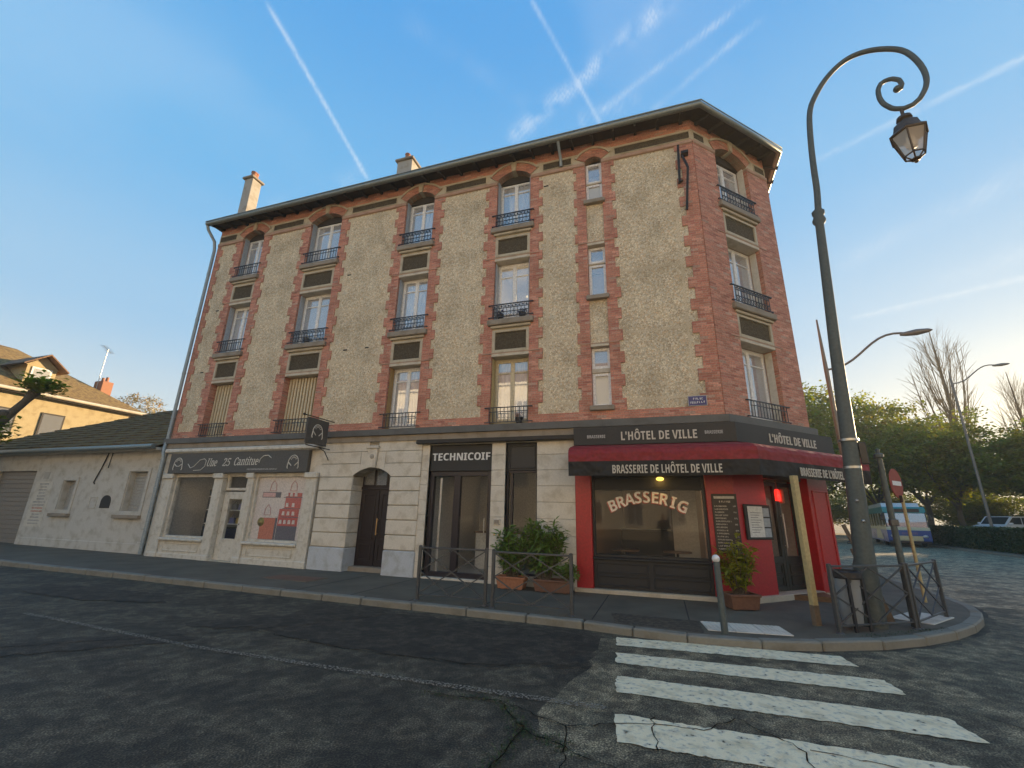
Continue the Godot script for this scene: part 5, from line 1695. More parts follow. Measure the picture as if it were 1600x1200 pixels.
func crook_lamp() -> void:
	var base := V(3.13, 0.0, 1.27)
	var nn := Vector3(3.13, 0, 1.27 - 10.6).normalized()
	var sd := nn.cross(Vector3.UP)
	var t := thing("street_lamp", "tall dark green lamp post with a curled crook and hanging lantern", "street lamp", base)
	var P := func(s: float, h: float) -> Vector3: return sd * s + Vector3.UP * h
	var m := MB.new()
	m.tube([P.call(0.0, -0.02), P.call(0.0, 0.06), P.call(0.01, 0.1), P.call(0.03, 0.9), P.call(0.05, 1.0), P.call(0.15, 2.9), P.call(0.23, 4.8), P.call(0.385, 7.5)], [0.2, 0.2, 0.175, 0.165, 0.15, 0.122, 0.095, 0.075], 16)
	put(m, "shaft", "post_green", t)
	m = MB.new()
	m.tube([P.call(0.38, 7.42), P.call(0.383, 7.48), P.call(0.387, 7.52), P.call(0.392, 7.62), P.call(0.395, 7.66), P.call(0.398, 7.72), P.call(0.402, 7.78)], [0.075, 0.115, 0.12, 0.085, 0.11, 0.115, 0.06], 14)
	put(m, "collar", "post_green", t)
	var cr := [[0.40, 7.7], [0.453, 8.223], [0.48, 8.782], [0.513, 9.305], [0.556, 9.787], [0.598, 10.123], [0.671, 10.391], [0.823, 10.659], [1.012, 10.9], [1.24, 11.08], [1.481, 11.164], [1.728, 11.128], [1.954, 11.015], [2.162, 10.848], [2.301, 10.656], [2.402, 10.366], [2.455, 10.057], [2.448, 9.799], [2.386, 9.608], [2.292, 9.462], [2.169, 9.383], [2.031, 9.381], [1.892, 9.464], [1.792, 9.636], [1.745, 9.839], [1.751, 10.032], [1.809, 10.164], [1.905, 10.205], [2.014, 10.165], [2.096, 10.065], [2.108, 9.94], [2.07, 9.87], [2.02, 9.875]]
	var cv := Curve3D.new()
	for i in cr.size():
		var p0: Array = cr[maxi(i - 1, 0)]; var p2: Array = cr[mini(i + 1, cr.size() - 1)]
		var tan: Vector3 = (P.call(p2[0], p2[1]) - P.call(p0[0], p0[1])) / 6.0
		cv.add_point(P.call(cr[i][0], cr[i][1]), -tan, tan)
	var L := cv.get_baked_length()
	var pts := []; var rad := []
	for i in 121:
		var f := i / 120.0
		pts.append(cv.sample_baked(L * f))
		rad.append(lerpf(0.062, 0.042, f) if f < 0.985 else 0.055)
	m = MB.new()
	m.tube(pts, rad, 12)
	m.ball(P.call(2.03, 9.885), V(0.07, 0.07, 0.07))
	put(m, "crook", "post_green", t)
	# lantern: hexagonal, wider at the top
	var lo := Node3D.new()
	var lx: Vector3 = P.call(2.0, 0)
	m = MB.new()
	m.tube([lx + V(0, 9.38, 0), lx + V(0, 9.18, 0)], 0.03, 8)
	m.lathe([Vector2(0.04, 9.2), Vector2(0.115, 9.18), Vector2(0.125, 9.12), Vector2(0.07, 9.08)], 12, lx)
	put(m, "hook", "lantern_brown", t)
	m = MB.new()
	m.lathe([Vector2(0.305, 8.73), Vector2(0.315, 8.76), Vector2(0.235, 8.84), Vector2(0.2, 8.98), Vector2(0.1, 9.09), Vector2(0.0, 9.12)], 6, lx)
	m.lathe([Vector2(0.0, 8.74), Vector2(0.305, 8.73)], 6, lx)
	var roof_ := put(m, "lantern_roof", "lantern_brown", t)
	m = MB.new()
	for k in 6:
		var a := TAU * k / 6; var e := V(cos(a), 0, -sin(a)); var e2 := V(cos(a + TAU / 6), 0, -sin(a + TAU / 6))
		m.bar(lx + e * 0.28 + V(0, 8.74, 0), lx + e * 0.16 + V(0, 8.27, 0), 0.022, 0.022)
		m.bar(lx + e * 0.16 + V(0, 8.27, 0), lx + e2 * 0.16 + V(0, 8.27, 0), 0.02, 0.022)
		m.bar(lx + e * 0.16 + V(0, 8.27, 0), lx + e * 0.06 + V(0, 8.18, 0), 0.018, 0.018)
	m.lathe([Vector2(0.0, 8.09), Vector2(0.035, 8.12), Vector2(0.025, 8.15), Vector2(0.075, 8.17), Vector2(0.06, 8.2), Vector2(0.0, 8.2)], 10, lx)
	put(m, "lantern_frame", "lantern_brown", t)
	for k in 6:
		var a := TAU * k / 6; var e := V(cos(a), 0, -sin(a)); var e2 := V(cos(a + TAU / 6), 0, -sin(a + TAU / 6))
		m = MB.new()
		m.quad(lx + e * 0.155 + V(0, 8.28, 0), lx + e2 * 0.155 + V(0, 8.28, 0), lx + e2 * 0.275 + V(0, 8.73, 0), lx + e * 0.275 + V(0, 8.73, 0))
		put(m, "lantern_pane", "lantern_pane", t)
	m = MB.new()
	m.lathe([Vector2(0.0, 8.42), Vector2(0.08, 8.46), Vector2(0.1, 8.56), Vector2(0.06, 8.72)], 12, lx)
	put(m, "lantern_bulb", "bulb_white", t)
	# metal straps and a box strapped to the shaft
	for q in [[2.52, 0.135], [3.0, 0.15]]:
		m = MB.new()
		m.tube([P.call(0.05 * q[0], q[0] - 0.02), P.call(0.05 * q[0], q[0] + 0.02)], q[1], 16)
		put(m, "strap", "steel", t)
	var sb := MB.new()
	sb.xf = Transform3D(Basis(Vector3.UP, atan2(-sd.z, sd.x)), P.call(0.32, 2.45))
	sb.bev(V(-0.05, 0.12, -0.08), V(0.06, 0.5, 0.04), 0.01)
	put(sb, "junction_box", "dark_plastic", t)
	for q in [[0.3, 1.62], [0.0, 1.95]]:
		m = MB.new()
		m.ball(P.call(0.1 + q[0] * 0.1, q[1]) - nn * 0.13, V(0.03, 0.03, 0.02))
		put(m, "bolt", "steel", t)

func modern_lamp(base: Vector3, h: float, arm_h: float, reach: Vector3, label: String, rise: float) -> void:
	var t := thing("street_lamp", label, "street lamp", base)
	var m := MB.new()
	m.tube([V(0, -0.02, 0), V(0, 0.4, 0), V(0, arm_h, 0), V(0, h, 0)], [0.1, 0.09, 0.075, 0.03], 12)
	put(m, "pole", "lamp_grey", t)
	m = MB.new()
	var pts := []
	for i in 13:
		var f := i / 12.0
		pts.append(V(0, arm_h, 0) + reach * f + V(0, rise * (0.15 * sin(f * PI) + pow(f, 1.0) - 0.22 * sin(f * TAU)), 0))
	m.tube(pts, 0.04, 8)
	put(m, "arm", "lamp_grey", t)
	m = MB.new()
	var e: Vector3 = pts[12]
	var d := reach.normalized()
	m.tube([e - d * 0.25, e - d * 0.1, e + d * 0.2, e + d * 0.5, e + d * 0.6], [0.04, 0.08, 0.11, 0.07, 0.02], 10)
	put(m, "lamp_head", "lamp_grey", t)

func furniture() -> void:
	barrier(V(-4.5, g(-4.5), 2.52), V(-3.13, g(-3.1), 2.5), "grey crossed barrier panel in front of the salon doors")
	barrier(V(-2.97, g(-2.97), 2.55), V(-1.53, 0, 2.62), "grey crossed barrier panel in front of the potted shrubs")
	barrier(V(2.41, 0, 2.1), V(3.7, 0, 1.25), "crossed barrier panel at the foot of the crook lamp post")
	barrier(V(3.76, 0, 1.2), V(4.72, 0, -0.09), "crossed barrier panel at the outer bend of the corner kerb")
	crook_lamp()
	var b := thing("bollard", "dark green bollard with a white ball top beside the tactile paving", "bollard", V(0.76, 0.0, 2.81))
	var m := MB.new()
	m.tube([V(0, -0.02, 0), V(-0.02, 0.98, 0)], [0.05, 0.046], 14)
	put(m, "post", "post_green", b)
	m = MB.new()
	m.ball(V(-0.021, 1.02, 0), V(0.058, 0.06, 0.058), 16, 10)
	put(m, "ball_top", "sign_white", b)
	var w := thing("timber_post", "upright yellowish timber post standing beside the bistro awning", "post", V(2.25, 0.0, 1.61), 0.5)
	one(V(-0.05, -0.02, -0.045), V(0.05, 2.36, 0.045), "shaft", "yellow_timber", w, 0.006)
	one(V(-0.052, 0.0, -0.047), V(0.052, 0.3, 0.047), "foot", "old_timber", w, 0.006)
	var st := thing("wooden_stake", "old brown wooden stake leaning behind the crook lamp post", "stake", V(3.45, 0.0, 0.95))
	m = MB.new()
	m.bar(V(0.05, -0.02, 0), V(-0.22, 1.15, -0.2), 0.12, 0.05)
	put(m, "plank", "old_timber", st)
	m = MB.new()
	m.bar(V(-0.1, 0.8, -0.12), V(-0.3, 1.55, -0.26), 0.06, 0.03)
	put(m, "splint", "old_timber", st)
	# slim dark pole and the no entry sign behind it
	var sp := thing("sign_pole", "slim dark green pole with a small cap beside the corner barrier", "pole", V(3.77, 0.0, 1.06))
	m = MB.new()
	m.tube([V(0, -0.02, 0), V(0, 2.72, 0)], [0.055, 0.042], 12)
	put(m, "shaft", "post_green", sp)
	m = MB.new()
	m.lathe([Vector2(0.045, 2.7), Vector2(0.075, 2.72), Vector2(0.075, 2.77), Vector2(0.03, 2.8), Vector2(0.035, 2.86), Vector2(0.0, 2.88)], 12)
	put(m, "cap", "post_green", sp)
	one(V(-0.05, 1.55, -0.05), V(0.07, 1.66, 0.05), "clamp", "barrier_paint", sp, 0.01)
	var ne := thing("road_sign", "round red no entry sign on a pale post at the corner", "road sign", V(5.2, 0.0, -1.88), -0.7)
	m = MB.new()
	m.tube([V(0, -0.02, 0), V(0, 2.2, 0)], 0.032, 10)
	put(m, "post", "yellow_timber", ne)
	m = MB.new()
	m.xf = Transform3D(Basis(Vector3.FORWARD, PI / 2), V(-0.05, 2.47, 0))
	m.lathe([Vector2(0.0, -0.012), Vector2(0.325, -0.012), Vector2(0.335, 0.0), Vector2(0.325, 0.012), Vector2(0.0, 0.012)], 28)
	put(m, "disc", "sign_red", ne)
	for s in [-1, 1]: one(V(-0.05 + s * 0.013, 2.42, -0.24), V(-0.05 + s * 0.019, 2.52, 0.24), "bar", "sign_white", ne, 0.002)
	one(V(-0.04, 2.05, -0.04), V(0.02, 2.2, 0.04), "bracket", "dark_plastic", ne, 0.006)
	# litter bin: black frame with a hanging bag
	var lb := thing("litter_bin", "black framed litter bin with a pale hanging bag behind the corner barrier", "bin", V(2.72, 0.0, 1.72), 0.6)
	m = MB.new()
	m.lathe([Vector2(0.2, 0.74), Vector2(0.23, 0.76), Vector2(0.23, 0.84), Vector2(0.19, 0.86), Vector2(0.19, 0.74)], 18)
	put(m, "rim", "dark_plastic", lb)
	for k in 4:
		var a := TAU * (k + 0.5) / 4
		m = MB.new()
		m.bar(V(cos(a) * 0.21, -0.02, sin(a) * 0.21), V(cos(a) * 0.21, 0.76, sin(a) * 0.21), 0.05, 0.03)
		put(m, "leg", "dark_plastic", lb)
	m = MB.new()
	m.lathe([Vector2(0.0, 0.05), Vector2(0.13, 0.08), Vector2(0.16, 0.3), Vector2(0.17, 0.6), Vector2(0.19, 0.78)], 14)
	put(m, "bag", "bag_clear", lb)
	modern_lamp(V(6.25, 0, -7.86), 9.1, 7.05, V(2.4, 0, 0.75), "slender grey street lamp with a curved arm behind the crook lamp post", 0.9)
	modern_lamp(V(20.9, 0.05, -28.6), 12.4, 11.4, V(2.3, 0, 0.9), "tall street lamp with one arm standing at the clipped hedge", 0.95)
	bicycle(V(5.3, 0, -5.2), 1.1, "blue bicycle parked on the pavement beside the bistro")
	bicycle(V(5.75, 0, -6.4), 1.3, "bicycle leaning behind the blue one on the side pavement")

func bicycle(at: Vector3, turn: float, label: String) -> void:
	var t := thing("bicycle", label, "bicycle", at, turn, "bicycles on the side pavement")
	for x in [-0.52, 0.52]:
		var m := MB.new()
		var pts := []
		for i in 25: pts.append(V(x + cos(TAU * i / 24) * 0.33, 0.345 + sin(TAU * i / 24) * 0.33, 0))
		m.tube(pts, 0.018, 6, false)
		var w := put(m, "wheel", "tyre", t)
		m = MB.new()
		for i in 14:
			var a := TAU * i / 14
			m.bar(V(x, 0.345, 0), V(x + cos(a) * 0.32, 0.345 + sin(a) * 0.32, 0), 0.004, 0.004)
		m.tube([V(x, 0.345, -0.05), V(x, 0.345, 0.05)], 0.025, 8)
		put(m, "spokes", "steel", w)
		m = MB.new()
		pts = []
		for i in 12: pts.append(V(x + cos(0.3 + i * 0.22) * 0.37, 0.345 + sin(0.3 + i * 0.22) * 0.37, 0))
		m.tube(pts, 0.02, 6)
		put(m, "mudguard", "bike_blue", t)
	var f := MB.new()
	var bb := V(-0.08, 0.3, 0); var seat := V(-0.22, 0.8, 0); var head := V(0.36, 0.82, 0); var hl := V(0.4, 0.68, 0)
	for q in [[bb, seat], [bb, hl], [seat, head], [V(-0.52, 0.345, 0.04), bb], [V(-0.52, 0.345, 0.04), seat], [hl, V(0.52, 0.345, 0.04)], [head, hl]]: f.tube(q, 0.019, 7)
	put(f, "frame", "bike_blue", t)
	f = MB.new()
	f.tube([head, V(0.34, 0.98, 0)], 0.014, 6)
	f.tube([V(0.2, 1.0, -0.28), V(0.32, 1.0, -0.16), V(0.35, 0.99, 0), V(0.32, 1.0, 0.16), V(0.2, 1.0, 0.28)], 0.014, 6)
	put(f, "handlebar", "dark_plastic", t)
	f = MB.new()
	f.tube([seat, V(-0.25, 0.93, 0)], 0.014, 6)
	f.ball(V(-0.27, 0.95, 0), V(0.14, 0.04, 0.08))
	put(f, "saddle", "dark_plastic", t)
	f = MB.new()
	f.tube([bb + V(0, 0, -0.06), bb + V(0, 0, 0.06)], 0.09, 12)
	f.bar(bb + V(0, 0, 0.07), bb + V(0.12, -0.12, 0.07), 0.02, 0.015)
	f.bar(bb + V(0, 0, -0.07), bb + V(-0.12, 0.12, -0.07), 0.02, 0.015)
	put(f, "crank", "steel", t)
	f = MB.new()
	for x in [-0.12, -0.04, 0.04, 0.12]: f.bar(V(0.5 + x, 0.75, -0.12), V(0.5 + x, 0.98, -0.14), 0.01, 0.01)
	f.box(V(0.36, 0.74, -0.13), V(0.64, 0.77, 0.13)); f.box(V(0.34, 0.95, -0.15), V(0.66, 0.98, 0.15))
	put(f, "basket", "bike_blue", t)

# ---------------------------------------------------------------- plants
func leaf(m: MB, p: Vector3, dir: Vector3, nrm: Vector3, L: float, w: float) -> void:
	# a pointed leaf folded along its midrib: four triangles
	var s := dir.cross(nrm).normalized()
	var mid := p + dir * L * 0.5 - nrm * L * 0.06
	var tip := p + dir * L - nrm * L * 0.16
	var l := mid + s * w + nrm * w * 0.35; var r := mid - s * w + nrm * w * 0.35
	m.tri(p, mid, l); m.tri(l, mid, tip); m.tri(p, r, mid); m.tri(r, tip, mid)

func leaf_card(m: MB, p: Vector3, r: RandomNumberGenerator, s: float) -> void:
	var d := Vector3(r.randfn(), r.randfn() * 0.6, r.randfn()).normalized()
	var nn := Vector3(r.randfn() * 0.6, 1.0, r.randfn() * 0.6).normalized()
	var side := d.cross(nn).normalized() * s * 0.42
	m.quad(p, p + d * s * 0.5 - side, p + d * s, p + d * s * 0.5 + side)

func tint(r: RandomNumberGenerator, warm := 0.2) -> Color:
	var k := r.randf_range(0.62, 1.25)
	return Color(k * r.randf_range(0.85, 1.0 + warm * 1.6), k, k * r.randf_range(0.7, 1.15))

func crown_mesh(rad: Vector3, clumps: int, per: int, size: float, seed_: int, cl_r := 0.26) -> ArrayMesh:
	var r := RandomNumberGenerator.new(); r.seed = seed_
	var m := MB.new()
	m.use_col = true
	for k in clumps:
		var u := Vector3(r.randfn(), r.randfn(), r.randfn()).normalized()
		var f := pow(r.randf(), 0.42)
		var bump := 0.86 + 0.2 * sin(u.x * 5.0 + seed_) * cos(u.z * 4.0 + seed_ * 0.7)
		var c := Vector3(u.x * rad.x, u.y * rad.y, u.z * rad.z) * f * bump
		if u.y < -0.55: c.y *= 0.75
		var cr := cl_r * r.randf_range(0.6, 1.25)
		var ct := tint(r)
		for i in per:
			var q := Vector3(r.randfn(), r.randfn() * 0.62, r.randfn()) * 0.5
			var lt := tint(r)
			m.col = Color(ct.r * lt.r, ct.g * lt.g, ct.b * lt.b)
			leaf_card(m, c + q * cr * rad.x, r, size * r.randf_range(0.7, 1.3))
	return m.done()

func trunk_mesh(h: float, r0: float, spread: float, seed_: int, up := 0.75, limbs := 6) -> ArrayMesh:
	var r := RandomNumberGenerator.new(); r.seed = seed_
	var m := MB.new()
	var top := V(r.randf_range(-0.2, 0.2), h, r.randf_range(-0.2, 0.2))
	m.tube([V(0, -0.1, 0), V(0, 0.25, 0), V(0.03, h * 0.5, 0.02), top], [r0 * 1.5, r0 * 1.05, r0 * 0.85, r0 * 0.65], 12)
	for k in limbs:
		var a := TAU * k / limbs + r.randf_range(-0.3, 0.3)
		var d := V(cos(a), up + r.randf_range(-0.2, 0.3), sin(a)).normalized()
		var st := V(0, h * r.randf_range(0.75, 1.0), 0)
		var p1 := st + d * spread * 0.45 + V(0, 0.2, 0)
		var p2 := st + d * spread + V(r.randf_range(-0.4, 0.4), 0.5, r.randf_range(-0.4, 0.4))
		m.tube([st, p1, p2], [r0 * 0.5, r0 * 0.33, r0 * 0.1], 8)
		for j in 3:
			var e := p1.lerp(p2, 0.2 + 0.3 * j)
			m.tube([e, e + Vector3(r.randfn(), absf(r.randfn()) + 0.3, r.randfn()).normalized() * spread * 0.4], [r0 * 0.17, r0 * 0.04], 6)
	return m.done()

func tree(at: Vector3, h: float, rad: Vector3, crown: ArrayMesh, trunk: ArrayMesh, tr_h: float, label: String, turn: float, leafm := "leaf") -> void:
	var t := thing("leafy_tree", label, "tree", at, turn, "trees along the avenue")
	put_mesh(trunk, "trunk", "bark", t, Transform3D(Basis().scaled(V(1, 1, 1) * tr_h), Vector3.ZERO))
	put_mesh(crown, "crown", leafm, t, Transform3D(Basis().scaled(rad), V(0, h - rad.y * 0.93, 0)))

func bare_tree(at: Vector3, h: float, label: String, seed_: int, spread: float) -> void:
	var t := thing("bare_tree", label, "tree", at, 0.0, "bare trees above the avenue")
	var r := RandomNumberGenerator.new(); r.seed = seed_
	var m := MB.new()
	m.tube([V(0, -0.1, 0), V(0, h * 0.3, 0), V(0.1, h * 0.6, 0.1), V(0, h, 0)], [h * 0.018, h * 0.014, h * 0.008, h * 0.0015], 9)
	put(m, "trunk", "bark", t)
	m = MB.new()
	for k in 58:
		var y := h * r.randf_range(0.2, 0.86)
		var a := r.randf() * TAU
		var len_ := (h - y) * r.randf_range(0.45, 0.85)
		var out := V(cos(a), 0, sin(a)) * spread * (1.1 - y / h)
		var s := V(0, y, 0)
		var p1 := s + out * 0.55 + V(0, len_ * 0.3, 0)
		var p2 := s + out * 0.95 + V(0, len_ * 0.7, 0)
		var p3 := s + out * 1.05 + V(0, len_, 0)
		var w := 0.0045 * h * (1.1 - y / h)
		m.tube([s, p1, p2, p3], [w, w * 0.7, w * 0.4, w * 0.12], 5)
		for j in 12:
			var e: Vector3 = [s, p1, p2, p3][j % 3].lerp([s, p1, p2, p3][j % 3 + 1], r.randf())
			var d := (out.normalized() * r.randf_range(0.0, 0.7) + V(r.randfn() * 0.3, 1.0, r.randfn() * 0.3)).normalized()
			m.tube([e, e + d * h * r.randf_range(0.05, 0.11)], [w * 0.3, w * 0.1], 4)
	put(m, "branches", "pale_twig", t)

func shrub(at: Vector3, size: Vector3, stems: int, leaves: int, L: float, label: String, seed_: int, called := "potted_shrub", mt := "leaf_shrub") -> void:
	var t := thing(called, label, "plant", at)
	var r := RandomNumberGenerator.new(); r.seed = seed_
	var st := MB.new()
	var m := MB.new()
	m.use_col = true
	for k in stems:
		var a := r.randf() * TAU
		var f := sqrt(r.randf())
		var e := V(cos(a) * size.x * f, size.y * r.randf_range(0.55, 1.0) * (1.05 - 0.3 * f * f), sin(a) * size.z * f)
		var s := V(cos(a) * size.x * f * 0.25, 0, sin(a) * size.z * f * 0.25)
		var mid := s.lerp(e, 0.5) + V(r.randfn() * 0.04, 0.05, r.randfn() * 0.04)
		st.tube([s, mid, e], [0.012, 0.009, 0.004], 5)
		for i in leaves:
			var q := r.randf_range(0.22, 1.05)
			var p := s.lerp(mid, q * 2.0) if q < 0.5 else mid.lerp(e, (q - 0.5) * 2.0)
			var d := (Vector3(r.randfn(), r.randfn() * 0.5 + 0.25, r.randfn())).normalized()
			m.col = tint(r)
			leaf(m, p, d, (Vector3.UP + Vector3(r.randfn(), 0, r.randfn()) * 0.4).normalized(), L * r.randf_range(0.6, 1.25), L * 0.16)
	put(st, "stem", "bark", t)
	put(m, "foliage", mt, t)

func planter(at: Vector3, w: float, d: float, h: float, mt: String, label: String, turn := 0.0) -> void:
	var t := thing("planter", label, "planter", at, turn)
	var m := MB.new()
	var k := 0.86
	var a := [V(-w * k / 2, 0.02, d * k / 2), V(w * k / 2, 0.02, d * k / 2), V(w * k / 2, 0.02, -d * k / 2), V(-w * k / 2, 0.02, -d * k / 2)]
	var b := [V(-w / 2, h, d / 2), V(w / 2, h, d / 2), V(w / 2, h, -d / 2), V(-w / 2, h, -d / 2)]
	for i in 4: m.quad(a[i], a[(i + 1) % 4], b[(i + 1) % 4], b[i])
	m.quad(a[3], a[2], a[1], a[0])
	put(m, "tub", mt, t)
	m = MB.new()
	m.bev(V(-w / 2 - 0.015, h - 0.04, d / 2 - 0.02), V(w / 2 + 0.015, h + 0.005, d / 2 + 0.015), 0.008)
	m.bev(V(-w / 2 - 0.015, h - 0.04, -d / 2 - 0.015), V(w / 2 + 0.015, h + 0.005, -d / 2 + 0.02), 0.008)
	m.bev(V(-w / 2 - 0.015, h - 0.04, -d / 2 + 0.02), V(-w / 2 + 0.02, h + 0.005, d / 2 - 0.02), 0.008)
	m.bev(V(w / 2 - 0.02, h - 0.04, -d / 2 + 0.02), V(w / 2 + 0.015, h + 0.005, d / 2 - 0.02), 0.008)
	put(m, "rim", mt, t)
	one(V(-w * 0.47, h - 0.08, -d * 0.46), V(w * 0.47, h - 0.03, d * 0.46), "soil", "soil", t, 0.01)
	for x in [-w * 0.3, w * 0.3]: one(V(x - 0.03, 0, -d * 0.3), V(x + 0.03, 0.022, d * 0.3), "foot", mt, t, 0.0)

func plants() -> void:
	planter(V(-3.3, g(-3.3), 0.42), 0.66, 0.36, 0.26, "clay", "terracotta trough under the leafy shrub by the side window")
	shrub(V(-3.3, 0.24, 0.42), V(0.46, 1.1, 0.3), 46, 34, 0.17, "dense broad leafed shrub growing in the terracotta trough", 3)
	planter(V(-2.35, g(-2.35), 0.42), 0.86, 0.36, 0.26, "clay_pot_dark", "long brown trough in front of the pale stone pier")
	shrub(V(-2.55, 0.22, 0.42), V(0.52, 1.36, 0.3), 44, 36, 0.19, "tall bright green shrub growing in the long brown trough", 5)
	shrub(V(-2.0, 0.22, 0.5), V(0.26, 0.45, 0.22), 20, 26, 0.13, "low leafy plant at the end of the long brown trough", 9, "potted_plant")
	planter(V(1.3, 0.0, 0.66), 0.56, 0.4, 0.27, "clay_pot_dark", "dark brown tub under the menu board", 0.35)
	shrub(V(1.3, 0.24, 0.62), V(0.36, 1.0, 0.28), 36, 34, 0.16, "yellow green shrub with long leaves growing in the dark brown tub", 12, "potted_shrub", "leaf_light")
	# flower boxes on window ledges
	for q in [[-3.95, 6.84, "violet flower pot on the ledge nearest the brick jamb", "pot_violet"], [-3.3, 6.84, "violet flower pot on the ledge under the lit window", "pot_violet"], [-3.35, 3.86, "mauve flower pot on the ledge above the salon side window", "poster_pink"], [-10.75, 6.84, "yellow flower pot on a second storey ledge", "poster_yellow"]]:
		var t := thing("flower_pot", q[2], "flower pot", V(q[0], q[1], -0.06))
		var m := MB.new()
		m.lathe([Vector2(0.07, 0), Vector2(0.1, 0.14), Vector2(0.11, 0.14), Vector2(0.11, 0.17), Vector2(0.0, 0.17)], 12)
		put(m, "pot", "dark_plastic", t)
		m = MB.new()
		var r := RandomNumberGenerator.new(); r.seed = int(-q[0] * 100)
		for i in 60: leaf(m, V(r.randfn() * 0.06, 0.16 + r.randf() * 0.12, r.randfn() * 0.04), Vector3(r.randfn(), 0.5, r.randfn()).normalized(), Vector3.UP, 0.07, 0.02)
		put(m, "flowers", q[3], t)
	# avenue trees: three crowns and two trunks shared out
	var cr := [crown_mesh(V(1, 1, 1), 400, 56, 0.046, 31, 0.18), crown_mesh(V(1, 1, 1), 380, 58, 0.046, 47, 0.19), crown_mesh(V(1, 1, 1), 420, 54, 0.044, 63, 0.18)]
	var tk := [trunk_mesh(1.0, 0.075, 0.9, 5), trunk_mesh(1.0, 0.085, 0.8, 8)]
	var list := [
		[V(11.0, 0, -38), 14.6, V(5.8, 6.6, 5.8), 0, 3.2, "large dark leafy tree rising behind the bistro corner"],
		[V(15.5, 0, -46), 17.0, V(7.2, 7.8, 7.2), 1, 3.6, "broad leafy tree above the roof of the bus"],
		[V(23.0, 0.3, -50), 16.0, V(6.4, 7.2, 6.4), 2, 3.6, "leafy tree between the bus and the bare poplar"],
		[V(23.6, 0.5, -37.0), 10.4, V(5.4, 4.6, 5.2), 0, 3.0, "bright leafy tree at the end of the clipped hedge"],
		[V(27.0, 0.7, -31.0), 8.6, V(5.2, 3.7, 5.0), 1, 2.6, "leafy tree over the tall one armed street lamp"],
		[V(31.0, 0.8, -27.0), 8.2, V(5.0, 3.6, 5.0), 2, 2.6, "leafy tree standing behind the white car"],
		[V(34.0, 0.9, -40.0), 10.2, V(6.4, 4.8, 6.4), 1, 3.0, "wide leafy tree in the park behind the white car"],
		[V(42.0, 0.9, -33.0), 9.6, V(6.2, 4.6, 6.2), 0, 3.0, "far leafy tree at the edge of the park"],
		[V(30.0, 0.7, -56.0), 14.0, V(6.8, 6.0, 6.8), 1, 3.6, "far leafy tree at the foot of the bare poplar"],
		[V(6.0, 0, -66.0), 17.5, V(7.5, 8.0, 7.5), 2, 3.6, "far leafy tree at the end of the side pavement"]]
	for q in list: tree(q[0], q[1], q[2], cr[q[3]], tk[q[3] % 2], q[4], q[5], q[0].x * 1.7, "leaf" if q[3] != 2 else "leaf_light")
	# bushes that close the view under the crowns
	var bl := [[V(2.0, 0, -74), V(7, 4.5, 6)], [V(12.0, 0, -70), V(7, 4.2, 6)], [V(20.0, 0, -68), V(6, 4.5, 6)], [V(28.0, 0.3, -66), V(6.5, 4.0, 6)], [V(36.0, 0.6, -60), V(6.5, 4.2, 6)], [V(43.0, 0.8, -52), V(6, 4.0, 6)], [V(48.0, 0.8, -44), V(6, 4.2, 6)], [V(52.0, 0.8, -35), V(6, 4.2, 6)], [V(53.0, 0.8, -26), V(6, 4.0, 6)], [V(29.0, 0.6, -45), V(3.4, 2.3, 3.2)], [V(36.0, 0.8, -34), V(3.4, 2.2, 3.2)], [V(39.5, 0.8, -26), V(3.6, 2.3, 3.2)], [V(8.0, 0, -30.0), V(1.6, 1.9, 2.6)]]
	var bn := ["behind the far end of the side pavement", "straight behind the bus", "closing the end of the avenue", "behind the bright leafy tree", "at the foot of the bare poplar", "between the two bare trees", "at the back of the park", "behind the wide park tree", "at the outer edge of the park", "beside the hedge end", "behind the one armed street lamp", "behind the white car", "against the side wall of the corner building"]
	for i in bl.size():
		var t := thing("bush", "dark green bush growing " + bn[i], "bush", bl[i][0], i * 1.3, "bushes under the avenue trees")
		put_mesh(cr[i % 3], "foliage", "leaf", t, Transform3D(Basis().scaled(bl[i][1]), V(0, bl[i][1].y * 0.8, 0)))
	bare_tree(V(31.5, 0.8, -50.0), 22.8, "tall bare poplar with upright golden twigs", 7, 2.7)
	bare_tree(V(36.0, 0.8, -48.0), 16.5, "shorter bare tree beside the tall poplar", 11, 1.7)
	# clipped hedge
	var hd := thing("hedge", "clipped green hedge along the far kerb of the avenue", "hedge", V(20.0, 0, -28))
	var m := MB.new()
	m.use_col = true
	var r := RandomNumberGenerator.new(); r.seed = 77
	for i in 36000:
		var f := r.randf()
		var c := V(19.2, 0, -15).lerp(V(21.9, 0, -40), f) - V(20.0, 0, -28)
		var s := r.randf()
		var y := r.randf() * 1.38
		var w := r.randf_range(-0.5, 0.5)
		if s < 0.42: w = -0.5 + absf(r.randfn()) * 0.05
		elif s < 0.55: w = 0.5
		elif s < 0.85: y = 1.38 - absf(r.randfn()) * 0.05
		m.col = tint(r)
		leaf_card(m, c + V(w, y + 0.04, 0), r, 0.13)
	put(m, "foliage", "leaf_hedge", hd)
	# pollarded street tree at the frame edge and a pale blossoming tree far behind
	var p := thing("pollard_tree", "pollarded plane tree with dark knobbly limbs and tufts of new leaves", "tree", V(-25.4, g(-25), 1.6))
	m = MB.new()
	m.tube([V(0, -0.1, 0), V(0, 0.4, 0), V(0.05, 2.0, 0), V(0.3, 3.1, -0.2)], [0.34, 0.25, 0.22, 0.2], 12)
	put(m, "trunk", "bark", p)
	m = MB.new()
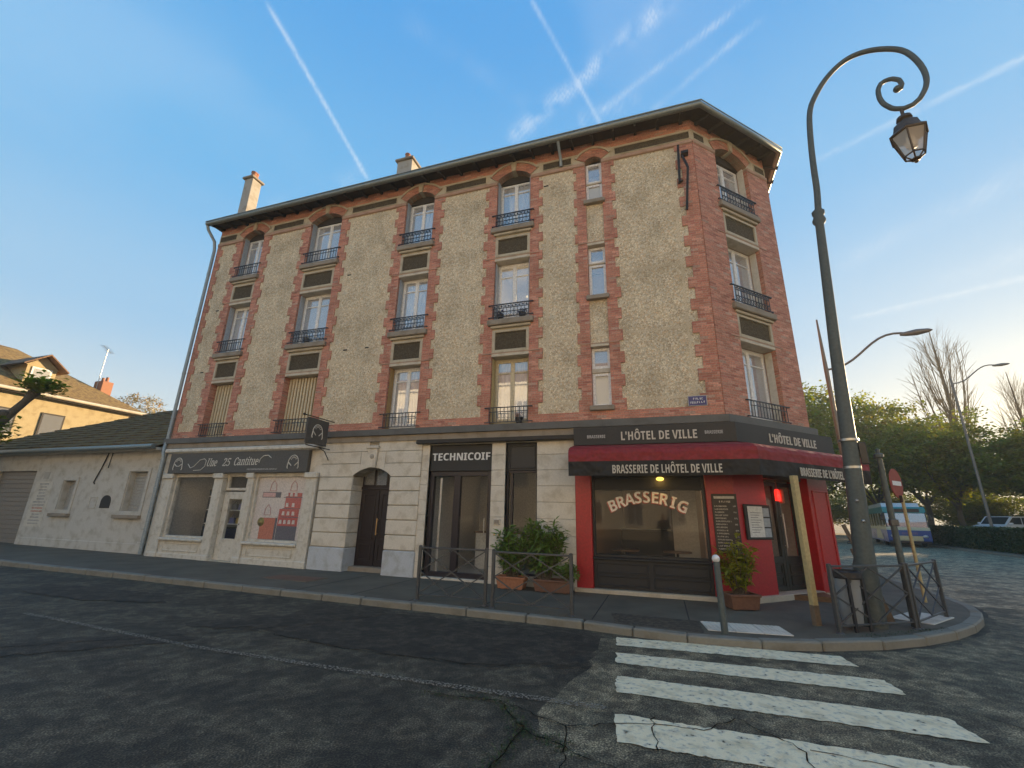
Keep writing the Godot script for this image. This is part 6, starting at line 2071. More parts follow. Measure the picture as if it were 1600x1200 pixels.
	var tips := [[V(0.3, 3.0, -0.2), V(1.0, 3.9, -0.55), V(1.55, 4.75, -0.75), V(1.8, 5.3, -0.95), V(1.95, 5.65, -1.05)], [V(0.3, 3.0, -0.2), V(0.2, 4.2, 0.4), V(0.4, 5.2, 0.8)], [V(0.3, 3.0, -0.2), V(-0.7, 4.0, 0.3), V(-1.1, 5.0, 0.5)]]
	for q in tips:
		var rad := [0.2, 0.16, 0.15, 0.13, 0.17] if q.size() == 5 else [0.19, 0.15, 0.16]
		m.tube(q, rad, 10)
		m.ball(q[-1], V(0.2, 0.17, 0.2), 10, 6)
	m.ball(V(1.5, 4.75, -0.6), V(0.2, 0.16, 0.2), 10, 6)
	put(m, "limb", "bark", p)
	m = MB.new()
	m.use_col = true
	r.seed = 5
	for q in [[V(2.05, 5.95, -1.1), 0.5, 320], [V(2.4, 5.9, -1.2), 0.4, 200], [V(1.2, 4.3, -0.2), 0.6, 300], [V(1.7, 3.85, -0.3), 0.55, 300], [V(0.4, 5.4, 0.8), 0.45, 200], [V(-1.1, 5.2, 0.5), 0.45, 200]]:
		for i in q[2]:
			m.col = tint(r)
			leaf(m, q[0] + Vector3(r.randfn(), r.randfn() * 0.6, r.randfn()) * q[1] * 0.55, Vector3(r.randfn(), 0.4, r.randfn()).normalized(), Vector3.UP, 0.26, 0.085)
	put(m, "leaves", "leaf", p)
	var far := thing("blossom_tree", "pale blossoming tree top behind the low mossy roof", "tree", V(-38.0, 0, -12.0), 0.0)
	put_mesh(trunk_mesh(6.0, 0.2, 2.0, 3), "trunk", "bark", far)
	put_mesh(crown_mesh(V(2.2, 1.7, 2.2), 60, 46, 0.12, 21, 0.2), "crown", "blossom", far, Transform3D(Basis(), V(0, 8.6, 0)))

# ---------------------------------------------------------------- neighbouring houses
func rolled_shutter(parent: Node3D, x0: float, x1: float, y0: float, y1: float, z: float, mt: String, pitch := 0.13) -> void:
	var s := one(V(x0, y0, z - 0.05), V(x1, y1, z - 0.02), "roller_shutter", mt, parent, 0.0)
	var y := y0
	while y < y1 - 0.02:
		var m := MB.new()
		m.bev(V(x0 + 0.005, y + 0.006, z - 0.03), V(x1 - 0.005, minf(y + pitch - 0.008, y1), z), 0.012)
		put(m, "slat", mt, s)
		y += pitch

func low_building() -> void:
	var t := thing("low_house", "low white rendered house with a mossy roof and closed roller shutters", "house", V(-21.5, 0, 0))
	var ox := 21.5
	var zf := -0.1
	var gy := 0.1
	# wall pieces around the openings
	var xs := [-30.0, -25.6, -22.98, -21.1, -20.38, -17.62, -16.68, -16.06]
	var op := [[1, 0.0, 2.85], [3, 1.32, 2.46], [5, 1.33, 2.76]]
	var m := MB.new()
	for i in xs.size() - 1:
		var a: float = xs[i] + ox; var b: float = xs[i + 1] + ox
		var hit := []
		for o in op:
			if o[0] == i: hit = o
		if hit.is_empty(): m.box(V(a, gy - 0.1, zf - 0.3), V(b, 3.62, zf))
		else:
			if hit[1] > 0: m.box(V(a, gy - 0.1, zf - 0.3), V(b, hit[1], zf))
			m.box(V(a, hit[2], zf - 0.3), V(b, 3.62, zf))
	m.box(V(-30.0 + ox, gy - 0.1, -9.0), V(-29.7 + ox, 3.62, zf - 0.3))
	m.box(V(-16.4 + ox, gy - 0.1, -9.0), V(-16.08 + ox, 3.62, zf - 0.3))
	m.box(V(-29.7 + ox, gy - 0.1, -9.0), V(-16.4 + ox, 3.62, -8.7))
	put(m, "wall", "render_white", t)
	one(V(-22.9 + ox, gy - 0.1, zf - 0.1), V(-16.06 + ox, 0.42, zf + 0.03), "plinth", "render_white", t, 0.01)
	rolled_shutter(t, -25.6 + ox, -22.98 + ox, 0.15, 2.85, zf - 0.16, "roller_brown", 0.17)
	for q in [[-21.1, -20.38, 1.32, 2.46], [-17.62, -16.68, 1.33, 2.76]]:
		rolled_shutter(t, q[0] + ox, q[1] + ox, q[2], q[3], zf - 0.17, "roller_grey", 0.1)
		var f := frame_of(q[0] + ox - 0.16, q[2] - 0.02, q[1] + ox + 0.1, q[3] + 0.14, 0.13, zf - 0.1, zf + 0.04, "window_surround", "render_white", t)
		one(V(q[0] + ox - 0.24, q[2] - 0.13, zf - 0.1), V(q[1] + ox + 0.12, q[2] - 0.02, zf + 0.12), "sill", "sill_stone", f, 0.012)
	# toothed stone edge beside the tall building
	for k in 9:
		var w := 0.34 if k % 2 == 0 else 0.24
		one(V(-16.06 + ox - w, 0.12 + 0.38 * k, zf - 0.05), V(-16.06 + ox, 0.12 + 0.38 * k + 0.355, zf + 0.035), "quoin_block", "render_white", t, 0.012)
	# arched niche, meter hatch, painted notice, cables
	m = MB.new()
	var p := PackedVector2Array([Vector2(-18.77 + ox, 1.52), Vector2(-18.27 + ox, 1.52)])
	for i in 9: p.append(Vector2(-18.52 + ox + cos(PI * i / 8) * 0.25, 1.74 + sin(PI * i / 8) * 0.22))
	m.prism(p, zf - 0.02, zf + 0.02)
	put(m, "niche_door", "black_iron", t)
	inset(-19.4 + ox, 1.5, -19.0 + ox, 1.9, zf, "render_white", t, Transform3D(), "meter_hatch")
	m = MB.new()
	m.tube([V(-19.0 + ox, 3.5, zf + 0.03), V(-19.2 + ox, 2.9, zf + 0.03), V(-19.42 + ox, 2.4, zf + 0.03), V(-19.35 + ox, 2.35, zf + 0.03)], 0.02, 6)
	put(m, "cable", "black_iron", t)
	m = MB.new()
	m.tube([V(-18.8 + ox, 3.5, zf + 0.03), V(-18.85 + ox, 2.9, zf + 0.03)], 0.015, 6)
	put(m, "cable", "black_iron", t)
	var r := RandomNumberGenerator.new(); r.seed = 3
	var no := thing("wall_notice", "faded notice with lines of small print painted on the white wall by the garage door", "notice", V(-22.25, 0.8, zf + 0.002))
	one(V(-0.52, 0, -0.005), V(0.5, 1.64, 0.006), "panel", "white_slab", no, 0.002)
	one(V(-0.2, 1.74, -0.005), V(0.12, 2.0, 0.006), "plate", "concrete", no, 0.002)
	for k in 14:
		var w := r.randf_range(0.3, 0.8)
		scribble(no, V(-w / 2, 1.52 - 0.11 * k, 0.006), w, 0.05, r, "poster_orange" if k in [8, 9] else "print_grey")
	# hipped mossy roof with a gutter
	m = MB.new()
	var e := 3.56; var z0 := zf + 0.38
	var A := V(-30.4 + ox, e, z0); var Bq := V(-16.1 + ox, e, z0)
	var C := V(-22.4 + ox, 6.1, -4.0); var D := V(-16.1 + ox, 6.1, -4.0)
	m.quad(A, Bq, D, C)
	m.quad(V(-16.1 + ox, e, -8.6), V(-30.4 + ox, e, -8.6), C, D)
	m.tri(V(-30.4 + ox, e, -8.6), A, C)
	put(m, "roof", "roof_moss", t)
	# courses of tiles proud of the roof plane
	for k in 16:
		var f0 := k / 16.0; var f1 := (k + 1.12) / 16.0
		var a0 := A.lerp(C, f0); var b0 := Bq.lerp(D, f0); var a1 := A.lerp(C, minf(f1, 1.0)); var b1 := Bq.lerp(D, minf(f1, 1.0))
		var up := (b0 - a0).cross(a1 - a0).normalized()
		if up.y < 0: up = -up
		m = MB.new()
		var n := 26
		for i in n:
			var s0 := float(i) / n; var s1 := float(i + 1) / n
			var h0 := 0.045 + 0.02 * sin(i * 2.1 + k); var h1 := 0.045 + 0.02 * sin((i + 1) * 2.1 + k)
			m.quad(a0.lerp(b0, s0) + up * h0, a0.lerp(b0, s1) + up * h1, a1.lerp(b1, s1) + up * 0.012, a1.lerp(b1, s0) + up * 0.012)
			m.quad(a0.lerp(b0, s0), a0.lerp(b0, s1), a0.lerp(b0, s1) + up * h1, a0.lerp(b0, s0) + up * h0)
		put(m, "tile_course", "roof_moss", t)
	one(V(-30.0 + ox, 3.45, zf - 0.02), V(-16.1 + ox, 3.55, z0 - 0.04), "eave_board", "render_white", t, 0.01)
	m = MB.new()
	m.tube([V(-30.4 + ox, 3.52, z0 + 0.07), V(-16.12 + ox, 3.56, z0 + 0.07)], 0.085, 10)
	put(m, "gutter", "zinc", t)
	one(V(-18.6 + ox, 5.9, -4.2), V(-18.1 + ox, 6.45, -3.8), "chimney", "concrete", t, 0.02)
	one(V(-18.7 + ox, 6.45, -4.3), V(-18.0 + ox, 6.52, -3.7), "chimney_cap", "sill_stone", t, 0.01)

func yellow_house() -> void:
	# seen side on: a long wall facing the low house, hipped tile roof with a dormer
	var t := thing("yellow_house", "yellow rendered house with a mossy hipped roof and a gabled dormer", "house", V(-36, 0, -3))
	var X := 5.0; var z0 := 5.0; var z1 := -4.55
	var eave := 7.2
	var m := MB.new()
	m.box(V(-6, 0, z1), V(X, eave, z0))
	put(m, "wall", "render_yellow", t)
	m = MB.new()
	var A := V(X + 0.45, eave, z0 + 0.4); var Bq := V(X + 0.45, eave, z1 - 0.45); var C := V(-6.4, eave, z1 - 0.45); var D := V(-6.4, eave, z0 + 0.4)
	var R1 := V(-0.5, 10.6, z0 - 2); var R2 := V(-0.5, 10.6, z1 + 3.9)
	m.quad(A, Bq, R2, R1)
	m.tri(Bq, C, R2)
	m.quad(C, D, R1, R2)
	m.tri(D, A, R1)
	put(m, "roof", "roof_golden", t)
	m = MB.new()
	m.tube([A + V(0.05, -0.05, 0), Bq + V(0.05, -0.05, 0)], 0.09, 8)
	put(m, "gutter", "pale_stone", t)
	one(V(X, eave - 0.18, z1 - 0.4), V(X + 0.4, eave - 0.03, z0 + 0.3), "eave_board", "dark_wood", t, 0.0)
	for q in [[1.2, 4.95, 6.25], [-0.75, 5.05, 6.3], [-3.6, 5.0, 6.0]]:
		var f := MB.new()
		f.box(V(X - 0.02, q[1], q[0] - 0.5), V(X + 0.05, q[2], q[0] + 0.5))
		var w := put(f, "window", "dark_wood", t)
		f = MB.new()
		f.quad(V(X + 0.055, q[1] + 0.08, q[0] + 0.42), V(X + 0.055, q[1] + 0.08, q[0] - 0.42), V(X + 0.055, q[2] - 0.08, q[0] - 0.42), V(X + 0.055, q[2] - 0.08, q[0] + 0.42))
		put(f, "pane", "dark_pane", w)
		one(V(X, q[1] - 0.1, q[0] - 0.6), V(X + 0.14, q[1], q[0] + 0.6), "sill", "pale_stone", w, 0.01)
	# dormer facing out over the long wall
	var dz := 0.15
	m = MB.new()
	m.box(V(2.2, 7.4, dz - 0.62), V(X - 0.35, 8.75, dz + 0.62))
	var d := put(m, "dormer", "render_yellow", t)
	m = MB.new()
	for s in [-1, 1]:
		m.quad(V(X + 0.1, 8.6, dz + 0.95 * s), V(X + 0.1, 9.35, dz), V(0.2, 9.35, dz), V(0.2, 8.6, dz + 0.95 * s))
		m.quad(V(X + 0.1, 8.68, dz + 0.95 * s), V(X + 0.1, 9.43, dz), V(0.2, 9.43, dz), V(0.2, 8.68, dz + 0.95 * s))
		m.quad(V(X + 0.1, 8.6, dz + 0.95 * s), V(X + 0.1, 8.68, dz + 0.95 * s), V(X + 0.1, 9.43, dz), V(X + 0.1, 9.35, dz))
	put(m, "dormer_roof", "roof_tile", d)
	m = MB.new()
	m.tri(V(X - 0.34, 8.7, dz + 0.7), V(X - 0.34, 8.7, dz - 0.7), V(X - 0.34, 9.3, dz))
	put(m, "dormer_gable", "render_yellow", d)
	var f := MB.new()
	f.box(V(X - 0.36, 7.55, dz - 0.42), V(X - 0.3, 8.65, dz + 0.42))
	var w := put(f, "dormer_window", "white_frame", t)
	f = MB.new()
	f.quad(V(X - 0.295, 7.63, dz + 0.34), V(X - 0.295, 7.63, dz - 0.34), V(X - 0.295, 8.57, dz - 0.34), V(X - 0.295, 8.57, dz + 0.34))
	put(f, "pane", "dark_pane", w)
	var c := one(V(2.4, 7.6, -4.0), V(3.2, 9.15, -3.4), "chimney", "clay", t, 0.02)
	for x in [2.6, 3.0]:
		m = MB.new()
		m.lathe([Vector2(0.1, 0), Vector2(0.08, 0.3), Vector2(0.0, 0.3)], 8, V(x, 9.15, -3.7))
		put(m, "pot", "clay", c)
	# aerial
	m = MB.new()
	m.tube([V(2.75, 8.0, -3.4), V(2.75, 11.3, -3.4)], 0.025, 6)
	m.tube([V(2.2, 11.25, -3.9), V(3.4, 11.25, -2.8)], 0.015, 5)
	for k in 7:
		var q := V(2.2, 11.25, -3.9).lerp(V(3.4, 11.25, -2.8), k / 6.0)
		m.tube([q + V(-0.13, 0, 0.14), q + V(0.13, 0, -0.14)], 0.01, 4)
	put(m, "aerial", "steel", t)

func opposite_house() -> void:
	# terrace mirrored in the windows; enlarged and whitened to bounce sunlight onto the facade
	var t := thing("opposite_terrace", "cream four storey terrace across the square, enlarged to bounce sunlight, mirrored in the bistro window", "building", V(2, 0, 24))
	one(V(-32, -0.1, 0), V(40, 12.6, 8), "wall", "opposite_wall", t, 0.0)
	one(V(-32.05, -0.1, -0.05), V(40.05, 0.7, -0.003), "plinth", "sill_stone", t, 0.0)
	for k in 24:
		var x := -30.4 + 2.95 * k
		var door := k % 4 == 3
		for q in [[0.05 if door else 1.0, 2.75], [3.7, 5.4], [6.6, 8.3], [9.4, 11.1]]:
			var dd: bool = door and q[0] < 1.0
			var f := one(V(x - 0.6, q[0], -0.1), V(x + 0.6, q[1], -0.002), "door" if dd else "window", "white_frame", t, 0.0)
			for h in [-0.5, 0.04]:
				one(V(x + h, q[0] + 0.1, -0.115), V(x + h + 0.46, q[1] - 0.1, -0.105), "leaf" if dd else "pane", "door_brown" if dd else "dark_pane", f, 0.0)
	one(V(-32.2, 12.5, -0.3), V(40.2, 12.7, -0.002), "cornice", "opposite_wall", t, 0.0)
	var m := MB.new()
	m.quad(V(40.3, 12.7, -0.3), V(-32.3, 12.7, -0.3), V(-32.3, 15.2, 4), V(40.3, 15.2, 4))
	m.quad(V(-32.3, 12.7, 8.3), V(40.3, 12.7, 8.3), V(40.3, 15.2, 4), V(-32.3, 15.2, 4))
	put(m, "roof", "roof_tile", t)

# ---------------------------------------------------------------- vehicles
func side_prism(poly: Array, z0: float, z1: float) -> MB:
	var m := MB.new()
	var p := PackedVector2Array()
	for q in poly: p.append(Vector2(q[0], q[1]))
	m.prism(p, z0, z1)
	return m

func wheel(t: Node3D, x: float, z: float, r: float, s: int) -> void:
	var m := MB.new()
	m.xf = Transform3D(Basis(Vector3.RIGHT, PI / 2 * s), V(x, r, z))
	m.lathe([Vector2(r * 0.6, 0.0), Vector2(r * 0.95, 0.0), Vector2(r, -0.04), Vector2(r, -0.2), Vector2(r * 0.9, -0.24)], 20)
	var w := put(m, "wheel", "tyre", t)
	m = MB.new()
	m.xf = Transform3D(Basis(Vector3.RIGHT, PI / 2 * s), V(x, r, z))
	m.lathe([Vector2(r * 0.62, -0.03), Vector2(r * 0.5, -0.05), Vector2(r * 0.2, -0.01), Vector2(0.0, -0.01)], 16)
	put(m, "rim", "steel", w)

func bus() -> void:
	# local x runs to the front of the bus, z across it
	var t := thing("city_bus", "blue and cream city bus with a teal roof edge coming up the avenue", "bus", V(17.5, -0.105, -31.6), 0.0)
	t.rotation.y = -PI / 2 - 0.25
	var L := 10.5; var W := 1.25; var H := 2.85
	var body := [[-L, 0.32], [0.0, 0.32], [0.08, 0.5], [0.1, 1.15], [-0.02, 1.3], [-0.18, 2.6], [-0.35, 2.85], [-L + 0.1, 2.85], [-L, 2.6]]
	put(side_prism([[-L, 0.32], [0.0, 0.32], [0.1, 0.5], [0.12, 1.2], [-L, 1.2]], -W, W), "lower_body", "bus_blue", t)
	put(side_prism([[-L, 1.2], [0.115, 1.2], [0.02, 1.42], [-L, 1.42]], -W + 0.003, W - 0.003), "waist", "bus_cream", t)
	put(side_prism([[-L + 0.02, 1.42], [0.0, 1.42], [-0.13, 2.45], [-L + 0.02, 2.45]], -W + 0.03, W - 0.03), "glazing", "dark_pane_solid", t)
	put(side_prism([[-L, 2.45], [-0.1, 2.45], [-0.18, 2.78], [-0.35, 2.9], [-L, 2.9]], -W, W), "roof_edge", "bus_teal", t)
	put(side_prism([[-L + 0.6, 2.9], [-1.2, 2.9], [-1.5, 3.22], [-L + 0.9, 3.22]], -W + 0.12, W - 0.12), "roof_pod", "bus_white", t)
	for x in [-1.5, -3.3, -5.0, -6.7, -8.4]:
		for s in [-1, 1]: one(V(x - 0.05, 1.42, s * (W - 0.025)), V(x + 0.05, 2.45, s * (W + 0.004)), "pillar", "bus_cream", t, 0.005)
	for s in [-1, 1]:
		put(side_prism([[-6.2, 0.45], [-2.4, 0.45], [-3.3, 1.19], [-5.6, 1.19]], s * (W + 0.003) - 0.004, s * (W + 0.003) + 0.004), "livery_panel", "bus_cream", t)
		for x in [-2.3, -7.6]:
			wheel(t, x, s * W, 0.48, s)
		var lm := MB.new()
		lm.ball(V(0.1, 0.78, s * 0.92), V(0.05, 0.11, 0.17))
		put(lm, "headlight", "bulb_white", t)
		var mm := MB.new()
		mm.tube([V(-0.1, 2.5, s * 1.2), V(0.28, 2.3, s * 1.38)], 0.025, 6)
		mm.bev(V(0.22, 1.9, s * 1.3), V(0.32, 2.3, s * 1.48), 0.03)
		put(mm, "mirror", "dark_plastic", t)
	var m := MB.new()  # windscreen, front panels
	m.quad(V(0.012, 1.42, 1.16), V(0.012, 1.42, -1.16), V(-0.1, 2.42, -1.16), V(-0.1, 2.42, 1.16))
	put(m, "windscreen", "pane", t)
	one(V(-0.14, 2.5, -0.9), V(-0.09, 2.76, 0.9), "destination_screen", "dark_plastic", t, 0.01)
	m = side_prism([[0.1, 0.45], [0.13, 0.5], [0.13, 0.8], [0.1, 0.8]], -0.75, 0.6)
	put(m, "front_panel", "bus_cream", t)
	one(V(0.1, 0.9, -0.5), V(0.14, 1.06, 0.4), "advert_panel", "bike_blue", t, 0.01)
	one(V(0.05, 0.3, -1.2), V(0.16, 0.44, 1.2), "bumper", "dark_plastic", t, 0.02)

func car() -> void:
	var t := thing("white_car", "small white estate car parked behind the clipped hedge", "car", V(23.2, 0.62, -31.6), 0.0)
	t.rotation.y = PI * 1.17
	var W := 0.86
	put(side_prism([[-2.0, 0.3], [2.0, 0.3], [2.08, 0.55], [2.0, 0.82], [1.15, 1.0], [-2.05, 1.02], [-2.1, 0.6]], -W, W), "body", "car_white", t)
	put(side_prism([[1.1, 1.0], [0.35, 1.58], [-1.85, 1.62], [-2.05, 1.02]], -W + 0.1, W - 0.1), "cabin", "car_white", t)
	for s in [-1, 1]:
		put(side_prism([[0.85, 1.06], [0.3, 1.5], [-0.45, 1.52], [-0.45, 1.06]], s * (W - 0.1) - 0.006, s * (W - 0.1) + 0.006), "side_window", "dark_pane_solid", t)
		put(side_prism([[-0.55, 1.06], [-0.55, 1.52], [-1.7, 1.53], [-1.85, 1.06]], s * (W - 0.1) - 0.006, s * (W - 0.1) + 0.006), "side_window", "dark_pane_solid", t)
		one(V(0.72, 1.02, s * (W - 0.05)), V(0.88, 1.16, s * (W + 0.14)), "mirror", "car_white", t, 0.03)
		for x in [-1.3, 1.3]: wheel(t, x, s * W, 0.31, s)
		one(V(1.85, 0.62, s * 0.45), V(2.05, 0.8, s * 0.82), "headlight", "bulb_white", t, 0.04)
		var rm := MB.new()
		rm.bar(V(0.1, 1.68, s * 0.62), V(-1.7, 1.7, s * 0.62), 0.03, 0.03)
		for x in [0.0, -1.6]: rm.bar(V(x, 1.58, s * 0.62), V(x, 1.68, s * 0.62), 0.03, 0.03)
		put(rm, "roof_rail", "dark_plastic", t)
	var m := MB.new()
	m.quad(V(1.06, 1.05, 0.68), V(1.06, 1.05, -0.68), V(0.42, 1.54, -0.66), V(0.42, 1.54, 0.66))
	put(m, "windscreen", "dark_pane_solid", t)

# ---------------------------------------------------------------- the photographer, mirrored in the bistro window
func sdf_mesh(bones: Array, cell: float, k: float) -> ArrayMesh:
	var lo := Vector3.INF; var hi := -Vector3.INF
	for b in bones:
		for i in 2:
			var r: float = b[2 + i] + cell * 2
			lo = lo.min(b[i] - Vector3.ONE * r); hi = hi.max(b[i] + Vector3.ONE * r)
	var n := ((hi - lo) / cell).ceil()
	var nx := int(n.x) + 1; var ny := int(n.y) + 1; var nz := int(n.z) + 1
	var f := PackedFloat32Array(); f.resize(nx * ny * nz); f.fill(1.0)
	for b in bones:
		var R: float = maxf(b[2], b[3]) + k + cell * 2
		var bl: Vector3 = ((b[0].min(b[1]) - Vector3.ONE * R - lo) / cell).floor().max(Vector3.ZERO)
		var bh: Vector3 = ((b[0].max(b[1]) + Vector3.ONE * R - lo) / cell).ceil()
		var ab: Vector3 = b[1] - b[0]
		var l2 := maxf(ab.length_squared(), 1e-9)
		for x in range(int(bl.x), mini(int(bh.x), nx - 1) + 1):
			for y in range(int(bl.y), mini(int(bh.y), ny - 1) + 1):
				for z in range(int(bl.z), mini(int(bh.z), nz - 1) + 1):
					var p := lo + Vector3(x, y, z) * cell
					var t := clampf((p - b[0]).dot(ab) / l2, 0.0, 1.0)
					var d: float = (p - b[0] - ab * t).length() - lerpf(b[2], b[3], t)
					var id := (x * ny + y) * nz + z
					var e := f[id]
					var h := clampf(0.5 + 0.5 * (e - d) / k, 0.0, 1.0)
					f[id] = lerpf(e, d, h) - k * h * (1.0 - h)
	var vid := {}
	var vs := PackedVector3Array()
	var ix := PackedInt32Array()
	var co := [0, 1, nz, nz + 1, ny * nz, ny * nz + 1, ny * nz + nz, ny * nz + nz + 1]
	var cp := [V(0, 0, 0), V(0, 0, 1), V(0, 1, 0), V(0, 1, 1), V(1, 0, 0), V(1, 0, 1), V(1, 1, 0), V(1, 1, 1)]
	var ed := [[0, 1], [2, 3], [4, 5], [6, 7], [0, 2], [1, 3], [4, 6], [5, 7], [0, 4], [1, 5], [2, 6], [3, 7]]
	for x in nx - 1:
		for y in ny - 1:
			for z in nz - 1:
				var id := (x * ny + y) * nz + z
				var s := f[id] < 0
				var mixed := false
				for c in co:
					if (f[id + c] < 0) != s:
						mixed = true
						break
				if not mixed: continue
				var acc := Vector3.ZERO; var cnt := 0
				for e in ed:
					var a := f[id + co[e[0]]]; var b := f[id + co[e[1]]]
					if (a < 0) != (b < 0):
						acc += cp[e[0]].lerp(cp[e[1]], a / (a - b)); cnt += 1
				vid[id] = vs.size()
				vs.append(lo + (Vector3(x, y, z) + acc / cnt) * cell)
	var sx := ny * nz; var sy := nz
	for id in vid:
		for ax in 3:
			var st: int = [sx, sy, 1][ax]
			var o1: int = [sy, 1, sx][ax]; var o2: int = [1, sx, sy][ax]
			if (f[id] < 0) != (f[id + st] < 0) and vid.has(id - o1) and vid.has(id - o2) and vid.has(id - o1 - o2):
				var q := [vid[id], vid[id - o1], vid[id - o1 - o2], vid[id - o2]]
				if f[id] < 0: ix.append_array([q[0], q[1], q[2], q[0], q[2], q[3]])
				else: ix.append_array([q[0], q[2], q[1], q[0], q[3], q[2]])
	var st2 := SurfaceTool.new()
	st2.begin(Mesh.PRIMITIVE_TRIANGLES)
	st2.set_smooth_group(0)
	for q in vs: st2.add_vertex(q)
	for q in ix: st2.add_index(q)
	st2.generate_normals()
	return st2.commit()

func photographer() -> void:
	# stands behind the viewpoint facing the building, both hands raised to a phone
	var t := thing("person", "person in a black coat raising a phone, mirrored in the bistro window", "person", V(0.05, 0.0, 11.3))
	var body := [[V(-0.1, 0.9, 0), V(0.1, 0.9, 0), 0.13, 0.13], [V(0, 0.95, 0), V(0, 1.2, 0.01), 0.15, 0.16], [V(-0.12, 1.36, 0.01), V(0.12, 1.36, 0.01), 0.12, 0.12], [V(0, 1.2, 0), V(0, 1.38, 0.01), 0.16, 0.14], [V(0, 1.4, 0), V(0, 1.52, -0.02), 0.065, 0.06]]
	for s in [-1, 1]:
		body.append([V(0.1 * s, 0.9, 0), V(0.11 * s, 0.5, -0.02), 0.1, 0.07])
		body.append([V(0.11 * s, 0.5, -0.02), V(0.12 * s, 0.1, 0.03), 0.068, 0.045])
		body.append([V(0.12 * s, 0.05, 0.04), V(0.14 * s, 0.035, -0.16), 0.045, 0.04])
		body.append([V(0.19 * s, 1.38, 0.01), V(0.26 * s, 1.18, -0.14), 0.065, 0.052])
		body.append([V(0.26 * s, 1.18, -0.14), V(0.08 * s, 1.46, -0.34), 0.05, 0.034])
	put_mesh(sdf_mesh(body, 0.022, 0.05), "coat_and_trousers", "cloth_black", t)
	var head := [[V(0, 1.6, -0.02), V(0, 1.68, 0.0), 0.075, 0.085], [V(0, 1.55, -0.06), V(0, 1.6, -0.05), 0.045, 0.055], [V(0, 1.6, -0.11), V(0, 1.64, -0.095), 0.014, 0.01]]
	for s in [-1, 1]: head.append([V(0.085 * s, 1.6, 0.0), V(0.085 * s, 1.64, 0.005), 0.014, 0.018])
	put_mesh(sdf_mesh(head, 0.011, 0.02), "head", "skin", t)
	var m := MB.new()
	m.ball(V(0, 1.69, 0.025), V(0.095, 0.085, 0.105), 14, 8)
	put(m, "hair", "dark_wood", t)
	for s in [-1, 1]:
		var hand := [[V(0.085 * s, 1.46, -0.36), V(0.07 * s, 1.5, -0.4), 0.032, 0.028]]
		for k in 4: 
			hand.append([V(0.075 * s, 1.47 + 0.02 * k, -0.41), V(0.068 * s, 1.475 + 0.022 * k, -0.445), 0.0095, 0.009])
			hand.append([V(0.068 * s, 1.475 + 0.022 * k, -0.445), V(0.045 * s, 1.478 + 0.022 * k, -0.455), 0.009, 0.008])
		hand.append([V(0.07 * s, 1.47, -0.38), V(0.045 * s, 1.53, -0.42), 0.012, 0.009])
		put_mesh(sdf_mesh(hand, 0.006, 0.008), "hand", "skin", t)
	var ph := thing("phone", "black phone held up in the hands of the person in the black coat", "phone", V(0.05, 1.5, 10.87))
	one(V(-0.075, -0.035, -0.006), V(0.075, 0.035, 0.004), "case", "dark_plastic", ph, 0.003)
	one(V(-0.07, -0.031, 0.0035), V(0.07, 0.031, 0.0048), "screen", "fascia_dark", ph, 0.0)

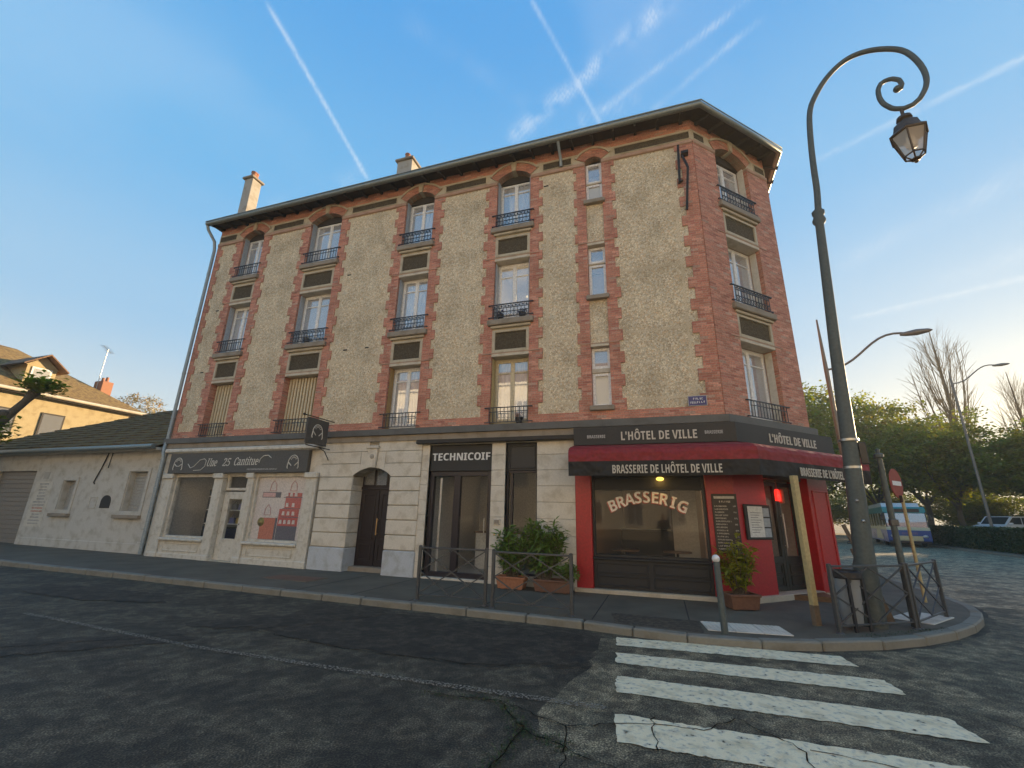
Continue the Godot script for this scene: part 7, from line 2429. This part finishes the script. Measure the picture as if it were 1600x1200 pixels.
# ---------------------------------------------------------------- sky
func make_sky(sun: Vector3) -> ImageTexture:
	var w := 2048; var h := 1024
	var data := PackedFloat32Array()
	data.resize(w * h * 3)
	var fn := FastNoiseLite.new(); fn.seed = 4; fn.frequency = 0.004; fn.fractal_octaves = 5
	var veil := fn.get_seamless_image(1024, 512)
	var sa := atan2(sun.x, -sun.z)
	var stops := [[-4.0, Color(0.70, 0.70, 0.66)], [0.0, Color(0.70, 0.73, 0.71)], [8.0, Color(0.54, 0.68, 0.77)], [20.0, Color(0.31, 0.55, 0.79)], [36.0, Color(0.165, 0.46, 0.79)], [58.0, Color(0.08, 0.35, 0.75)], [90.0, Color(0.06, 0.29, 0.66)]]
	for y in h:
		var el := 90.0 - (y + 0.5) * 180.0 / h
		var base: Color = stops[0][1]
		for i in stops.size() - 1:
			if el >= stops[i][0] and el <= stops[i + 1][0]:
				base = stops[i][1].lerp(stops[i + 1][1], smoothstep(stops[i][0], stops[i + 1][0], el))
		if el > 90.0: base = stops[-1][1]
		var er := deg_to_rad(el)
		var ce := cos(er); var se := sin(er)
		for x in w:
			# column to direction: azimuth measured from -z towards +x
			var az := (x + 0.5) / w * TAU
			var c := base
			if el > -3.0:
				var cs := ce * cos(az - sa) * sqrt(1.0 - sun.y * sun.y) + se * sun.y
				var off := rad_to_deg(acos(clampf(cs, -1.0, 1.0)))
				var au := exp(-off / 13.0)
				var low := exp(-maxf(el, 0.0) / 8.0)
				c = c.lerp(Color(1.0, 0.88, 0.58), clampf(exp(-off / 22.0) * low * 1.25, 0.0, 1.0))
				c += Color(5.2, 3.8, 1.7) * au * low
				var wide := pow(maxf(cs, 0.0), 2.5) * exp(-maxf(el, 0.0) / 34.0)
				c = c.lerp(Color(0.93, 0.95, 0.95), clampf(wide * 0.4, 0.0, 1.0))
				var vz := veil.get_pixel((x / 2) % 1024, clampi(y, 0, 511)).r
				var v := smoothstep(0.5, 0.85, vz) * 0.1 * clampf(el / 14.0, 0.0, 1.0)
				c = c.lerp(Color(0.80, 0.87, 0.93), v)
			var k := (y * w + x) * 3
			data[k] = c.r; data[k + 1] = c.g; data[k + 2] = c.b
	# vapour trails: great-circle strokes between two directions
	var r := RandomNumberGenerator.new(); r.seed = 2
	var ns := FastNoiseLite.new(); ns.seed = 9; ns.frequency = 0.02; ns.fractal_octaves = 4
	for q in TRAILS:
		var a: Vector3 = q[0]; var b: Vector3 = q[1]
		var ang := a.angle_to(b)
		var axis := a.cross(b).normalized()
		var steps := int(rad_to_deg(ang) * 7)
		var wd: float = deg_to_rad(q[2])
		var ac := int(rad_to_deg(wd) * 13) + 3
		for i in steps:
			var t := float(i) / steps
			var d := a.rotated(axis, ang * t)
			var fade: float = lerpf(q[4], q[5], t) * smoothstep(0.0, 0.08, t) * smoothstep(1.0, 0.92, t)
			for j in ac:
				var s := (float(j) / (ac - 1) * 2.0 - 1.0)
				var dir := (d + axis * s * wd).normalized()
				var n0 := ns.get_noise_3d(dir.x * 900, dir.y * 900, dir.z * 900)
				var al: float = q[3] * fade * exp(-s * s * 4.0) * clampf(0.75 + q[6] * n0 * 2.2, 0.0, 1.3)
				var px := int(fposmod(atan2(dir.x, -dir.z) / TAU, 1.0) * w) % w
				var py := clampi(int((0.5 - asin(clampf(dir.y, -1, 1)) / PI) * h), 0, h - 1)
				var k := (py * w + px) * 3
				al = clampf(al * 0.5, 0.0, 0.85)
				data[k] = lerpf(data[k], 0.9, al); data[k + 1] = lerpf(data[k + 1], 0.94, al); data[k + 2] = lerpf(data[k + 2], 0.97, al)
	var im := Image.create_from_data(w, h, false, Image.FORMAT_RGBF, data.to_byte_array())
	return ImageTexture.create_from_image(im)

const TRAILS := [[Vector3(-0.5383, 0.7729, -0.3359), Vector3(-0.5049, 0.6232, -0.5972), 0.35, 0.90, 1.00, 0.75, 0.15], [Vector3(-0.1543, 0.8510, -0.5020), Vector3(-0.0529, 0.7182, -0.6938), 0.40, 0.70, 0.70, 0.70, 0.30], [Vector3(0.0858, 0.8242, -0.5598), Vector3(-0.2449, 0.7106, -0.6596), 1.60, 0.75, 0.70, 0.60, 1.00], [Vector3(0.1974, 0.7930, -0.5764), Vector3(-0.0676, 0.7384, -0.6710), 0.60, 0.60, 0.80, 0.50, 0.50], [Vector3(0.2166, 0.7733, -0.5959), Vector3(0.0253, 0.7257, -0.6876), 0.55, 0.50, 0.80, 0.40, 0.50], [Vector3(0.5201, 0.5976, -0.6102), Vector3(0.2835, 0.5968, -0.7506), 0.45, 0.60, 1.00, 0.40, 0.20], [Vector3(0.5490, 0.3469, -0.7604), Vector3(0.3389, 0.3492, -0.8736), 0.40, 0.70, 1.00, 0.50, 0.20], [Vector3(0.5399, 0.4816, -0.6903), Vector3(0.3229, 0.4367, -0.8396), 1.80, 0.22, 0.90, 0.60, 0.60], [Vector3(-0.1047, 0.7343, -0.6707), Vector3(0.0273, 0.7463, -0.6651), 1.50, 0.20, 1.00, 0.60, 0.80], [Vector3(0.5478, 0.3834, -0.7436), Vector3(0.4397, 0.3692, -0.8188), 1.60, 0.25, 0.80, 0.30, 0.60], [Vector3(-0.6643, 0.5389, -0.5180), Vector3(-0.4979, 0.6411, -0.5841), 2.20, 0.22, 0.40, 0.80, 0.60], [Vector3(-0.3698, 0.8169, -0.4426), Vector3(-0.1628, 0.7445, -0.6475), 1.80, 0.10, 1.00, 0.60, 0.60]]

func _ready() -> void:
	rng.seed = 1
	# camera
	var cam := Camera3D.new()
	cam.name = "camera"
	add_child(cam)
	var yaw := -0.3224573; var pitch := 0.2897029; var roll := 0.02181776
	var fwd := Vector3(sin(yaw) * cos(pitch), sin(pitch), -cos(yaw) * cos(pitch))
	var right := Vector3(cos(yaw), 0, sin(yaw))
	var up := right.cross(fwd)
	var r2 := right * cos(roll) + up * sin(roll)
	var u2 := r2.cross(fwd)
	cam.transform = Transform3D(Basis(r2, u2, -fwd), Vector3(0, 1.6, 10.6))
	cam.fov = rad_to_deg(2.0 * atan(600.0 / 684.416))
	cam.near = 0.05
	cam.far = 2000.0
	cam.current = true
	# low sun behind the trees of the avenue, sky, exposure
	var sun_az := deg_to_rad(38.5); var sun_el := deg_to_rad(9.0)
	var sd := Vector3(sin(sun_az) * cos(sun_el), sin(sun_el), -cos(sun_az) * cos(sun_el))
	var sun := DirectionalLight3D.new()
	sun.name = "sun"
	add_child(sun)
	sun.look_at_from_position(Vector3.ZERO, -sd, Vector3.UP)
	sun.light_color = Color(1.0, 0.87, 0.68)
	sun.light_energy = 1.6
	sun.light_angular_distance = 0.6
	sun.shadow_enabled = true
	var env := Environment.new()
	env.background_mode = Environment.BG_SKY
	var pm := PanoramaSkyMaterial.new()
	pm.panorama = make_sky(sd)
	var sky := Sky.new()
	sky.sky_material = pm
	env.sky = sky
	env.background_energy_multiplier = 0.4
	env.tonemap_mode = Environment.TONE_MAPPER_LINEAR
	env.tonemap_exposure = 2.72
	env.fog_enabled = true
	env.fog_density = 0.0015
	env.fog_light_color = Color(1.0, 0.97, 0.9)
	env.sdfgi_enabled = true
	env.ssao_enabled = true
	env.ssil_enabled = true
	var we := WorldEnvironment.new()
	we.name = "world_environment"
	we.environment = env
	add_child(we)
	materials()
	mat("dark_pane_solid", 0.03, 0.035, 0.04, 0.08)
	# the setting
	ground_and_road()
	pavements()
	B = thing("corner_building", "four storey brick and rubble corner building with shops and a chamfered corner", "building")
	main_walls()
	chamfer_walls()
	other_walls()
	roof()
	pipes()
	street_level()
	low_building()
	yellow_house()
	opposite_house()
	# things in the street
	furniture()
	plants()
	bus()
	car()
	photographer()
	lit_room()

func lit_room() -> void:
	var l := thing("ceiling_lamp", "small lit lamp hanging in a third storey room seen through the glass", "lamp", V(-3.42, 7.95, -0.9))
	var m := MB.new()
	m.ball(V(0, 0, 0), V(0.04, 0.04, 0.04))
	put(m, "bulb", "room_bulb", l)
	m = MB.new()
	m.tube([V(0, 0.05, 0), V(0, 0.75, 0)], 0.006, 5)
	put(m, "cord", "black_iron", l)
	var om := OmniLight3D.new()
	om.name = "lamp_light"
	om.light_color = Color(1.0, 0.85, 0.6)
	om.light_energy = 0.1
	om.light_size = 0.05
	om.omni_attenuation = 2.0
	om.shadow_enabled = true
	l.add_child(om)
